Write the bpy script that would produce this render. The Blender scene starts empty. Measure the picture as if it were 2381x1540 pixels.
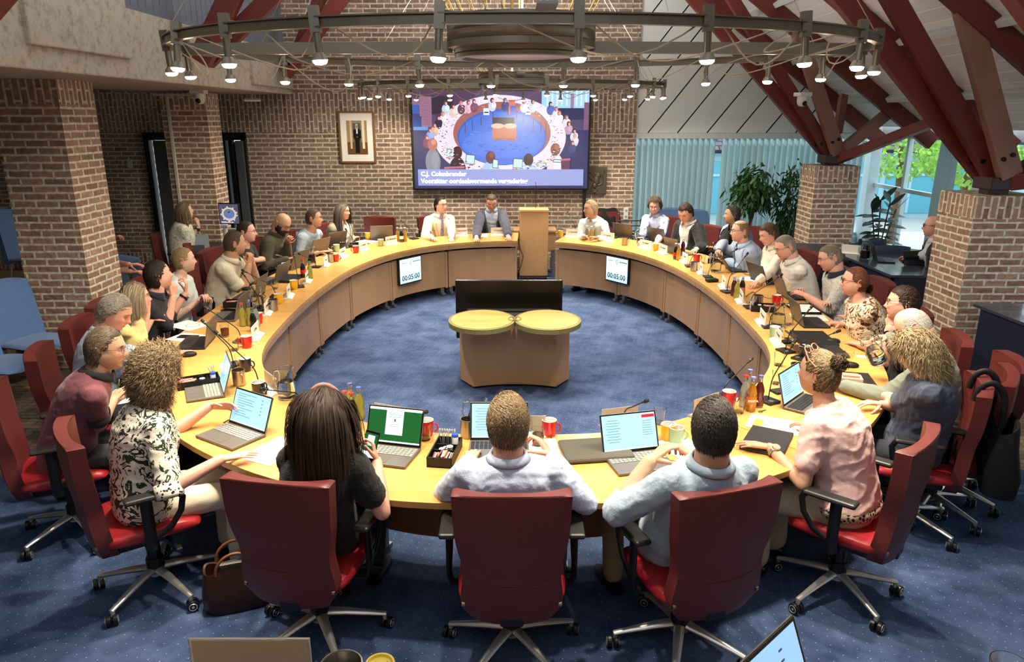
import bpy, math, random
import numpy as np
from mathutils import Vector, Matrix
R=math.radians; PI=math.pi
rnd=random.Random(7)
C=bpy.context.scene.collection
# ---------------------------------------------------------------- camera
CAMH=2.45; PITCH=R(16.4); FPX=1700.0
cam=bpy.data.cameras.new('camera'); cam.sensor_width=36; cam.lens=36*FPX/2381; cam.clip_start=.05; cam.clip_end=200
co=bpy.data.objects.new('camera',cam); co.location=(0,0,CAMH); co.rotation_euler=(PI/2-PITCH,0,0); C.objects.link(co)
S=bpy.context.scene; S.camera=co
# ---------------------------------------------------------------- light and exposure
S.view_settings.view_transform='Standard'; S.view_settings.look='None'; S.view_settings.gamma=1
S.view_settings.exposure=0.6; S.view_settings.use_curve_mapping=False
w=bpy.data.worlds.new('sky'); S.world=w; w.use_nodes=True
bg=w.node_tree.nodes['Background']; bg.inputs[0].default_value=(.82,.91,1,1); bg.inputs[1].default_value=1.6
sun=bpy.data.lights.new('sun','SUN'); sun.energy=1.5; sun.angle=R(1.5); sun.color=(1,.96,.88)
so=bpy.data.objects.new('sun',sun); so.rotation_euler=(R(58),0,R(140)); C.objects.link(so)
LAMP_W=85
S.cycles.max_bounces=7; S.cycles.diffuse_bounces=3; S.cycles.glossy_bounces=3; S.cycles.transmission_bounces=7; S.cycles.caustics_reflective=False; LAMP_C=(1,.86,.66)
# ---------------------------------------------------------------- pixel helpers (photo frame 2381x1540)
_c,_s=math.cos(PITCH),math.sin(PITCH)
def _ray(px,py):
    u=(px-1190.5)/FPX; v=(py-770)/FPX
    return Vector((u,_c-v*_s,-_s-v*_c))
def PZ(px,py,z): d=_ray(px,py); return d*((z-CAMH)/d.z)+Vector((0,0,CAMH))
def PY(px,py,y): d=_ray(px,py); return d*(y/d.y)+Vector((0,0,CAMH))
# ---------------------------------------------------------------- materials
MATS={}
def lin(c):
    return tuple(((x/12.92) if x<=.04045 else ((x+.055)/1.055)**2.4) for x in c)
def nt(m): return m.node_tree.nodes,m.node_tree.links
def mat(name,col=(.8,.8,.8),rough=.5,metal=0,spec=None,emit=None,es=1,trans=0,ior=1.45,alpha=1,coat=0,noise=0,nscale=30,bump=0,bscale=60,srgb=True,vcol=False,sheen=0,stretch=None):
    if name in MATS: return MATS[name]
    m=bpy.data.materials.new(name); m.use_nodes=True; N,L=nt(m); b=N['Principled BSDF']
    c=lin(col) if srgb else col
    b.inputs['Base Color'].default_value=(*c,1); b.inputs['Roughness'].default_value=rough; b.inputs['Metallic'].default_value=metal
    b.inputs['IOR'].default_value=ior
    if spec is not None: b.inputs['Specular IOR Level'].default_value=spec
    if trans: b.inputs['Transmission Weight'].default_value=trans
    if coat: b.inputs['Coat Weight'].default_value=coat
    if sheen: b.inputs['Sheen Weight'].default_value=sheen
    if alpha<1: b.inputs['Alpha'].default_value=alpha
    if emit: b.inputs['Emission Color'].default_value=(*lin(emit),1); b.inputs['Emission Strength'].default_value=es
    tc=None
    if noise or bump:
        tc=N.new('ShaderNodeTexCoord'); mp=N.new('ShaderNodeMapping'); L.new(tc.outputs['Object'],mp.inputs[0])
        if stretch: mp.inputs['Scale'].default_value=stretch
    if vcol:
        a=N.new('ShaderNodeVertexColor'); a.layer_name='Col'; L.new(a.outputs[0],b.inputs['Base Color'])
    if noise:
        n=N.new('ShaderNodeTexNoise'); n.inputs['Scale'].default_value=nscale; n.inputs['Detail'].default_value=4; L.new(mp.outputs[0],n.inputs[0])
        mx=N.new('ShaderNodeMix'); mx.data_type='RGBA'; mx.blend_type='MULTIPLY'; mx.inputs[0].default_value=1
        mr=N.new('ShaderNodeMapRange'); mr.inputs[1].default_value=.3; mr.inputs[2].default_value=.7; mr.inputs[3].default_value=1-noise; mr.inputs[4].default_value=1+noise
        L.new(n.outputs[0],mr.inputs[0]); L.new(mr.outputs[0],mx.inputs[7])
        if vcol: L.new(a.outputs[0],mx.inputs[6])
        else: mx.inputs[6].default_value=(*c,1)
        L.new(mx.outputs[2],b.inputs['Base Color'])
    if bump:
        n2=N.new('ShaderNodeTexNoise'); n2.inputs['Scale'].default_value=bscale; n2.inputs['Detail'].default_value=5; L.new(mp.outputs[0],n2.inputs[0])
        bp=N.new('ShaderNodeBump'); bp.inputs[0].default_value=min(1,bump); bp.inputs[1].default_value=.01; L.new(n2.outputs[0],bp.inputs['Height']); L.new(bp.outputs[0],b.inputs['Normal'])
    MATS[name]=m; return m
def glass(name,col=(1,1,1),rough=0,ior=1.45):
    return mat(name,col,rough,trans=1,ior=ior)
def brickmat(name,c1,c2,mort,bump=.5,rowh=.068,bw=.215,msize=.011):
    m=bpy.data.materials.new(name); m.use_nodes=True; N,L=nt(m); b=N['Principled BSDF']; b.inputs['Roughness'].default_value=.9; b.inputs['Specular IOR Level'].default_value=.15
    uv=N.new('ShaderNodeUVMap'); uv.uv_map='UVMap'
    nz=N.new('ShaderNodeTexNoise'); nz.inputs['Scale'].default_value=9; nz.inputs['Detail'].default_value=3; L.new(uv.outputs[0],nz.inputs[0])
    vm=N.new('ShaderNodeVectorMath'); vm.operation='SCALE'; vm.inputs['Scale'].default_value=.013
    sb=N.new('ShaderNodeVectorMath'); sb.operation='SUBTRACT'; sb.inputs[1].default_value=(.5,.5,.5); L.new(nz.outputs['Color'],sb.inputs[0]); L.new(sb.outputs[0],vm.inputs[0])
    ad=N.new('ShaderNodeVectorMath'); L.new(uv.outputs[0],ad.inputs[0]); L.new(vm.outputs[0],ad.inputs[1])
    br=N.new('ShaderNodeTexBrick'); br.inputs['Scale'].default_value=1; br.inputs['Brick Width'].default_value=bw; br.inputs['Row Height'].default_value=rowh
    br.inputs['Mortar Size'].default_value=msize; br.inputs['Mortar Smooth'].default_value=.25; br.inputs['Bias'].default_value=0
    br.inputs['Color1'].default_value=(*lin(c1),1); br.inputs['Color2'].default_value=(*lin(c2),1); br.inputs['Mortar'].default_value=(*lin(mort),1)
    L.new(ad.outputs[0],br.inputs[0])
    n2=N.new('ShaderNodeTexNoise'); n2.inputs['Scale'].default_value=22; n2.inputs['Detail'].default_value=6; L.new(uv.outputs[0],n2.inputs[0])
    mr=N.new('ShaderNodeMapRange'); mr.inputs[1].default_value=.3; mr.inputs[2].default_value=.7; mr.inputs[3].default_value=.72; mr.inputs[4].default_value=1.25; L.new(n2.outputs[0],mr.inputs[0])
    mx=N.new('ShaderNodeMix'); mx.data_type='RGBA'; mx.blend_type='MULTIPLY'; mx.inputs[0].default_value=1; L.new(br.outputs[0],mx.inputs[6]); L.new(mr.outputs[0],mx.inputs[7]); L.new(mx.outputs[2],b.inputs['Base Color'])
    iv=N.new('ShaderNodeMath'); iv.operation='MULTIPLY_ADD'; iv.inputs[1].default_value=-1; L.new(br.outputs['Fac'],iv.inputs[0]); L.new(mr.outputs[0],iv.inputs[2])
    bp=N.new('ShaderNodeBump'); bp.inputs[0].default_value=bump; bp.inputs[1].default_value=.012; L.new(iv.outputs[0],bp.inputs['Height']); L.new(bp.outputs[0],b.inputs['Normal'])
    MATS[name]=m; return m
BRICK=brickmat('brick_wall',(.47,.40,.355),(.60,.51,.455),(.78,.745,.68))
BRICKP=brickmat('brick_pillar',(.56,.44,.37),(.70,.57,.48),(.86,.82,.75),bump=.8,rowh=.07,msize=.013)
PAVER=brickmat('paver_floor',(.40,.35,.31),(.50,.44,.38),(.27,.24,.21),rowh=.07,msize=.004,bump=.3)
def woodmat(name,c1,c2,rough=.35,scale=1.2,coat=.2,stretch=(1,9,9)):
    m=bpy.data.materials.new(name); m.use_nodes=True; N,L=nt(m); b=N['Principled BSDF']; b.inputs['Roughness'].default_value=rough; b.inputs['Coat Weight'].default_value=coat; b.inputs['Coat Roughness'].default_value=.2
    tc=N.new('ShaderNodeTexCoord'); mp=N.new('ShaderNodeMapping'); mp.inputs['Scale'].default_value=stretch; L.new(tc.outputs['Object'],mp.inputs[0])
    n=N.new('ShaderNodeTexNoise'); n.inputs['Scale'].default_value=scale; n.inputs['Detail'].default_value=7; n.inputs['Distortion'].default_value=.6; L.new(mp.outputs[0],n.inputs[0])
    cr=N.new('ShaderNodeValToRGB'); cr.color_ramp.elements[0].position=.3; cr.color_ramp.elements[1].position=.7
    cr.color_ramp.elements[0].color=(*lin(c1),1); cr.color_ramp.elements[1].color=(*lin(c2),1); L.new(n.outputs[0],cr.inputs[0]); L.new(cr.outputs[0],b.inputs['Base Color'])
    MATS[name]=m; return m
MAPLE=woodmat('maple_top',(.75,.555,.285),(.82,.635,.36),.38)
PANEL=woodmat('maple_panel',(.60,.47,.34),(.66,.52,.38),.45,stretch=(3,3,.6))
PODIUM=woodmat('podium_wood',(.76,.58,.38),(.81,.64,.44),.45,stretch=(3,3,.6))
BEAM=woodmat('red_beam',(.37,.13,.10),(.44,.17,.13),.5,coat=0,stretch=(2,2,2))
BEAML=woodmat('pale_beam',(.50,.34,.28),(.58,.42,.34),.5,coat=0,stretch=(2,2,2))
def carpetmat():
    m=bpy.data.materials.new('blue_carpet'); m.use_nodes=True; N,L=nt(m); b=N['Principled BSDF']; b.inputs['Roughness'].default_value=1; b.inputs['Specular IOR Level'].default_value=.05
    tc=N.new('ShaderNodeTexCoord')
    n=N.new('ShaderNodeTexNoise'); n.inputs['Scale'].default_value=3.2; n.inputs['Detail'].default_value=9; n.inputs['Roughness'].default_value=.7; L.new(tc.outputs['Object'],n.inputs[0])
    cr=N.new('ShaderNodeValToRGB'); e=cr.color_ramp.elements; e[0].position=.38; e[1].position=.64; e[0].color=(*lin((.195,.26,.385)),1); e[1].color=(*lin((.31,.375,.51)),1); L.new(n.outputs[0],cr.inputs[0])
    mp=N.new('ShaderNodeMapping'); mp.inputs['Rotation'].default_value=(0,0,R(14)); mp.inputs['Scale'].default_value=(17,17,17); L.new(tc.outputs['Object'],mp.inputs[0])
    vo=N.new('ShaderNodeTexVoronoi'); vo.voronoi_dimensions='2D'; vo.inputs['Scale'].default_value=1; vo.inputs['Randomness'].default_value=.25; L.new(mp.outputs[0],vo.inputs[0])
    lt=N.new('ShaderNodeMath'); lt.operation='LESS_THAN'; lt.inputs[1].default_value=.046; L.new(vo.outputs['Distance'],lt.inputs[0])
    mx=N.new('ShaderNodeMix'); mx.data_type='RGBA'; L.new(lt.outputs[0],mx.inputs[0]); L.new(cr.outputs[0],mx.inputs[6]); mx.inputs[7].default_value=(*lin((.60,.63,.66)),1); L.new(mx.outputs[2],b.inputs['Base Color'])
    n3=N.new('ShaderNodeTexNoise'); n3.inputs['Scale'].default_value=350; L.new(tc.outputs['Object'],n3.inputs[0])
    bp=N.new('ShaderNodeBump'); bp.inputs[0].default_value=.5; bp.inputs[1].default_value=.004; L.new(n3.outputs[0],bp.inputs['Height']); L.new(bp.outputs[0],b.inputs['Normal'])
    MATS['carpet']=m; return m
CARPET=carpetmat()
def concmat():
    m=bpy.data.materials.new('rough_concrete'); m.use_nodes=True; N,L=nt(m); b=N['Principled BSDF']; b.inputs['Roughness'].default_value=.9
    tc=N.new('ShaderNodeTexCoord')
    n=N.new('ShaderNodeTexNoise'); n.inputs['Scale'].default_value=14; n.inputs['Detail'].default_value=8; n.inputs['Roughness'].default_value=.75; L.new(tc.outputs['Object'],n.inputs[0])
    cr=N.new('ShaderNodeValToRGB'); e=cr.color_ramp.elements; e[0].position=.33; e[1].position=.52; e[0].color=(*lin((.56,.53,.47)),1); e[1].color=(*lin((.70,.68,.63)),1); L.new(n.outputs[0],cr.inputs[0]); L.new(cr.outputs[0],b.inputs['Base Color'])
    bp=N.new('ShaderNodeBump'); bp.inputs[0].default_value=.7; bp.inputs[1].default_value=.01; L.new(n.outputs[0],bp.inputs['Height']); L.new(bp.outputs[0],b.inputs['Normal'])
    MATS['concrete']=m; return m
CONC=concmat()
LEATHER=mat('red_leather_shaded',(.365,.152,.145),.45,bump=.12,bscale=120,noise=.08,nscale=6)  # backrest leather, darkened to carry the shade on the chair backs
BLACKP=mat('black_plastic',(.07,.07,.075),.4)
CHROME=mat('chrome',(.86,.86,.85),.3,.75)
STEEL=mat('brushed_steel',(.66,.64,.61),.32,1)
BRONZE=mat('dark_nickel_rail',(.50,.47,.42),.35,.85)
WHITE=mat('white_plastic',(.88,.88,.86),.4)
GLASS=glass('clear_glass',(.96,.99,.98))
PAPER=mat('paper',(.90,.90,.88),.8)
# ---------------------------------------------------------------- mesh builder
def ident(): return Matrix.Identity(4)
class MB:
    def __init__(s): s.v=[]; s.f=[]; s.m=[]; s.uv=None; s.n=0
    def add(s,v,f,m=0,M=None):
        v=np.asarray(v,float).reshape(-1,3)
        if M is not None:
            A=np.array(M); v=v@A[:3,:3].T+A[:3,3]
        s.v.append(v); o=s.n; s.f+=[tuple(i+o for i in q) for q in f]; s.m+=[m]*len(f); s.n+=len(v); return s
    def box(s,c,d,m=0,M=None,taper=1):
        x,y,z=[k/2 for k in d]; v=[]
        for sz in (-1,1):
            t=taper if sz>0 else 1
            for sx,sy in ((-1,-1),(1,-1),(1,1),(-1,1)): v.append((c[0]+sx*x*t,c[1]+sy*y*t,c[2]+sz*z))
        return s.add(v,[(3,2,1,0),(4,5,6,7),(0,1,5,4),(1,2,6,5),(2,3,7,6),(3,0,4,7)],m,M)
    def prism(s,poly,z0,z1,m=0,M=None,axis='z'):
        n=len(poly); P=[(a,b,z0) for a,b in poly]+[(a,b,z1) for a,b in poly]
        if axis=='y': P=[(a,z,b) for a,b,z in P]
        if axis=='x': P=[(z,a,b) for a,b,z in P]
        f=[tuple(range(n))[::-1],tuple(range(n,2*n))]+[(i,(i+1)%n,n+(i+1)%n,n+i) for i in range(n)]
        return s.add(P,f,m,M)
    def tube(s,pts,r,n=8,m=0,M=None,caps=True,flat=None,up=None):
        P=np.array([tuple(p) for p in pts],float); k=len(P); r=np.full(k,r) if np.isscalar(r) else np.array(r,float)
        T=np.gradient(P,axis=0) if k>2 else np.array([P[1]-P[0]]*2); T/=np.linalg.norm(T,axis=1)[:,None]+1e-12
        u=np.array(up if up is not None else ((0,0,1) if abs(T[0][2])<.9 else (1,0,0)),float); V=[]
        a=2*PI*np.arange(n)/n
        for i in range(k):
            u=u-T[i]*(u@T[i]); u/=np.linalg.norm(u)+1e-12; w_=np.cross(T[i],u)
            fl=flat if flat else 1
            V.append(P[i]+r[i]*(np.outer(np.cos(a),w_)+fl*np.outer(np.sin(a),u)))
        F=[(i*n+j,i*n+(j+1)%n,(i+1)*n+(j+1)%n,(i+1)*n+j) for i in range(k-1) for j in range(n)]
        if caps: F+=[tuple(range(n))[::-1],tuple(range((k-1)*n,k*n))]
        return s.add(np.vstack(V),F,m,M)
    def cyl(s,a,b,r,n=12,m=0,M=None,r2=None): return s.tube([a,b],[r,r if r2 is None else r2],n,m,M)
    def lathe(s,prof,n=16,m=0,M=None,c=(0,0,0)):
        a=2*PI*np.arange(n)/n; V=[];k=len(prof)
        for r_,z in prof: V.append(np.stack([c[0]+r_*np.cos(a),c[1]+r_*np.sin(a),np.full(n,c[2]+z)],1))
        F=[(i*n+j,i*n+(j+1)%n,(i+1)*n+(j+1)%n,(i+1)*n+j) for i in range(k-1) for j in range(n)]
        return s.add(np.vstack(V),F,m,M)
    def ell(s,c,r,nu=12,nv=8,m=0,M=None):
        th=np.linspace(0,PI,nv+1); a=2*PI*np.arange(nu)/nu; V=[]
        for t in th: V.append(np.stack([c[0]+r[0]*math.sin(t)*np.cos(a),c[1]+r[1]*math.sin(t)*np.sin(a),np.full(nu,c[2]+r[2]*math.cos(t))],1))
        F=[((i+1)*nu+j,(i+1)*nu+(j+1)%nu,i*nu+(j+1)%nu,i*nu+j) for i in range(nv) for j in range(nu)]
        return s.add(np.vstack(V),F,m,M)
    def grid(s,G,m=0,M=None,wrap=False):
        G=np.asarray(G,float); a,b=G.shape[:2]
        F=[(i*b+j,i*b+(j+1)%b,(i+1)*b+(j+1)%b,(i+1)*b+j) for i in range(a-1) for j in range(b if wrap else b-1)]
        return s.add(G.reshape(-1,3),F,m,M)
    def bar(s,a,b,w,h,m=0,M=None,up=(0,0,1)):
        a=Vector(a);b=Vector(b);d=b-a;l=d.length;d.normalize();u=Vector(up);u=(u-d*u.dot(d)).normalized();x=d.cross(u)
        T=Matrix((( x.x,d.x,u.x,a.x),(x.y,d.y,u.y,a.y),(x.z,d.z,u.z,a.z),(0,0,0,1)))
        if M is not None: T=M@T
        return s.box((0,l/2,0),(w,l,h),m,T)
    def build(s,name,mats,parent=None,smooth=False,world=False,bevel=0,solid=0,col=None,auto=True,sub=0):
        if not isinstance(mats,(list,tuple)): mats=[mats]
        me=bpy.data.meshes.new(name); V=np.vstack(s.v)
        me.from_pydata(V.tolist(),[],s.f)
        for x in mats: me.materials.append(x)
        if any(s.m): me.polygons.foreach_set('material_index',s.m)
        if smooth:
            me.polygons.foreach_set('use_smooth',[True]*len(me.polygons))
            if auto:
                try: me.set_sharp_from_angle(angle=R(48))
                except Exception: pass
        if s.uv is not None:
            L=me.uv_layers.new(name='UVMap'); L.data.foreach_set('uv',np.array(s.uv,float).ravel())
        if col is not None:
            ca=me.color_attributes.new('Col','FLOAT_COLOR','POINT'); ca.data.foreach_set('color',np.hstack([col,np.ones((len(col),1))]).ravel())
        me.update()
        o=bpy.data.objects.new(name,me); C.objects.link(o)
        if parent is not None:
            o.parent=parent
            if world: o.matrix_parent_inverse=WM(parent).inverted()
        if bevel:
            b=o.modifiers.new('bevel','BEVEL'); b.width=bevel; b.segments=2; b.limit_method='ANGLE'; b.angle_limit=R(40); b.harden_normals=False
        if solid: q=o.modifiers.new('solid','SOLIDIFY'); q.thickness=solid
        if sub: q=o.modifiers.new('sub','SUBSURF'); q.levels=sub; q.render_levels=sub
        return o
def WM(o):
    m=Matrix.LocRotScale(o.location,o.rotation_euler,o.scale)
    if o.parent: m=WM(o.parent)@o.matrix_parent_inverse@m
    return m
def tag(o,label=None,cat=None,group=None,kind=None):
    if label: o['label']=label
    if cat: o['category']=cat
    if group: o['group']=group
    if kind: o['kind']=kind
    return o
def thing(name,label,cat,loc=(0,0,0),rz=0,group=None,rot=None):
    o=bpy.data.objects.new(name,None); o.empty_display_size=.1; C.objects.link(o); o.location=loc
    o.rotation_euler=rot if rot else (0,0,rz)
    return tag(o,label,cat,group)
def kids(o): return list(CH.get(o.name,[])) 
def dup(root,loc,rz=0,label=None,group=None,scale=None,rot=None):
    def cp(o,p):
        c=o.copy(); C.objects.link(c)
        if p is not None: c.parent=p
        for ch in o.children: cp(ch,c)
        return c
    r=cp(root,None); r.location=loc; r.rotation_euler=rot if rot else (0,0,rz)
    if scale: r.scale=(scale,)*3
    if label: r['label']=label
    if group: r['group']=group
    return r
def struct(o): o['kind']='structure'; return o
def TR(loc=(0,0,0),rz=0,rx=0,ry=0,s=1):
    return Matrix.Translation(loc)@Matrix.Rotation(rz,4,'Z')@Matrix.Rotation(ry,4,'Y')@Matrix.Rotation(rx,4,'X')@Matrix.Scale(s,4)
def text(s,size,M,name,m,parent,world=True,ext=.0005,align='CENTER',bold=0):
    cu=bpy.data.curves.new('t','FONT'); cu.body=s; cu.size=size; cu.align_x=align; cu.align_y='CENTER'; cu.extrude=ext; cu.offset=bold; cu.resolution_u=2
    to=bpy.data.objects.new('t',cu); C.objects.link(to); dg=bpy.context.evaluated_depsgraph_get()
    me=bpy.data.meshes.new_from_object(to.evaluated_get(dg)); bpy.data.objects.remove(to); bpy.data.curves.remove(cu)
    me.name=name; me.materials.clear(); me.materials.append(m); me.transform(M)
    o=bpy.data.objects.new(name,me); C.objects.link(o)
    if parent is not None:
        o.parent=parent
        if world: o.matrix_parent_inverse=WM(parent).inverted()
    return o
def spline(P,n,closed=False):
    P=np.array(P,float); k=len(P); out=[]; segs=k if closed else k-1
    for i in range(segs):
        if closed: a,b,c,d=P[(i-1)%k],P[i],P[(i+1)%k],P[(i+2)%k]
        else: a,b,c,d=P[max(i-1,0)],P[i],P[i+1],P[min(i+2,k-1)]
        for t in np.arange(n)/n: out.append(.5*((2*b)+(c-a)*t+(2*a-5*b+4*c-d)*t*t+(3*b-a-3*c+d)*t**3))
    if not closed: out.append(P[-1])
    return np.array(out)
def facet_uv(mb,walls):
    pass
# ================================================================ room shell
def quadwall(name,pts,mat_,rotuv=False,thick=0,parent=None):
    """pts: list of quads (4 xyz) ; uv in metres from horizontal run and height"""
    mb=MB(); uv=[]
    for q in pts:
        q=[Vector(p) for p in q]; mb.add([tuple(p) for p in q],[(0,1,2,3)])
        h=(q[1]-q[0]); h.z=0
        if h.length<1e-6: h=Vector((1,0,0))
        h.normalize(); n=(q[1]-q[0]).cross(q[2]-q[1]).normalized()
        for p in q:
            if abs(n.z)>.8: a,b=p.x,p.y
            else: a,b=p.dot(h),p.z
            uv.append((b,a) if rotuv else (a,b))
    mb.uv=uv
    return mb
def brickbox(mb_uv,x0,x1,y0,y1,z0,z1,rot=False,mi=0):
    mb,uv=mb_uv
    F=[((x0,y0,z0),(x1,y0,z0),(x1,y0,z1),(x0,y0,z1)),((x1,y0,z0),(x1,y1,z0),(x1,y1,z1),(x1,y0,z1)),((x1,y1,z0),(x0,y1,z0),(x0,y1,z1),(x1,y1,z1)),((x0,y1,z0),(x0,y0,z0),(x0,y0,z1),(x0,y1,z1)),((x0,y0,z1),(x1,y0,z1),(x1,y1,z1),(x0,y1,z1)),((x0,y1,z0),(x1,y1,z0),(x1,y0,z0),(x0,y0,z0))]
    for k,q in enumerate(F):
        mb.add(q,[(0,1,2,3)],mi)
        for p in q:
            if k in(0,2): a,b=p[0],p[2]
            elif k in(1,3): a,b=p[1]+.1,p[2]
            else: a,b=p[0],p[1]
            uv.append((b,a) if rot else (a,b))
def brickobj(name,boxes,mats,**kw):
    mb=MB(); uv=[]
    for b in boxes: brickbox((mb,uv),*b)
    mb.uv=uv; return mb.build(name,mats,**kw)
mb=MB(); uv=[]
brickbox((mb,uv),-10,8,-1,12.6,-.1,-.012); mb.uv=uv; struct(mb.build('floor',PAVER))
struct(brickobj('wall_rear',[(-10.3,8.2,-1.4,-1.0,-.1,4.0,False)],BRICK))  # unseen rear wall, height set to limit sky light from behind
poly=[(-3.62,.2),(3.68,.2),(3.68,5.6),(3.9,8.6),(3.9,11.99),(-3.9,11.99),(-4.1,8.2),(-3.6,5.1)]
mb=MB(); mb.prism(poly,-.011,0); struct(mb.build('floor_carpet',CARPET))
# back wall : ordinary courses, upright band, plinth band, two door openings
DOORS=[(-5.84,-5.0),(-4.62,-4.22)]
boxes=[]; XL,XR=-10,1.97
xs=[XL]+[v for d in DOORS for v in d]+[XR]
for i in range(0,len(xs),2): boxes.append((xs[i],xs[i+1],12,12.35,.27,2.2,False))
boxes.append((XL,XR,12,12.35,2.2,2.8,True)); boxes.append((XL,XR,12,12.35,2.8,7.5,False))
for i in range(0,len(xs),2): boxes.append((xs[i],xs[i+1],11.985,12.35,0,.27,True))
struct(brickobj('wall_back',boxes,BRICK))
boxes=[(-10.3,-10,-1,12.3,0,7,False)]; struct(brickobj('wall_left',boxes,BRICK))
# upright band directly right of the wall, beside the curtain
# pillars
def pillar(x0,x1,y0,y1,h,label,top=.215):
    t=thing('brick_pillar',label,'pillar',((x0+x1)/2,(y0+y1)/2,0),group=None)
    brickobj('shaft',[(x0,x1,y0,y1,0,h-top,False)],BRICKP,parent=t,world=True)
    brickobj('soldier_course',[(x0,x1,y0,y1,h-top,h,True)],BRICKP,parent=t,world=True)
    return t
pillar(-4.76,-4.14,7.0,7.6,2.77,'thick brick pillar under the concrete beam nearest the blue visitor chairs')
pillar(-4.73,-4.12,10.3,10.75,2.75,'brick pillar between the two dark doors with a white conduit on it',.22)
pillar(4.40,5.05,7.0,7.6,1.72,'short brick pillar at the far right with beam fan on top, beside dark desk')
pillar(4.24,4.85,10.4,10.95,1.78,'short brick pillar in front of the windows, behind the ficus trees')
# concrete beam with raised panels + upper balcony
mb=MB(); mb.prism([(-3.45,2.77),(-3.45,3.38),(-3.75,3.38),(-3.75,3.0),(-5.2,3.0),(-5.2,2.77)],2,12,axis='y')
mb.box((-3.6,4.4,3.9),(.3,4.9,1.1))
for y0,y1 in ((3.6,4.9),(5.55,7.0),(10.2,12)): mb.box((-3.44,(y0+y1)/2,3.25 if y1<8 else 3.0),(.07,y1-y0,.62 if y1<8 else .3))
struct(mb.build('trim_1',CONC,bevel=.012))
NAVY=mat('navy_panel',(.40,.44,.50),.45)
t=thing('balcony_railing','dark blue-grey slatted balcony railing above the concrete beam','railing',(-3.5,9.5,3.38))
for k in range(34):
    mb=MB(); y=7.0+k*.15; mb.box((-3.52,y+.07,3.72),(.03,.14,.62)); mb.build('slat',NAVY,t,world=True,bevel=.006)
mb=MB(); mb.box((-3.52,9.5,3.40),(.06,5,.05)); mb.box((-3.52,9.5,4.05),(.06,5,.05)); mb.build('rail',NAVY,t,world=True)
# white panel wall above curtains with diagonal joints
PWALL=mat('white_panel',(.86,.89,.88),.6)
mb=MB(); mb.prism([(1.97,2.19),(6.1,2.19),(5.7,2.42),(1.97,5.1)],12.05,12.2,axis='y'); struct(mb.build('wall_right',PWALL))
JOINT=mat('dark_joint',(.12,.12,.13),.9,spec=.05)
mb=MB()
for k in range(15):
    x0=-1.6+k*.47; dx,dz=.72,.92   # joints rise to the right
    a=0; pts=[]
    for s_ in np.linspace(0,4,200):
        x=x0+s_*dx; z=2.19+s_*dz
        if 1.99<x and z<2.19+.72*(5.95-x) and z<5.4: pts.append((x,z))
    if len(pts)>2: mb.bar((pts[0][0],12.049,pts[0][1]),(pts[-1][0],12.049,pts[-1][1]),.018,.003,up=(0,1,0))
struct(mb.build('trim_2',JOINT))
# valances
VAL=mat('white_valance',(.78,.82,.83),.5)
mb=MB(); mb.box((4.0,12.15,2.145),(4.1,.25,.085)); mb.box((5.98,8.4,2.27),(.16,7.4,.24)); struct(mb.build('trim_3',VAL,bevel=.006))
# roof: white boarded slope, battens, rafters
ROOFW=mat('white_boards',(.92,.93,.93),.55)
def rz_(x): return 2.40+.72*(5.6-x)
mb=MB()
nb=46; 
for k in range(nb):
    x1=5.75-k*.135; x0=x1-.129
    mb.add([(x0,-1.4,rz_(x0)),(x1,-1.4,rz_(x1)),(x1,12.2,rz_(x1)),(x0,12.2,rz_(x0)),(x0,-1.4,rz_(x0)+.03),(x1,-1.4,rz_(x1)+.03),(x1,12.2,rz_(x1)+.03),(x0,12.2,rz_(x0)+.03)],[(0,3,2,1),(4,5,6,7),(0,1,5,4),(1,2,6,5),(2,3,7,6),(3,0,4,7)])
mb.prism([(-.55,6.85),(-4.2,4.2),(-10.2,4.2),(-10.2,4.3),(-4.2,4.3),(-.55,6.95)],-1.4,12.2,axis='y'); mb.prism([(-.56,6.85),(.1,6.85),(.1,6.95),(-.56,6.95)],-1.4,12.2,axis='y')  # unseen left slope and ridge, closing the roof against the sun
struct(mb.build('ceiling',ROOFW))
mb=MB()
for x in (5.15,4.35,3.5,2.6,1.7): mb.bar((x,2.6,rz_(x)-.04),(x,12.2,rz_(x)-.04),.12,.07,up=(-.58,0,.81))
struct(mb.build('trim_4',VAL,bevel=.006))
# eaves plate + mullions of the clerestory strip
mb=MB(); mb.box((6.0,7.4,2.62),(.12,9.6,.06)); mb.box((6.0,7.4,2.41),(.10,9.6,.05))
struct(mb.build('trim_5',VAL))
for i,y in enumerate((12.0,10.5,8.8,7.05,5.2)):
    t=thing('roof_rafter','red roof rafter under the white boards, '+['against the diagonal panel wall','next to the panel wall rafter','third from the panel wall','above the front right pillar','nearest the camera'][i],'beam',(5.7,y,2.4))
    mb=MB(); mb.bar((5.85,y,rz_(5.85)-.13),(.9,y,rz_(.9)-.13),.1,.2,up=(0,0,1)); mb.build('beam',BEAM,t,world=True,bevel=.008)
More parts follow.
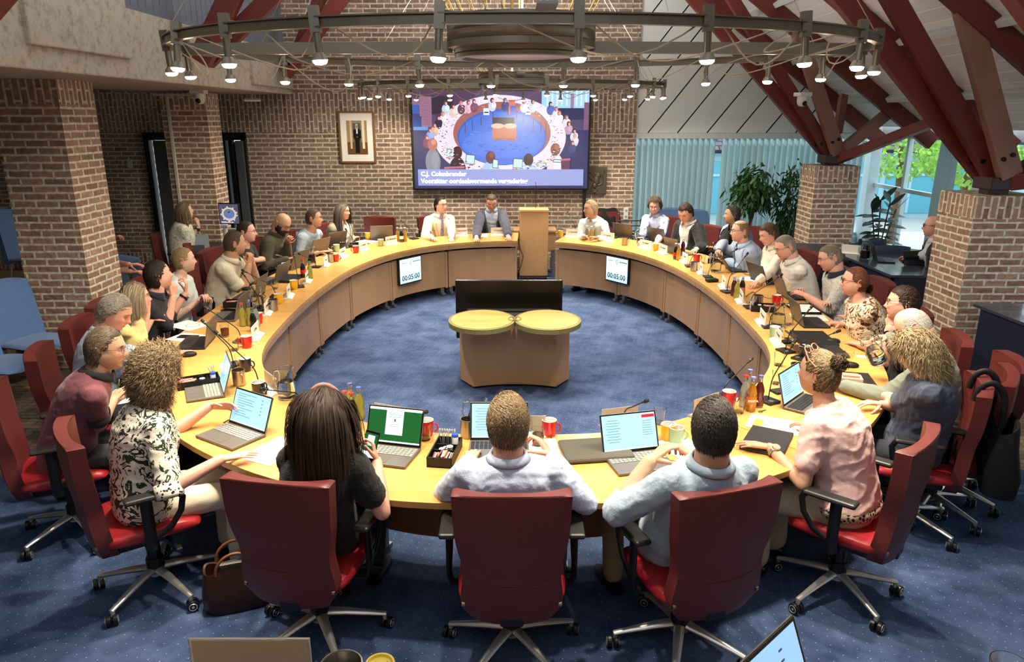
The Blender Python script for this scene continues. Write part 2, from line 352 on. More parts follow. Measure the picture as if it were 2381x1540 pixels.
# V fans of struts
BOLT=mat('black_bolt',(.05,.05,.05),.4,.6)
def fan(label,foot,struts,bolts=True,foot_iron=True):
    t=thing('timber_fan',label,'beam',foot)
    f=Vector(foot)
    for d,L,w,h,m_,off in struts:
        d=Vector(d).normalized(); mb=MB(); o_=f+Vector(off); mb.bar(o_+d*.02,o_+d*L,w,h,up=(0,1,0) if abs(d.y)<.7 else (0,0,1)); mb.build('strut',m_,t,world=True,bevel=.006)
    if foot_iron:
        mb=MB(); mb.box((f.x,f.y,f.z-.09),(.2,.16,.12)); mb.box((f.x,f.y,f.z-.03),(.26,.3,.12)); mb.build('foot_shoe',mat('dark_iron',(.22,.13,.12),.5),t,world=True,bevel=.01)
    if bolts:
        for d,L,w,h,m_,off in struts[:3]:
            d=Vector(d).normalized(); p=f+Vector(off)+d*.22
            for q in (-.04,.04): mb=MB(); mb.cyl((p.x+q,p.y-h/2-.015,p.z+q*.5),(p.x+q,p.y-h/2+.01,p.z+q*.5),.022,8); mb.build('bolt',BOLT,t,world=True)
A_=(-1.0,0,1.0); B_=(-.61,0,.79); C_=(-.42,0,.91)
fan('fan of dark red timber struts standing on the front right brick pillar',(4.68,7.2,1.86),
    [(A_,5.6,.19,.11,BEAM,(0,.16,.02)),(B_,4.2,.18,.1,BEAM,(0,.02,.02)),(C_,2.35,.20,.1,BEAML,(.06,-.12,.02)),((.75,-.35,.55),.95,.15,.1,BEAM,(.06,-.02,0)),((.85,-.6,.2),.95,.15,.1,BEAM,(.06,-.1,-.02))])
fan('fan of timber struts standing on the brick pillar by the windows',(4.5,10.6,1.90),
    [(A_,5.0,.17,.11,BEAM,(0,.12,.02)),(B_,3.6,.15,.1,BEAM,(0,0,.02)),(C_,1.9,.18,.1,BEAML,(.06,-.12,.02)),((.92,0,.80),1.2,.15,.1,BEAML,(.06,.02,0)),((.62,-1.35,.56),1.75,.14,.12,BEAM,(.08,-.08,-.03)),((.25,.5,.9),.62,.1,.1,BEAML,(.1,.1,.3))])
fan('red timber beams landing on the concrete beam above the left pillar',(-3.3,8.2,2.98),[((.45,0,.72),3.2,.22,.12,BEAM,(0,0,0)),((.75,0,.62),3.2,.18,.1,BEAM,(0,.15,.02))],foot_iron=False)
fan('red timber beams landing on the far end of the concrete beam',(-3.3,11.2,3.02),[((.72,0,.82),3.2,.2,.12,BEAM,(0,0,0)),((.5,.0,.9),2.2,.16,.1,BEAM,(0,.15,.02))],foot_iron=False)
fan('dark red timber beam crossing the upper left corner of the picture',(-3.5,4.7,2.80),[((.85,0,.75),3.2,.24,.14,BEAM,(0,0,0))],foot_iron=False,bolts=False)
fan('dark red timber beam crossing the upper right corner of the picture',(3.35,4.7,2.86),[((-.8,0,.8),3.2,.24,.14,BEAM,(0,0,0))],foot_iron=False,bolts=False)
# windows on the right: far corner glazing + side glazing
WFR=mat('window_frame',(.80,.87,.88),.4)
CLEAR=mat('window_glass',(.93,.98,1),.02,trans=1,ior=1.02,spec=.3)
wn=0
def window(p0,p1,z0,z1,mull=0,trans_=()):
    global wn; wn+=1
    a=Vector((*p0,0)); b=Vector((*p1,0)); d=(b-a)
    mb=MB()
    for q in [0,1]+[k/(mull+1) for k in range(1,mull+1)]:
        p=a+d*q; mb.bar((p.x,p.y,z0),(p.x,p.y,z1),.07,.07,up=(0,1,0))
    for z in (z0,z1,*trans_): mb.bar((a.x,a.y,z),(b.x,b.y,z),.06,.06)
    o=struct(mb.build('window_%d'%wn,WFR,bevel=.005))
    mb=MB(); mb.add([(a.x,a.y,z0),(b.x,b.y,z0),(b.x,b.y,z1),(a.x,a.y,z1)],[(0,1,2,3)]); mb.build('pane',CLEAR,o)
window((2.05,12.55),(4.0,12.55),.5,2.15,1); window((4.0,12.55),(5.95,12.55),.5,2.15,1)
for y0,y1 in ((10.5,12.4),(8.6,10.4),(6.6,8.5),(4.6,6.5)): window((6.05,y1),(6.05,y0),.45,2.15,1,(1.35,))
mb=MB(); mb.box((4.0,12.55,.23),(4.1,.15,.46)); mb.box((6.1,8.4,.21),(.15,7.6,.42)); mb.box((6.2,1.6,1.3),(.3,6,2.6)); struct(mb.build('trim_6',VAL))
mb=MB(); mb.box((6.0,12.45,1.2),(.18,.18,2.4)); mb.box((6.02,9.5,1.2),(.16,.2,2.3)); struct(mb.build('trim_7',WFR))
# curtains
CURT=mat('grey_curtain',(.60,.66,.65),.8)
_n,_l=nt(CURT); _t=_n.new('ShaderNodeBsdfTranslucent'); _t.inputs[0].default_value=(.42,.58,.60,1); _m=_n.new('ShaderNodeMixShader'); _m.inputs[0].default_value=.5
_l.new(_n['Principled BSDF'].outputs[0],_m.inputs[1]); _l.new(_t.outputs[0],_m.inputs[2]); _l.new(_m.outputs[0],_n['Material Output'].inputs[0])
def curtain(label,a,b,z0,z1,folds,amp,seed,lean=0,mat_=CURT):
    a=Vector((*a,0)); b=Vector((*b,0)); d=b-a; n=Vector((-d.y,d.x,0)).normalized(); r_=random.Random(seed)
    N_=folds*10; ph=[r_.uniform(-.5,.5) for _ in range(folds+2)]; rows=16; G=[]
    for i in range(rows+1):
        t=i/rows; z=z1+(z0-z1)*t; row=[]
        for j in range(N_+1):
            s_=j/N_; k=s_*folds; w_=amp*(1-.45*math.exp(-t*9))
            o=math.sin(k*2*PI+ph[int(k)]*.8*t)*w_+math.sin(k*4*PI+1)*w_*.25*t
            p=a+d*s_+n*o+Vector((lean*t,0,0))
            row.append((p.x,p.y,z))
        G.append(row)
    mb=MB(); mb.grid(G); o=mb.build('curtain',mat_,smooth=True,auto=False); tag(o,label,'curtain'); return o
curtain('grey pleated curtain hanging beside the brick wall, left of the narrow gap',(2.02,12.3),(3.32,12.3),.06,2.098,14,.045,1)
curtain('grey pleated curtain behind the ficus trees, right of the narrow gap',(3.43,12.3),(5.75,12.3),.06,2.098,24,.045,2)
curtain('gathered grey curtain hanging between the two bright side windows',(5.9,10.35),(5.78,9.75),.06,2.15,7,.05,3)
t=thing('curtain_track','white curtain track under the valance above the pleated curtains','curtain rail',(3.9,12.28,2.1)); mb=MB(); mb.box((3.9,12.3,2.108),(3.8,.05,.012)); mb.build('rail',WHITE,t,world=True)
# doors
DFR=mat('black_door_frame',(.06,.06,.065),.4); DLEAF=mat('grey_door_leaf',(.30,.32,.34),.35)
for i,(x0,x1) in enumerate(DOORS):
    mb=MB(); 
    for x in (x0+.04,x1-.04): mb.box((x,12.02,1.1),(.08,.14,2.2))
    mb.box(((x0+x1)/2,12.02,2.14),(x1-x0,.14,.12)); 
    if i==1: mb.box((x0+.14,12.04,1.05),(.07,.1,2.1))
    o=struct(mb.build('door_%d'%(i+1),DFR,bevel=.006))
    if i==0:
        m2=MB(); m2.box(((x0+x1)/2+.02,12.06,1.04),(x1-x0-.18,.05,2.07)); m2.build('leaf',DLEAF,o)
        m2=MB(); m2.box((x0+.32,12.025,1.72),(.02,.02,.12)); m2.box((x0+.62,12.02,1.02),(.12,.05,.02)); m2.build('door_handle',BLACKP,o)
    else:
        m2=MB(); m2.box((x1-.09,11.93,1.05),(.11,.10,2.05)); m2.build('leaf',DLEAF,o)
        m2=MB(); m2.box((x0+.22,12.15,1.05),(.2,.01,2.0)); m2.build('pane',mat('dark_glass',(.25,.30,.36),.05,spec=.8),o)
# small fittings on the walls
t=thing('light_switch','small pale switch plate on the brick wall left of the dark door','switch',(-6.12,11.98,1.72)); mb=MB(); mb.box((-6.12,11.985,1.72),(.08,.02,.14)); mb.build('plate',mat('pale_plate',(.68,.74,.66),.4),t,world=True,bevel=.004)
t=thing('wall_socket','white double socket plate on the brick wall beside the curtain','socket',(1.86,11.98,.9)); mb=MB(); mb.box((1.86,11.985,.92),(.075,.02,.19)); mb.build('plate',WHITE,t,world=True,bevel=.004)
mb=MB(); mb.cyl((1.86,11.97,.97),(1.86,11.98,.97),.02,10); mb.build('outlet',mat('grey_socket',(.6,.6,.6),.5),t,world=True)
mb=MB(); mb.cyl((1.86,11.97,.87),(1.86,11.98,.87),.02,10); mb.build('outlet',MATS['grey_socket'],t,world=True)
t=thing('cable_conduit','white vertical cable conduit on the pillar between the doors','conduit',(-4.6,10.28,1.6)); mb=MB(); mb.box((-4.62,10.27,1.75),(.035,.03,1.9)); mb.box((-4.45,10.27,2.72),(.7,.03,.03)); mb.build('conduit_channel',mat('conduit',(.78,.76,.73),.5),t,world=True)
def dome_cam(label,p,rz):
    t=thing('security_camera',label,'camera',p,rz)
    mb=MB(); mb.box((0,0,.045),(.19,.15,.05)); mb.build('mount',WHITE,t,bevel=.008)
    mb=MB(); mb.lathe([(.068,.02),(.07,-.03),(.062,-.075),(.04,-.105),(.001,-.112)],18); mb.build('housing',WHITE,t,smooth=True)
    mb=MB(); mb.ell((0,-.05,-.065),(.035,.03,.035),14,10); mb.build('lens',mat('lens_black',(.03,.03,.03),.1),t,smooth=True)
    return t
p=PY(463,222,10.0); dome_cam('white dome camera hanging under the concrete beam at the left pillar',(p.x,p.y,p.z),0)
p=PY(1866,228,10.3); dome_cam('white dome camera fixed to the red struts on the right',(p.x,p.y,p.z),.3)
p=PY(587,232,10.9); t=thing('ceiling_floodlight','flat white floodlight hanging on a bracket below the concrete beam','light fitting',tuple(p)); mb=MB(); mb.box((0,0,0),(.22,.14,.025),M=TR((0,0,0),.3,.2)); mb.build('housing',WHITE,t,bevel=.006); mb=MB(); mb.cyl((0,0,0),(0,0,.14),.008); mb.box((0,0,.16),(.03,.03,.08)); mb.build('bracket',STEEL,t)  # floodlight housing only, emits no light
# ================================================================ council table ring
X0=.03
HALF=[(0,3.74),(.52,3.775),(.98,3.97),(1.42,4.33),(1.76,4.83),(1.93,5.35),(1.99,6.0),(2.01,6.8),(1.98,7.6),(1.88,8.4),(1.67,9.1),(1.38,9.62),(1.0,10.0),(.57,10.22),(0,10.31)]
ring=spline([(X0+a,b) for a,b in HALF]+[(X0-a,b) for a,b in HALF[-2:0:-1]],24,True)   # anticlockwise from the near middle
_d=np.roll(ring,-1,0)-np.roll(ring,1,0); _d/=np.linalg.norm(_d,axis=1)[:,None]
RN=np.stack([_d[:,1],-_d[:,0]],1)                                                # outward normal
_seg=np.linalg.norm(np.roll(ring,-1,0)-ring,axis=1); RS=np.concatenate([[0],np.cumsum(_seg)[:-1]]); RL=_seg.sum()
def rp(s_,off=0):
    s_=s_%RL; i=int(np.searchsorted(RS,s_,side='right')-1); j=(i+1)%len(ring); L_=_seg[i]; t=(s_-RS[i])/L_
    p=ring[i]*(1-t)+ring[j]*t; n=RN[i]*(1-t)+RN[j]*t; n/=np.linalg.norm(n); return p+n*off, n
def s_at(x,y):
    return RS[np.argmin(np.hypot(ring[:,0]-x,ring[:,1]-y))]
g0=s_at(.60,10.22); g1=s_at(.09,10.31)   # gap for the lectern
span=RL-(g1-g0); NP=17; TD=.76
table=thing('council_table','large oval ring of maple council desks with front panels, people seated around it','table',(X0,7,0))
TOPZ=.75
STEELG=mat('grey_post',(.50,.52,.53),.35,.7)
for k in range(NP):
    a=g1+span*k/NP; b=g1+span*(k+1)/NP; e=.0015; n=14
    ss=np.linspace(a+e,b-e,n)
    I=[rp(q,0)[0] for q in ss]; O=[rp(q,TD)[0] for q in ss]
    mb=MB(); mb.prism([tuple(p) for p in I]+[tuple(p) for p in O[::-1]],TOPZ-.035,TOPZ)
    o=mb.build('tabletop',MAPLE,table,world=True,bevel=.003)
    mb=MB(); I2=[rp(q,.028)[0] for q in ss]; mb.prism([tuple(p) for p in I]+[tuple(p) for p in I2[::-1]],TOPZ-.085,TOPZ-.036)
    mb.build('table_edge',PANEL,table,world=True,bevel=.002)
    ss=np.linspace(a+.02,b-.02,n); mb=MB(); P1=[rp(q,.05)[0] for q in ss]; P2=[rp(q,.07)[0] for q in ss]
    mb.prism([tuple(p) for p in P1]+[tuple(p) for p in P2[::-1]],.13,.635); mb.build('front_panel',PANEL,table,world=True,bevel=.002)
    for q in (a+.025,b-.025):
        mb=MB(); p,nn=rp(q,.048); c=Vector((*p,0)); ang=math.atan2(nn[1],nn[0])
        mb.box((0,0,.375),(.02,.035,.51),M=TR(c,ang)); mb.build('panel_post',PANEL,table,world=True,bevel=.002)
        p,nn=rp(q+(.04 if q<a+.1 else -.04),.12); mb=MB(); mb.box((0,0,.355),(.05,.05,.71),M=TR((*p,0),ang)); mb.box((.02,0,.03),(.16,.05,.03),M=TR((*p,0),ang)); mb.build('leg',STEELG,table,world=True)
    if k<2 or k>NP-3 or 1:
        mb=MB(); p,nn=rp((a+b)/2,.10); mb.box((0,0,.675),(.02,.12,.06),M=TR((*p,0),math.atan2(nn[1],nn[0]))); mb.build('bracket',STEELG,table,world=True)
    # dark upright skirt sheet behind the panel
    ss=np.linspace(a+.03,b-.03,n); mb=MB(); P1=[rp(q,.16)[0] for q in ss]; P2=[rp(q,.18)[0] for q in ss]
    mb.prism([tuple(p) for p in P1]+[tuple(p) for p in P2[::-1]],.42,.705); mb.build('dark_skirt',mat('skirt_black',(.06,.06,.07),.6),table,world=True)
# ---------------------------------------------------------------- timers on the front panels
SCRW=mat('screen_white',(.85,.93,.97),.3,emit=(.80,.93,.97),es=.62)
SCRB=mat('screen_band',(.75,.86,.90),.3,emit=(.68,.82,.88),es=.62)
INK=mat('ink_black',(.10,.12,.14),.6)
INKB=mat('ink_blue',(.25,.40,.62),.6)
def timer(px,py,label):
    p0=PY(px,py,9.5); s0=s_at(p0.x*.97,9.55 ); 
    # find the ring point whose projection matches px
    best=min(np.arange(0,RL,.01),key=lambda q:(lambda P:abs(1190.5+FPX*P[0]/((P[1])*_c+(CAMH-.45)*_s)-px)+(1e3 if P[1]<8 else 0))(rp(q,0)[0]))
    p,n=rp(best,-.012); ang=math.atan2(n[1],n[0])-PI/2
    t=thing('timer_monitor',label,'monitor',(p[0],p[1],.475),ang); t.scale=(1.12,1,1.12)
    mb=MB(); mb.box((0,.02,0),(.385,.035,.315)); mb.build('casing',BLACKP,t,bevel=.004)
    mb=MB(); mb.box((0,0,.03),(.355,.003,.225),0); mb.box((0,0,-.083-.0),(.355,.003,.06+.06),1); mb.build('screen',[SCRW,SCRB],t)
    F=TR((0,-.003,0),0,PI/2)
    text('00:05:00',.088,F@TR((0,-.085,0)),'timer_digits',INK,t,world=False,bold=.0012)
    text('GEMEENTE',.018,F@TR((-.105,.098,0)),'lettering',INKB,t,world=False)
    text('NOORDENVELD',.018,F@TR((.105,.098,0)),'lettering',INK,t,world=False,bold=.0006)
    mb=MB(); 
    for k in range(3): mb.tube([(math.cos(a)*.016*(1 if k%2 else .6),-.003,.095+math.sin(a)*.024) for a in np.linspace(0,2*PI,15)],.0014,4)
    mb.cyl((0,-.003,.04),(0,-.003,.07),.0014,4); mb.build('emblem',INKB,t)
    return t
timer(954,622,'flat timer monitor reading 00:05:00 on the desk front left of the lectern')
timer(1435,623,'flat timer monitor reading 00:05:00 on the desk front right of the lectern')
# ---------------------------------------------------------------- lectern between the desk ends
t=thing('lectern','tall plain maple lectern standing in the gap of the council table','lectern',(.335,11.0,0))
mb=MB(); mb.box((.33,11.0,.60),(.43,.04,1.0)); mb.build('front_panel',PODIUM,t,world=True,bevel=.004)
mb=MB(); mb.box((.33,11.14,1.09),(.44,.34,.03),M=None); mb.build('desk_top',PODIUM,t,world=True,bevel=.004)
for sx in (-.2,.2): mb=MB(); mb.box((.33+sx,11.14,.6),(.03,.28,.95)); mb.build('side_panel',PODIUM,t,world=True,bevel=.004)
mb=MB(); mb.box((.33,11.08,.04),(.4,.35,.08)); mb.build('base',BLACKP,t,world=True)
mb=MB(); mb.tube([(.36,11.2,1.10),(.362,11.2,1.3),(.36,11.19,1.45),(.355,11.17,1.5)],.004,6); mb.build('gooseneck',BLACKP,t,world=True,smooth=True)
mb=MB(); mb.tube([(.08,10.98,.72),(.10,10.97,.62),(.13,10.96,.5),(.17,10.96,.42),(.15,10.96,.3),(.1,10.97,.15),(.09,10.98,.02)],.005,6); mb.build('cable',BLACKP,t,world=True)
t=thing('side_table','low pale wooden table standing behind the lectern','table',(.33,11.5,0))
mb=MB(); mb.box((.33,11.5,.735),(.72,.45,.03)); mb.box((.33,11.3,.58),(.70,.02,.28)); mb.build('table_top',PANEL,t,world=True,bevel=.003)
for sx in (-.32,.32):
    for sy in (-.18,.18): mb=MB(); mb.box((.33+sx,11.5+sy,.36),(.04,.04,.72)); mb.build('leg',STEELG,t,world=True)
# ---------------------------------------------------------------- island desk of two overlapping discs
ic=(.025,6.75)
t=thing('speaker_island','island desk with two overlapping round maple tops in the middle of the ring','desk',(ic[0],ic[1],0))
IZ=.70; rr=.335; hx=.295; ry_=.30
OLIVE=mat('olive_rim',(.52,.50,.33),.35,.3)
def disc_outline(r,ry,n=40):
    P=[]
    for k in range(n):
        a=2*PI*k/n; P.append((ic[0]+hx+r*math.cos(a),6.30+ry*math.sin(a)))
    Q=[(2*ic[0]-x,y) for x,y in P]
    # union outline of the two ellipses
    out=[p for p in P if p[0]>=ic[0]]+[q for q in Q if q[0]<ic[0]]
    out.sort(key=lambda p: math.atan2(p[1]-6.30,p[0]-ic[0]))
    return out
def twin(r,ry,z0,z1,m_,name):
    for sx in (1,-1):
        mb=MB(); n=48; pts=[(ic[0]+sx*(hx+0)+r*math.cos(2*PI*k/n),6.32+ry*math.sin(2*PI*k/n)) for k in range(n)]
        mb.prism(pts,z0,z1-(.0004 if sx<0 else 0)); mb.build(name,m_,t,world=True,bevel=.002)
twin(.30,.345,IZ-.045,IZ,OLIVE,'rim'); twin(.275,.318,IZ,IZ+.003,MAPLE,'disc_top')
mb=MB()
for sx in (1,-1):
    pts=[(ic[0]+sx*.025+.03*math.cos(a),6.32+.06*math.sin(a),IZ+.0045) for a in np.linspace(0,2*PI,25)]
    mb.tube(pts,.006,6)
mb.build('ring_inlay',OLIVE,t,world=True)
bw=.52
front=[(-bw,6.62),(-.385,6.405)]+[(x,6.405+.075*(1-(x/.385)**2)) for x in np.linspace(-.33,.33,9)]+[(.385,6.405),(bw,6.62),(bw,6.70),(-bw,6.70)]
mb=MB(); mb.prism([(ic[0]+x,y-.0) for x,y in front],.02,.59); mb.build('body',PODIUM,t,world=True,bevel=.002)
mb=MB(); mb.prism([(ic[0]+x*.97,y+.012) for x,y in front],0,.02); mb.prism([(ic[0]+x*.93,y+.02) for x,y in front],.59,IZ-.045); mb.build('plinth',BLACKP,t,world=True)
# black flat screen standing behind the island
t=thing('floor_monitor','large black flat screen turned to the chair, standing behind the island desk','monitor',(.035,7.1,0))
mb=MB(); mb.box((-.03,7.06,.60),(1.06,.04,.60)); mb.build('casing',mat('gloss_black',(.025,.025,.03),.3),t,world=True,bevel=.01)
mb=MB(); mb.box((-.03,7.02,.47),(.86,.05,.30)); mb.box((-.03,7.0,.50),(.28,.06,.16)); mb.build('rear_housing',BLACKP,t,world=True,bevel=.02)
mb=MB()
for k in range(5):
    mb.box((.42,6.993,.43+k*.022),(.045,.003,.006))
mb.build('label_plate',mat('grey_print',(.55,.55,.52),.5),t,world=True)
mb=MB(); mb.box((.01,7.12,.16),(.12,.05,.32)); mb.box((.01,7.12,.012),(.6,.35,.024)); mb.build('stand',BLACKP,t,world=True,bevel=.004)
for px,py in ((790,768),(1735,700)):
    pass
# ---------------------------------------------------------------- projection wall screen
t=thing('wall_screen','big wall screen showing the council meeting from another camera','screen',(-.17,11.9,2.13))
def tvP(u,v): # u 0..1 left-right, v 0..1 top-bottom
    return (-1.555+u*2.76, 2.895-v*1.56)
mb=MB(); mb.box((-.175,11.9,2.115),(2.80,.12,1.60)); mb.build('casing',BLACKP,t,world=True,bevel=.006)
mb=MB(); mb.box((1.17,11.95,.92),(.045,.06,.85)); mb.build('cable_duct',BLACKP,t,world=True)
PIC=[];
def pic(poly,c): PIC.append((poly,c))
def ep(cx,cy,rx,ry,c,n=20,a0=0,a1=2*PI): pic([(cx+rx*math.cos(a),cy+ry*math.sin(a)) for a in np.linspace(a0,a1,n,endpoint=(a1-a0)<6)],c)
# coordinates in the 2381x1407 close-up of the screen, x 85..2290, y 70..1330
def rect(x0,y0,x1,y1,c): pic([(x0,y0),(x1,y0),(x1,y1),(x0,y1)],c)
rect(60,40,2320,1345,(.30,.26,.42)); rect(60,40,880,420,(.32,.20,.34)); rect(330,180,600,400,(.13,.10,.2)); rect(900,60,1700,300,(.36,.28,.42))
rect(1700,60,2300,420,(.66,.86,.98)); 
for k in range(9): rect(1760+k*60,70,1785+k*60,300,(.85,.95,1))
rect(2060,150,2100,330,(.65,.50,.66)); rect(180,190,330,560,(.66,.47,.58)); rect(85,210,180,300,(.55,.42,.6)); rect(2230,260,2300,700,(.55,.38,.52))
for k in range(22): rect(185,200+k*16,325,204+k*16,(.42,.26,.36)); rect(2235,270+k*18,2295,275+k*18,(.38,.22,.36))
rect(85,290,175,400,(.22,.38,.72)); rect(90,430,200,560,(.15,.27,.58)); rect(95,560,280,700,(.36,.62,.92)); rect(1760,330,2230,470,(.13,.15,.35))
rect(60,600,2320,1345,(.16,.17,.40)); rect(60,1100,2320,1345,(.15,.18,.42))
ep(1180,690,830,520,(.93,.86,.93),60); ep(1180,690,830,520,(.95,.90,.97),60)
ep(1205,640,612,388,(.68,.40,.38),60); 
ep(1205,690,560,350,(.22,.40,.80),60); ep(1205,700,540,330,(.30,.48,.88),60); ep(1205,780,500,170,(.34,.52,.92),60)
for k in range(60):
    a=rnd.uniform(0,6.28); q=rnd.random()**.5; ep(1205+q*520*math.cos(a),720+q*230*math.sin(a),rnd.uniform(12,40),rnd.uniform(6,14),rnd.choice([(.26,.43,.84),(.38,.56,.95)]),8)
for x in (740,830,940,1090,1280,1385,1470,1590,1690,1750): rect(x,300+abs(x-1230)*.42,x+8,400+abs(x-1230)*.5,(.45,.22,.24))
rect(1290,230,1370,400,(.93,.50,.40)); rect(1310,300,1380,410,(.25,.42,.85)); rect(975,330,1050,415,(.88,.95,.96)); rect(1500,335,1565,410,(.88,.95,.96)); rect(985,375,1040,390,(.2,.2,.3)); rect(1510,372,1555,386,(.2,.2,.3))
rect(1088,445,1360,530,(.16,.12,.20)); rect(1085,560,1385,720,(.80,.50,.42)); pic([(1085,700),(1130,725),(1240,712),(1350,735),(1385,700)],(.72,.42,.36)); ep(1150,548,80,32,(.93,.76,.68)); ep(1310,548,80,32,(.93,.76,.68))
PPL=[(505,270,(.8,.85,.9),(.35,.25,.3)),(600,310,(.93,.80,.75),(.35,.2,.25)),(700,270,(.35,.25,.35),(.8,.45,.5)),(790,260,(.9,.7,.8),(.5,.2,.3)),(860,250,(.5,.3,.4),(.4,.25,.3)),(1085,235,(.85,.85,.95),(.3,.2,.3)),(1245,235,(.3,.3,.5),(.5,.35,.4)),(1480,250,(.85,.85,.95),(.6,.4,.4)),(1590,250,(.8,.85,.95),(.4,.3,.3)),(1810,280,(.3,.4,.7),(.2,.2,.35)),(1880,340,(.85,.88,1),(.7,.4,.4)),(1920,390,(.95,.92,.98),(.75,.5,.5)),(2010,440,(.9,.87,.98),(.5,.35,.4)),(2040,520,(.75,.6,.7),(.45,.2,.2)),(2110,610,(.9,.9,1),(.15,.08,.15)),(2120,670,(.85,.8,.88),(.85,.65,.7)),(2090,760,(.20,.26,.5),(.4,.22,.2)),(470,400,(.95,.85,.9),(.75,.5,.5)),(410,450,(.15,.12,.25),(.3,.15,.2)),(360,540,(.85,.7,.6),(.5,.3,.3)),(300,600,(.55,.65,.9),(.45,.25,.3)),(255,690,(.50,.25,.38),(.45,.22,.25))]
for x,y,c,h in PPL:
    ep(x,y+75,48,62,c,14); ep(x+22,y+60,30,40,tuple(min(1,q*1.12) for q in c),10); ep(x,y,25,31,h,12); ep(x+9,y+6,15,20,(.95,.68,.64),10)
for x,y,sx,c,h in ((330,800,95,(.55,.55,.62),(.74,.44,.38)),(640,900,105,(.08,.05,.1),(.22,.08,.12)),(1060,960,130,(.70,.80,1),(.42,.22,.22)),(1540,990,150,(.72,.82,1),(.22,.14,.17)),(1880,860,105,(1,.86,.90),(.55,.32,.28))):
    ep(x,y+200,sx,170,c,24); ep(x+sx*.3,y+180,sx*.5,110,tuple(min(1,q*1.1) for q in c),16); ep(x,y-20,62,80,h,18); ep(x+14,y-50,30,36,tuple(min(1,q*1.3) for q in h),12)
for x,y,w_,h_ in ((510,830,90,110),(750,900,115,130),(1350,950,120,130),(1090,960,70,120),(1860,960,130,50),(1650,1000,120,60)):
    pic([(x,y),(x+w_,y+10),(x+w_-8,y+h_),(x-10,y+h_-8)],(.25,.22,.32)); pic([(x+7,y+8),(x+w_-7,y+17),(x+w_-14,y+h_-8),(x-3,y+h_-15)],(.80,.96,.95))
rr_=random.Random(3)
for k in range(480):
    a=rr_.uniform(0,6.28); q=rr_.uniform(.80,1.0); x=1190+q*800*math.cos(a); y=690+q*500*math.sin(a)
    if y<240: continue
    c=rr_.choice([(.2,.15,.25),(.98,.98,1),(.55,.35,.42),(.5,.5,.62),(.9,.3,.35),(.95,.85,.5),(.98,.98,1)]); s_=rr_.uniform(4,13)*(0.6+ (y-200)/900)
    pic([(x,y),(x+s_*1.5,y+s_*.3),(x+s_*1.2,y+s_),(x-s_*.3,y+s_*.8)],c)
for x,w_,y in ((470,260,1060),(900,280,1165),(1540,200,1190),(1950,120,960)): pic([(x,y),(x+w_,y-10),(x+w_-20,1330),(x+20,1330)],(.42,.20,.34)); pic([(x,y),(x+w_,y-10),(x+w_,y+14),(x,y+24)],(.78,.42,.55))
rect(135,1090,2240,1298,(.62,.66,.90)); rect(60,1300,2320,1345,(.12,.12,.36)); rect(60,40,85,1345,(.10,.08,.2)); 
mb=MB(); cols=[]
for k,(poly_,c) in enumerate(PIC):
    P=[]
    for x,y in poly_:
        x=min(max(x,90),2292); y=min(max(y,62),1335)
        u=(x-82)/(2300-82); v=(y-60)/(1340-60); X,Z_=tvP(u,v); P.append((X,11.836-k*.00003,Z_))
    mb.add(P,[tuple(range(len(P)))]); cols+=[lin(c)]*len(P)
PICM=bpy.data.materials.new('screen_picture'); PICM.use_nodes=True; N_,L_=nt(PICM); b_=N_['Principled BSDF']; a_=N_.new('ShaderNodeVertexColor'); a_.layer_name='Col'
b_.inputs['Base Color'].default_value=(.02,.02,.02,1); L_.new(a_.outputs[0],b_.inputs['Emission Color']); b_.inputs['Emission Strength'].default_value=.68
mb.build('screen_picture',PICM,t,world=True,col=np.array(cols))
LETW=mat('lettering_white',(1,1,1),.5,emit=(1,1,1),es=1.0)
F=TR((0,11.79,0),0,PI/2)
def tvt(s_,x,y,sz):
    u=(x-82)/(2300-82); v=(y-60)/(1340-60); X,Z_=tvP(u,v)
    text(s_,sz,TR((X,11.795,Z_),0,PI/2),'lettering',LETW,t,ext=.001,align='LEFT',bold=.003)
tvt('C.J. Colenbrander',172,1150,.098); tvt('Voorzitter oordeelsvormende vergadering',172,1240,.098)
# ---------------------------------------------------------------- portrait and plaque
t=thing('framed_portrait','framed portrait photo of a man in dark uniform on the brick wall','picture',(-2.45,11.97,2.12))
x0,x1,z0,z1=-2.72,-2.18,1.74,2.51
FRW=mat('walnut_frame',(.48,.34,.22),.4)
for a,b in (((x0,z0),(x1,z0)),((x0,z1),(x1,z1)),((x0,z0),(x0,z1)),((x1,z0),(x1,z1))):
    mb=MB(); mb.bar((a[0],11.965,a[1]),(b[0],11.965,b[1]),.03,.035,up=(0,1,0)); mb.build('frame',FRW,t,world=True,bevel=.004)
mb=MB(); mb.box((-2.45,11.97,2.125),(x1-x0,.012,z1-z0)); mb.build('mat_board',PAPER,t,world=True)
pf=[((-2.61,-2.29,1.86,2.38),(.62,.53,.40)),((-2.61,-2.29,1.86,2.05),(.42,.30,.17)),((-2.56,-2.53,1.95,2.38),(.80,.74,.62)),((-2.37,-2.33,1.95,2.38),(.86,.84,.76)),((-2.51,-2.39,2.0,2.34),(.35,.36,.32)),((-2.47,-2.43,2.2,2.33),(.7,.72,.68)),
    ((-2.482,-2.448,1.885,2.12),(.07,.07,.09)),((-2.447,-2.415,1.885,2.12),(.08,.08,.10)),((-2.49,-2.405,2.08,2.25),(.08,.08,.11)),((-2.51,-2.485,2.11,2.24),(.09,.09,.12)),((-2.41,-2.385,2.11,2.24),(.09,.09,.12)),((-2.46,-2.435,2.18,2.26),(.85,.85,.85)),((-2.462,-2.433,2.255,2.30),(.75,.56,.45)),((-2.462,-2.433,2.285,2.305),(.55,.45,.30)),((-2.455,-2.44,2.12,2.14),(.75,.45,.2))]
mb=MB(); cols=[]
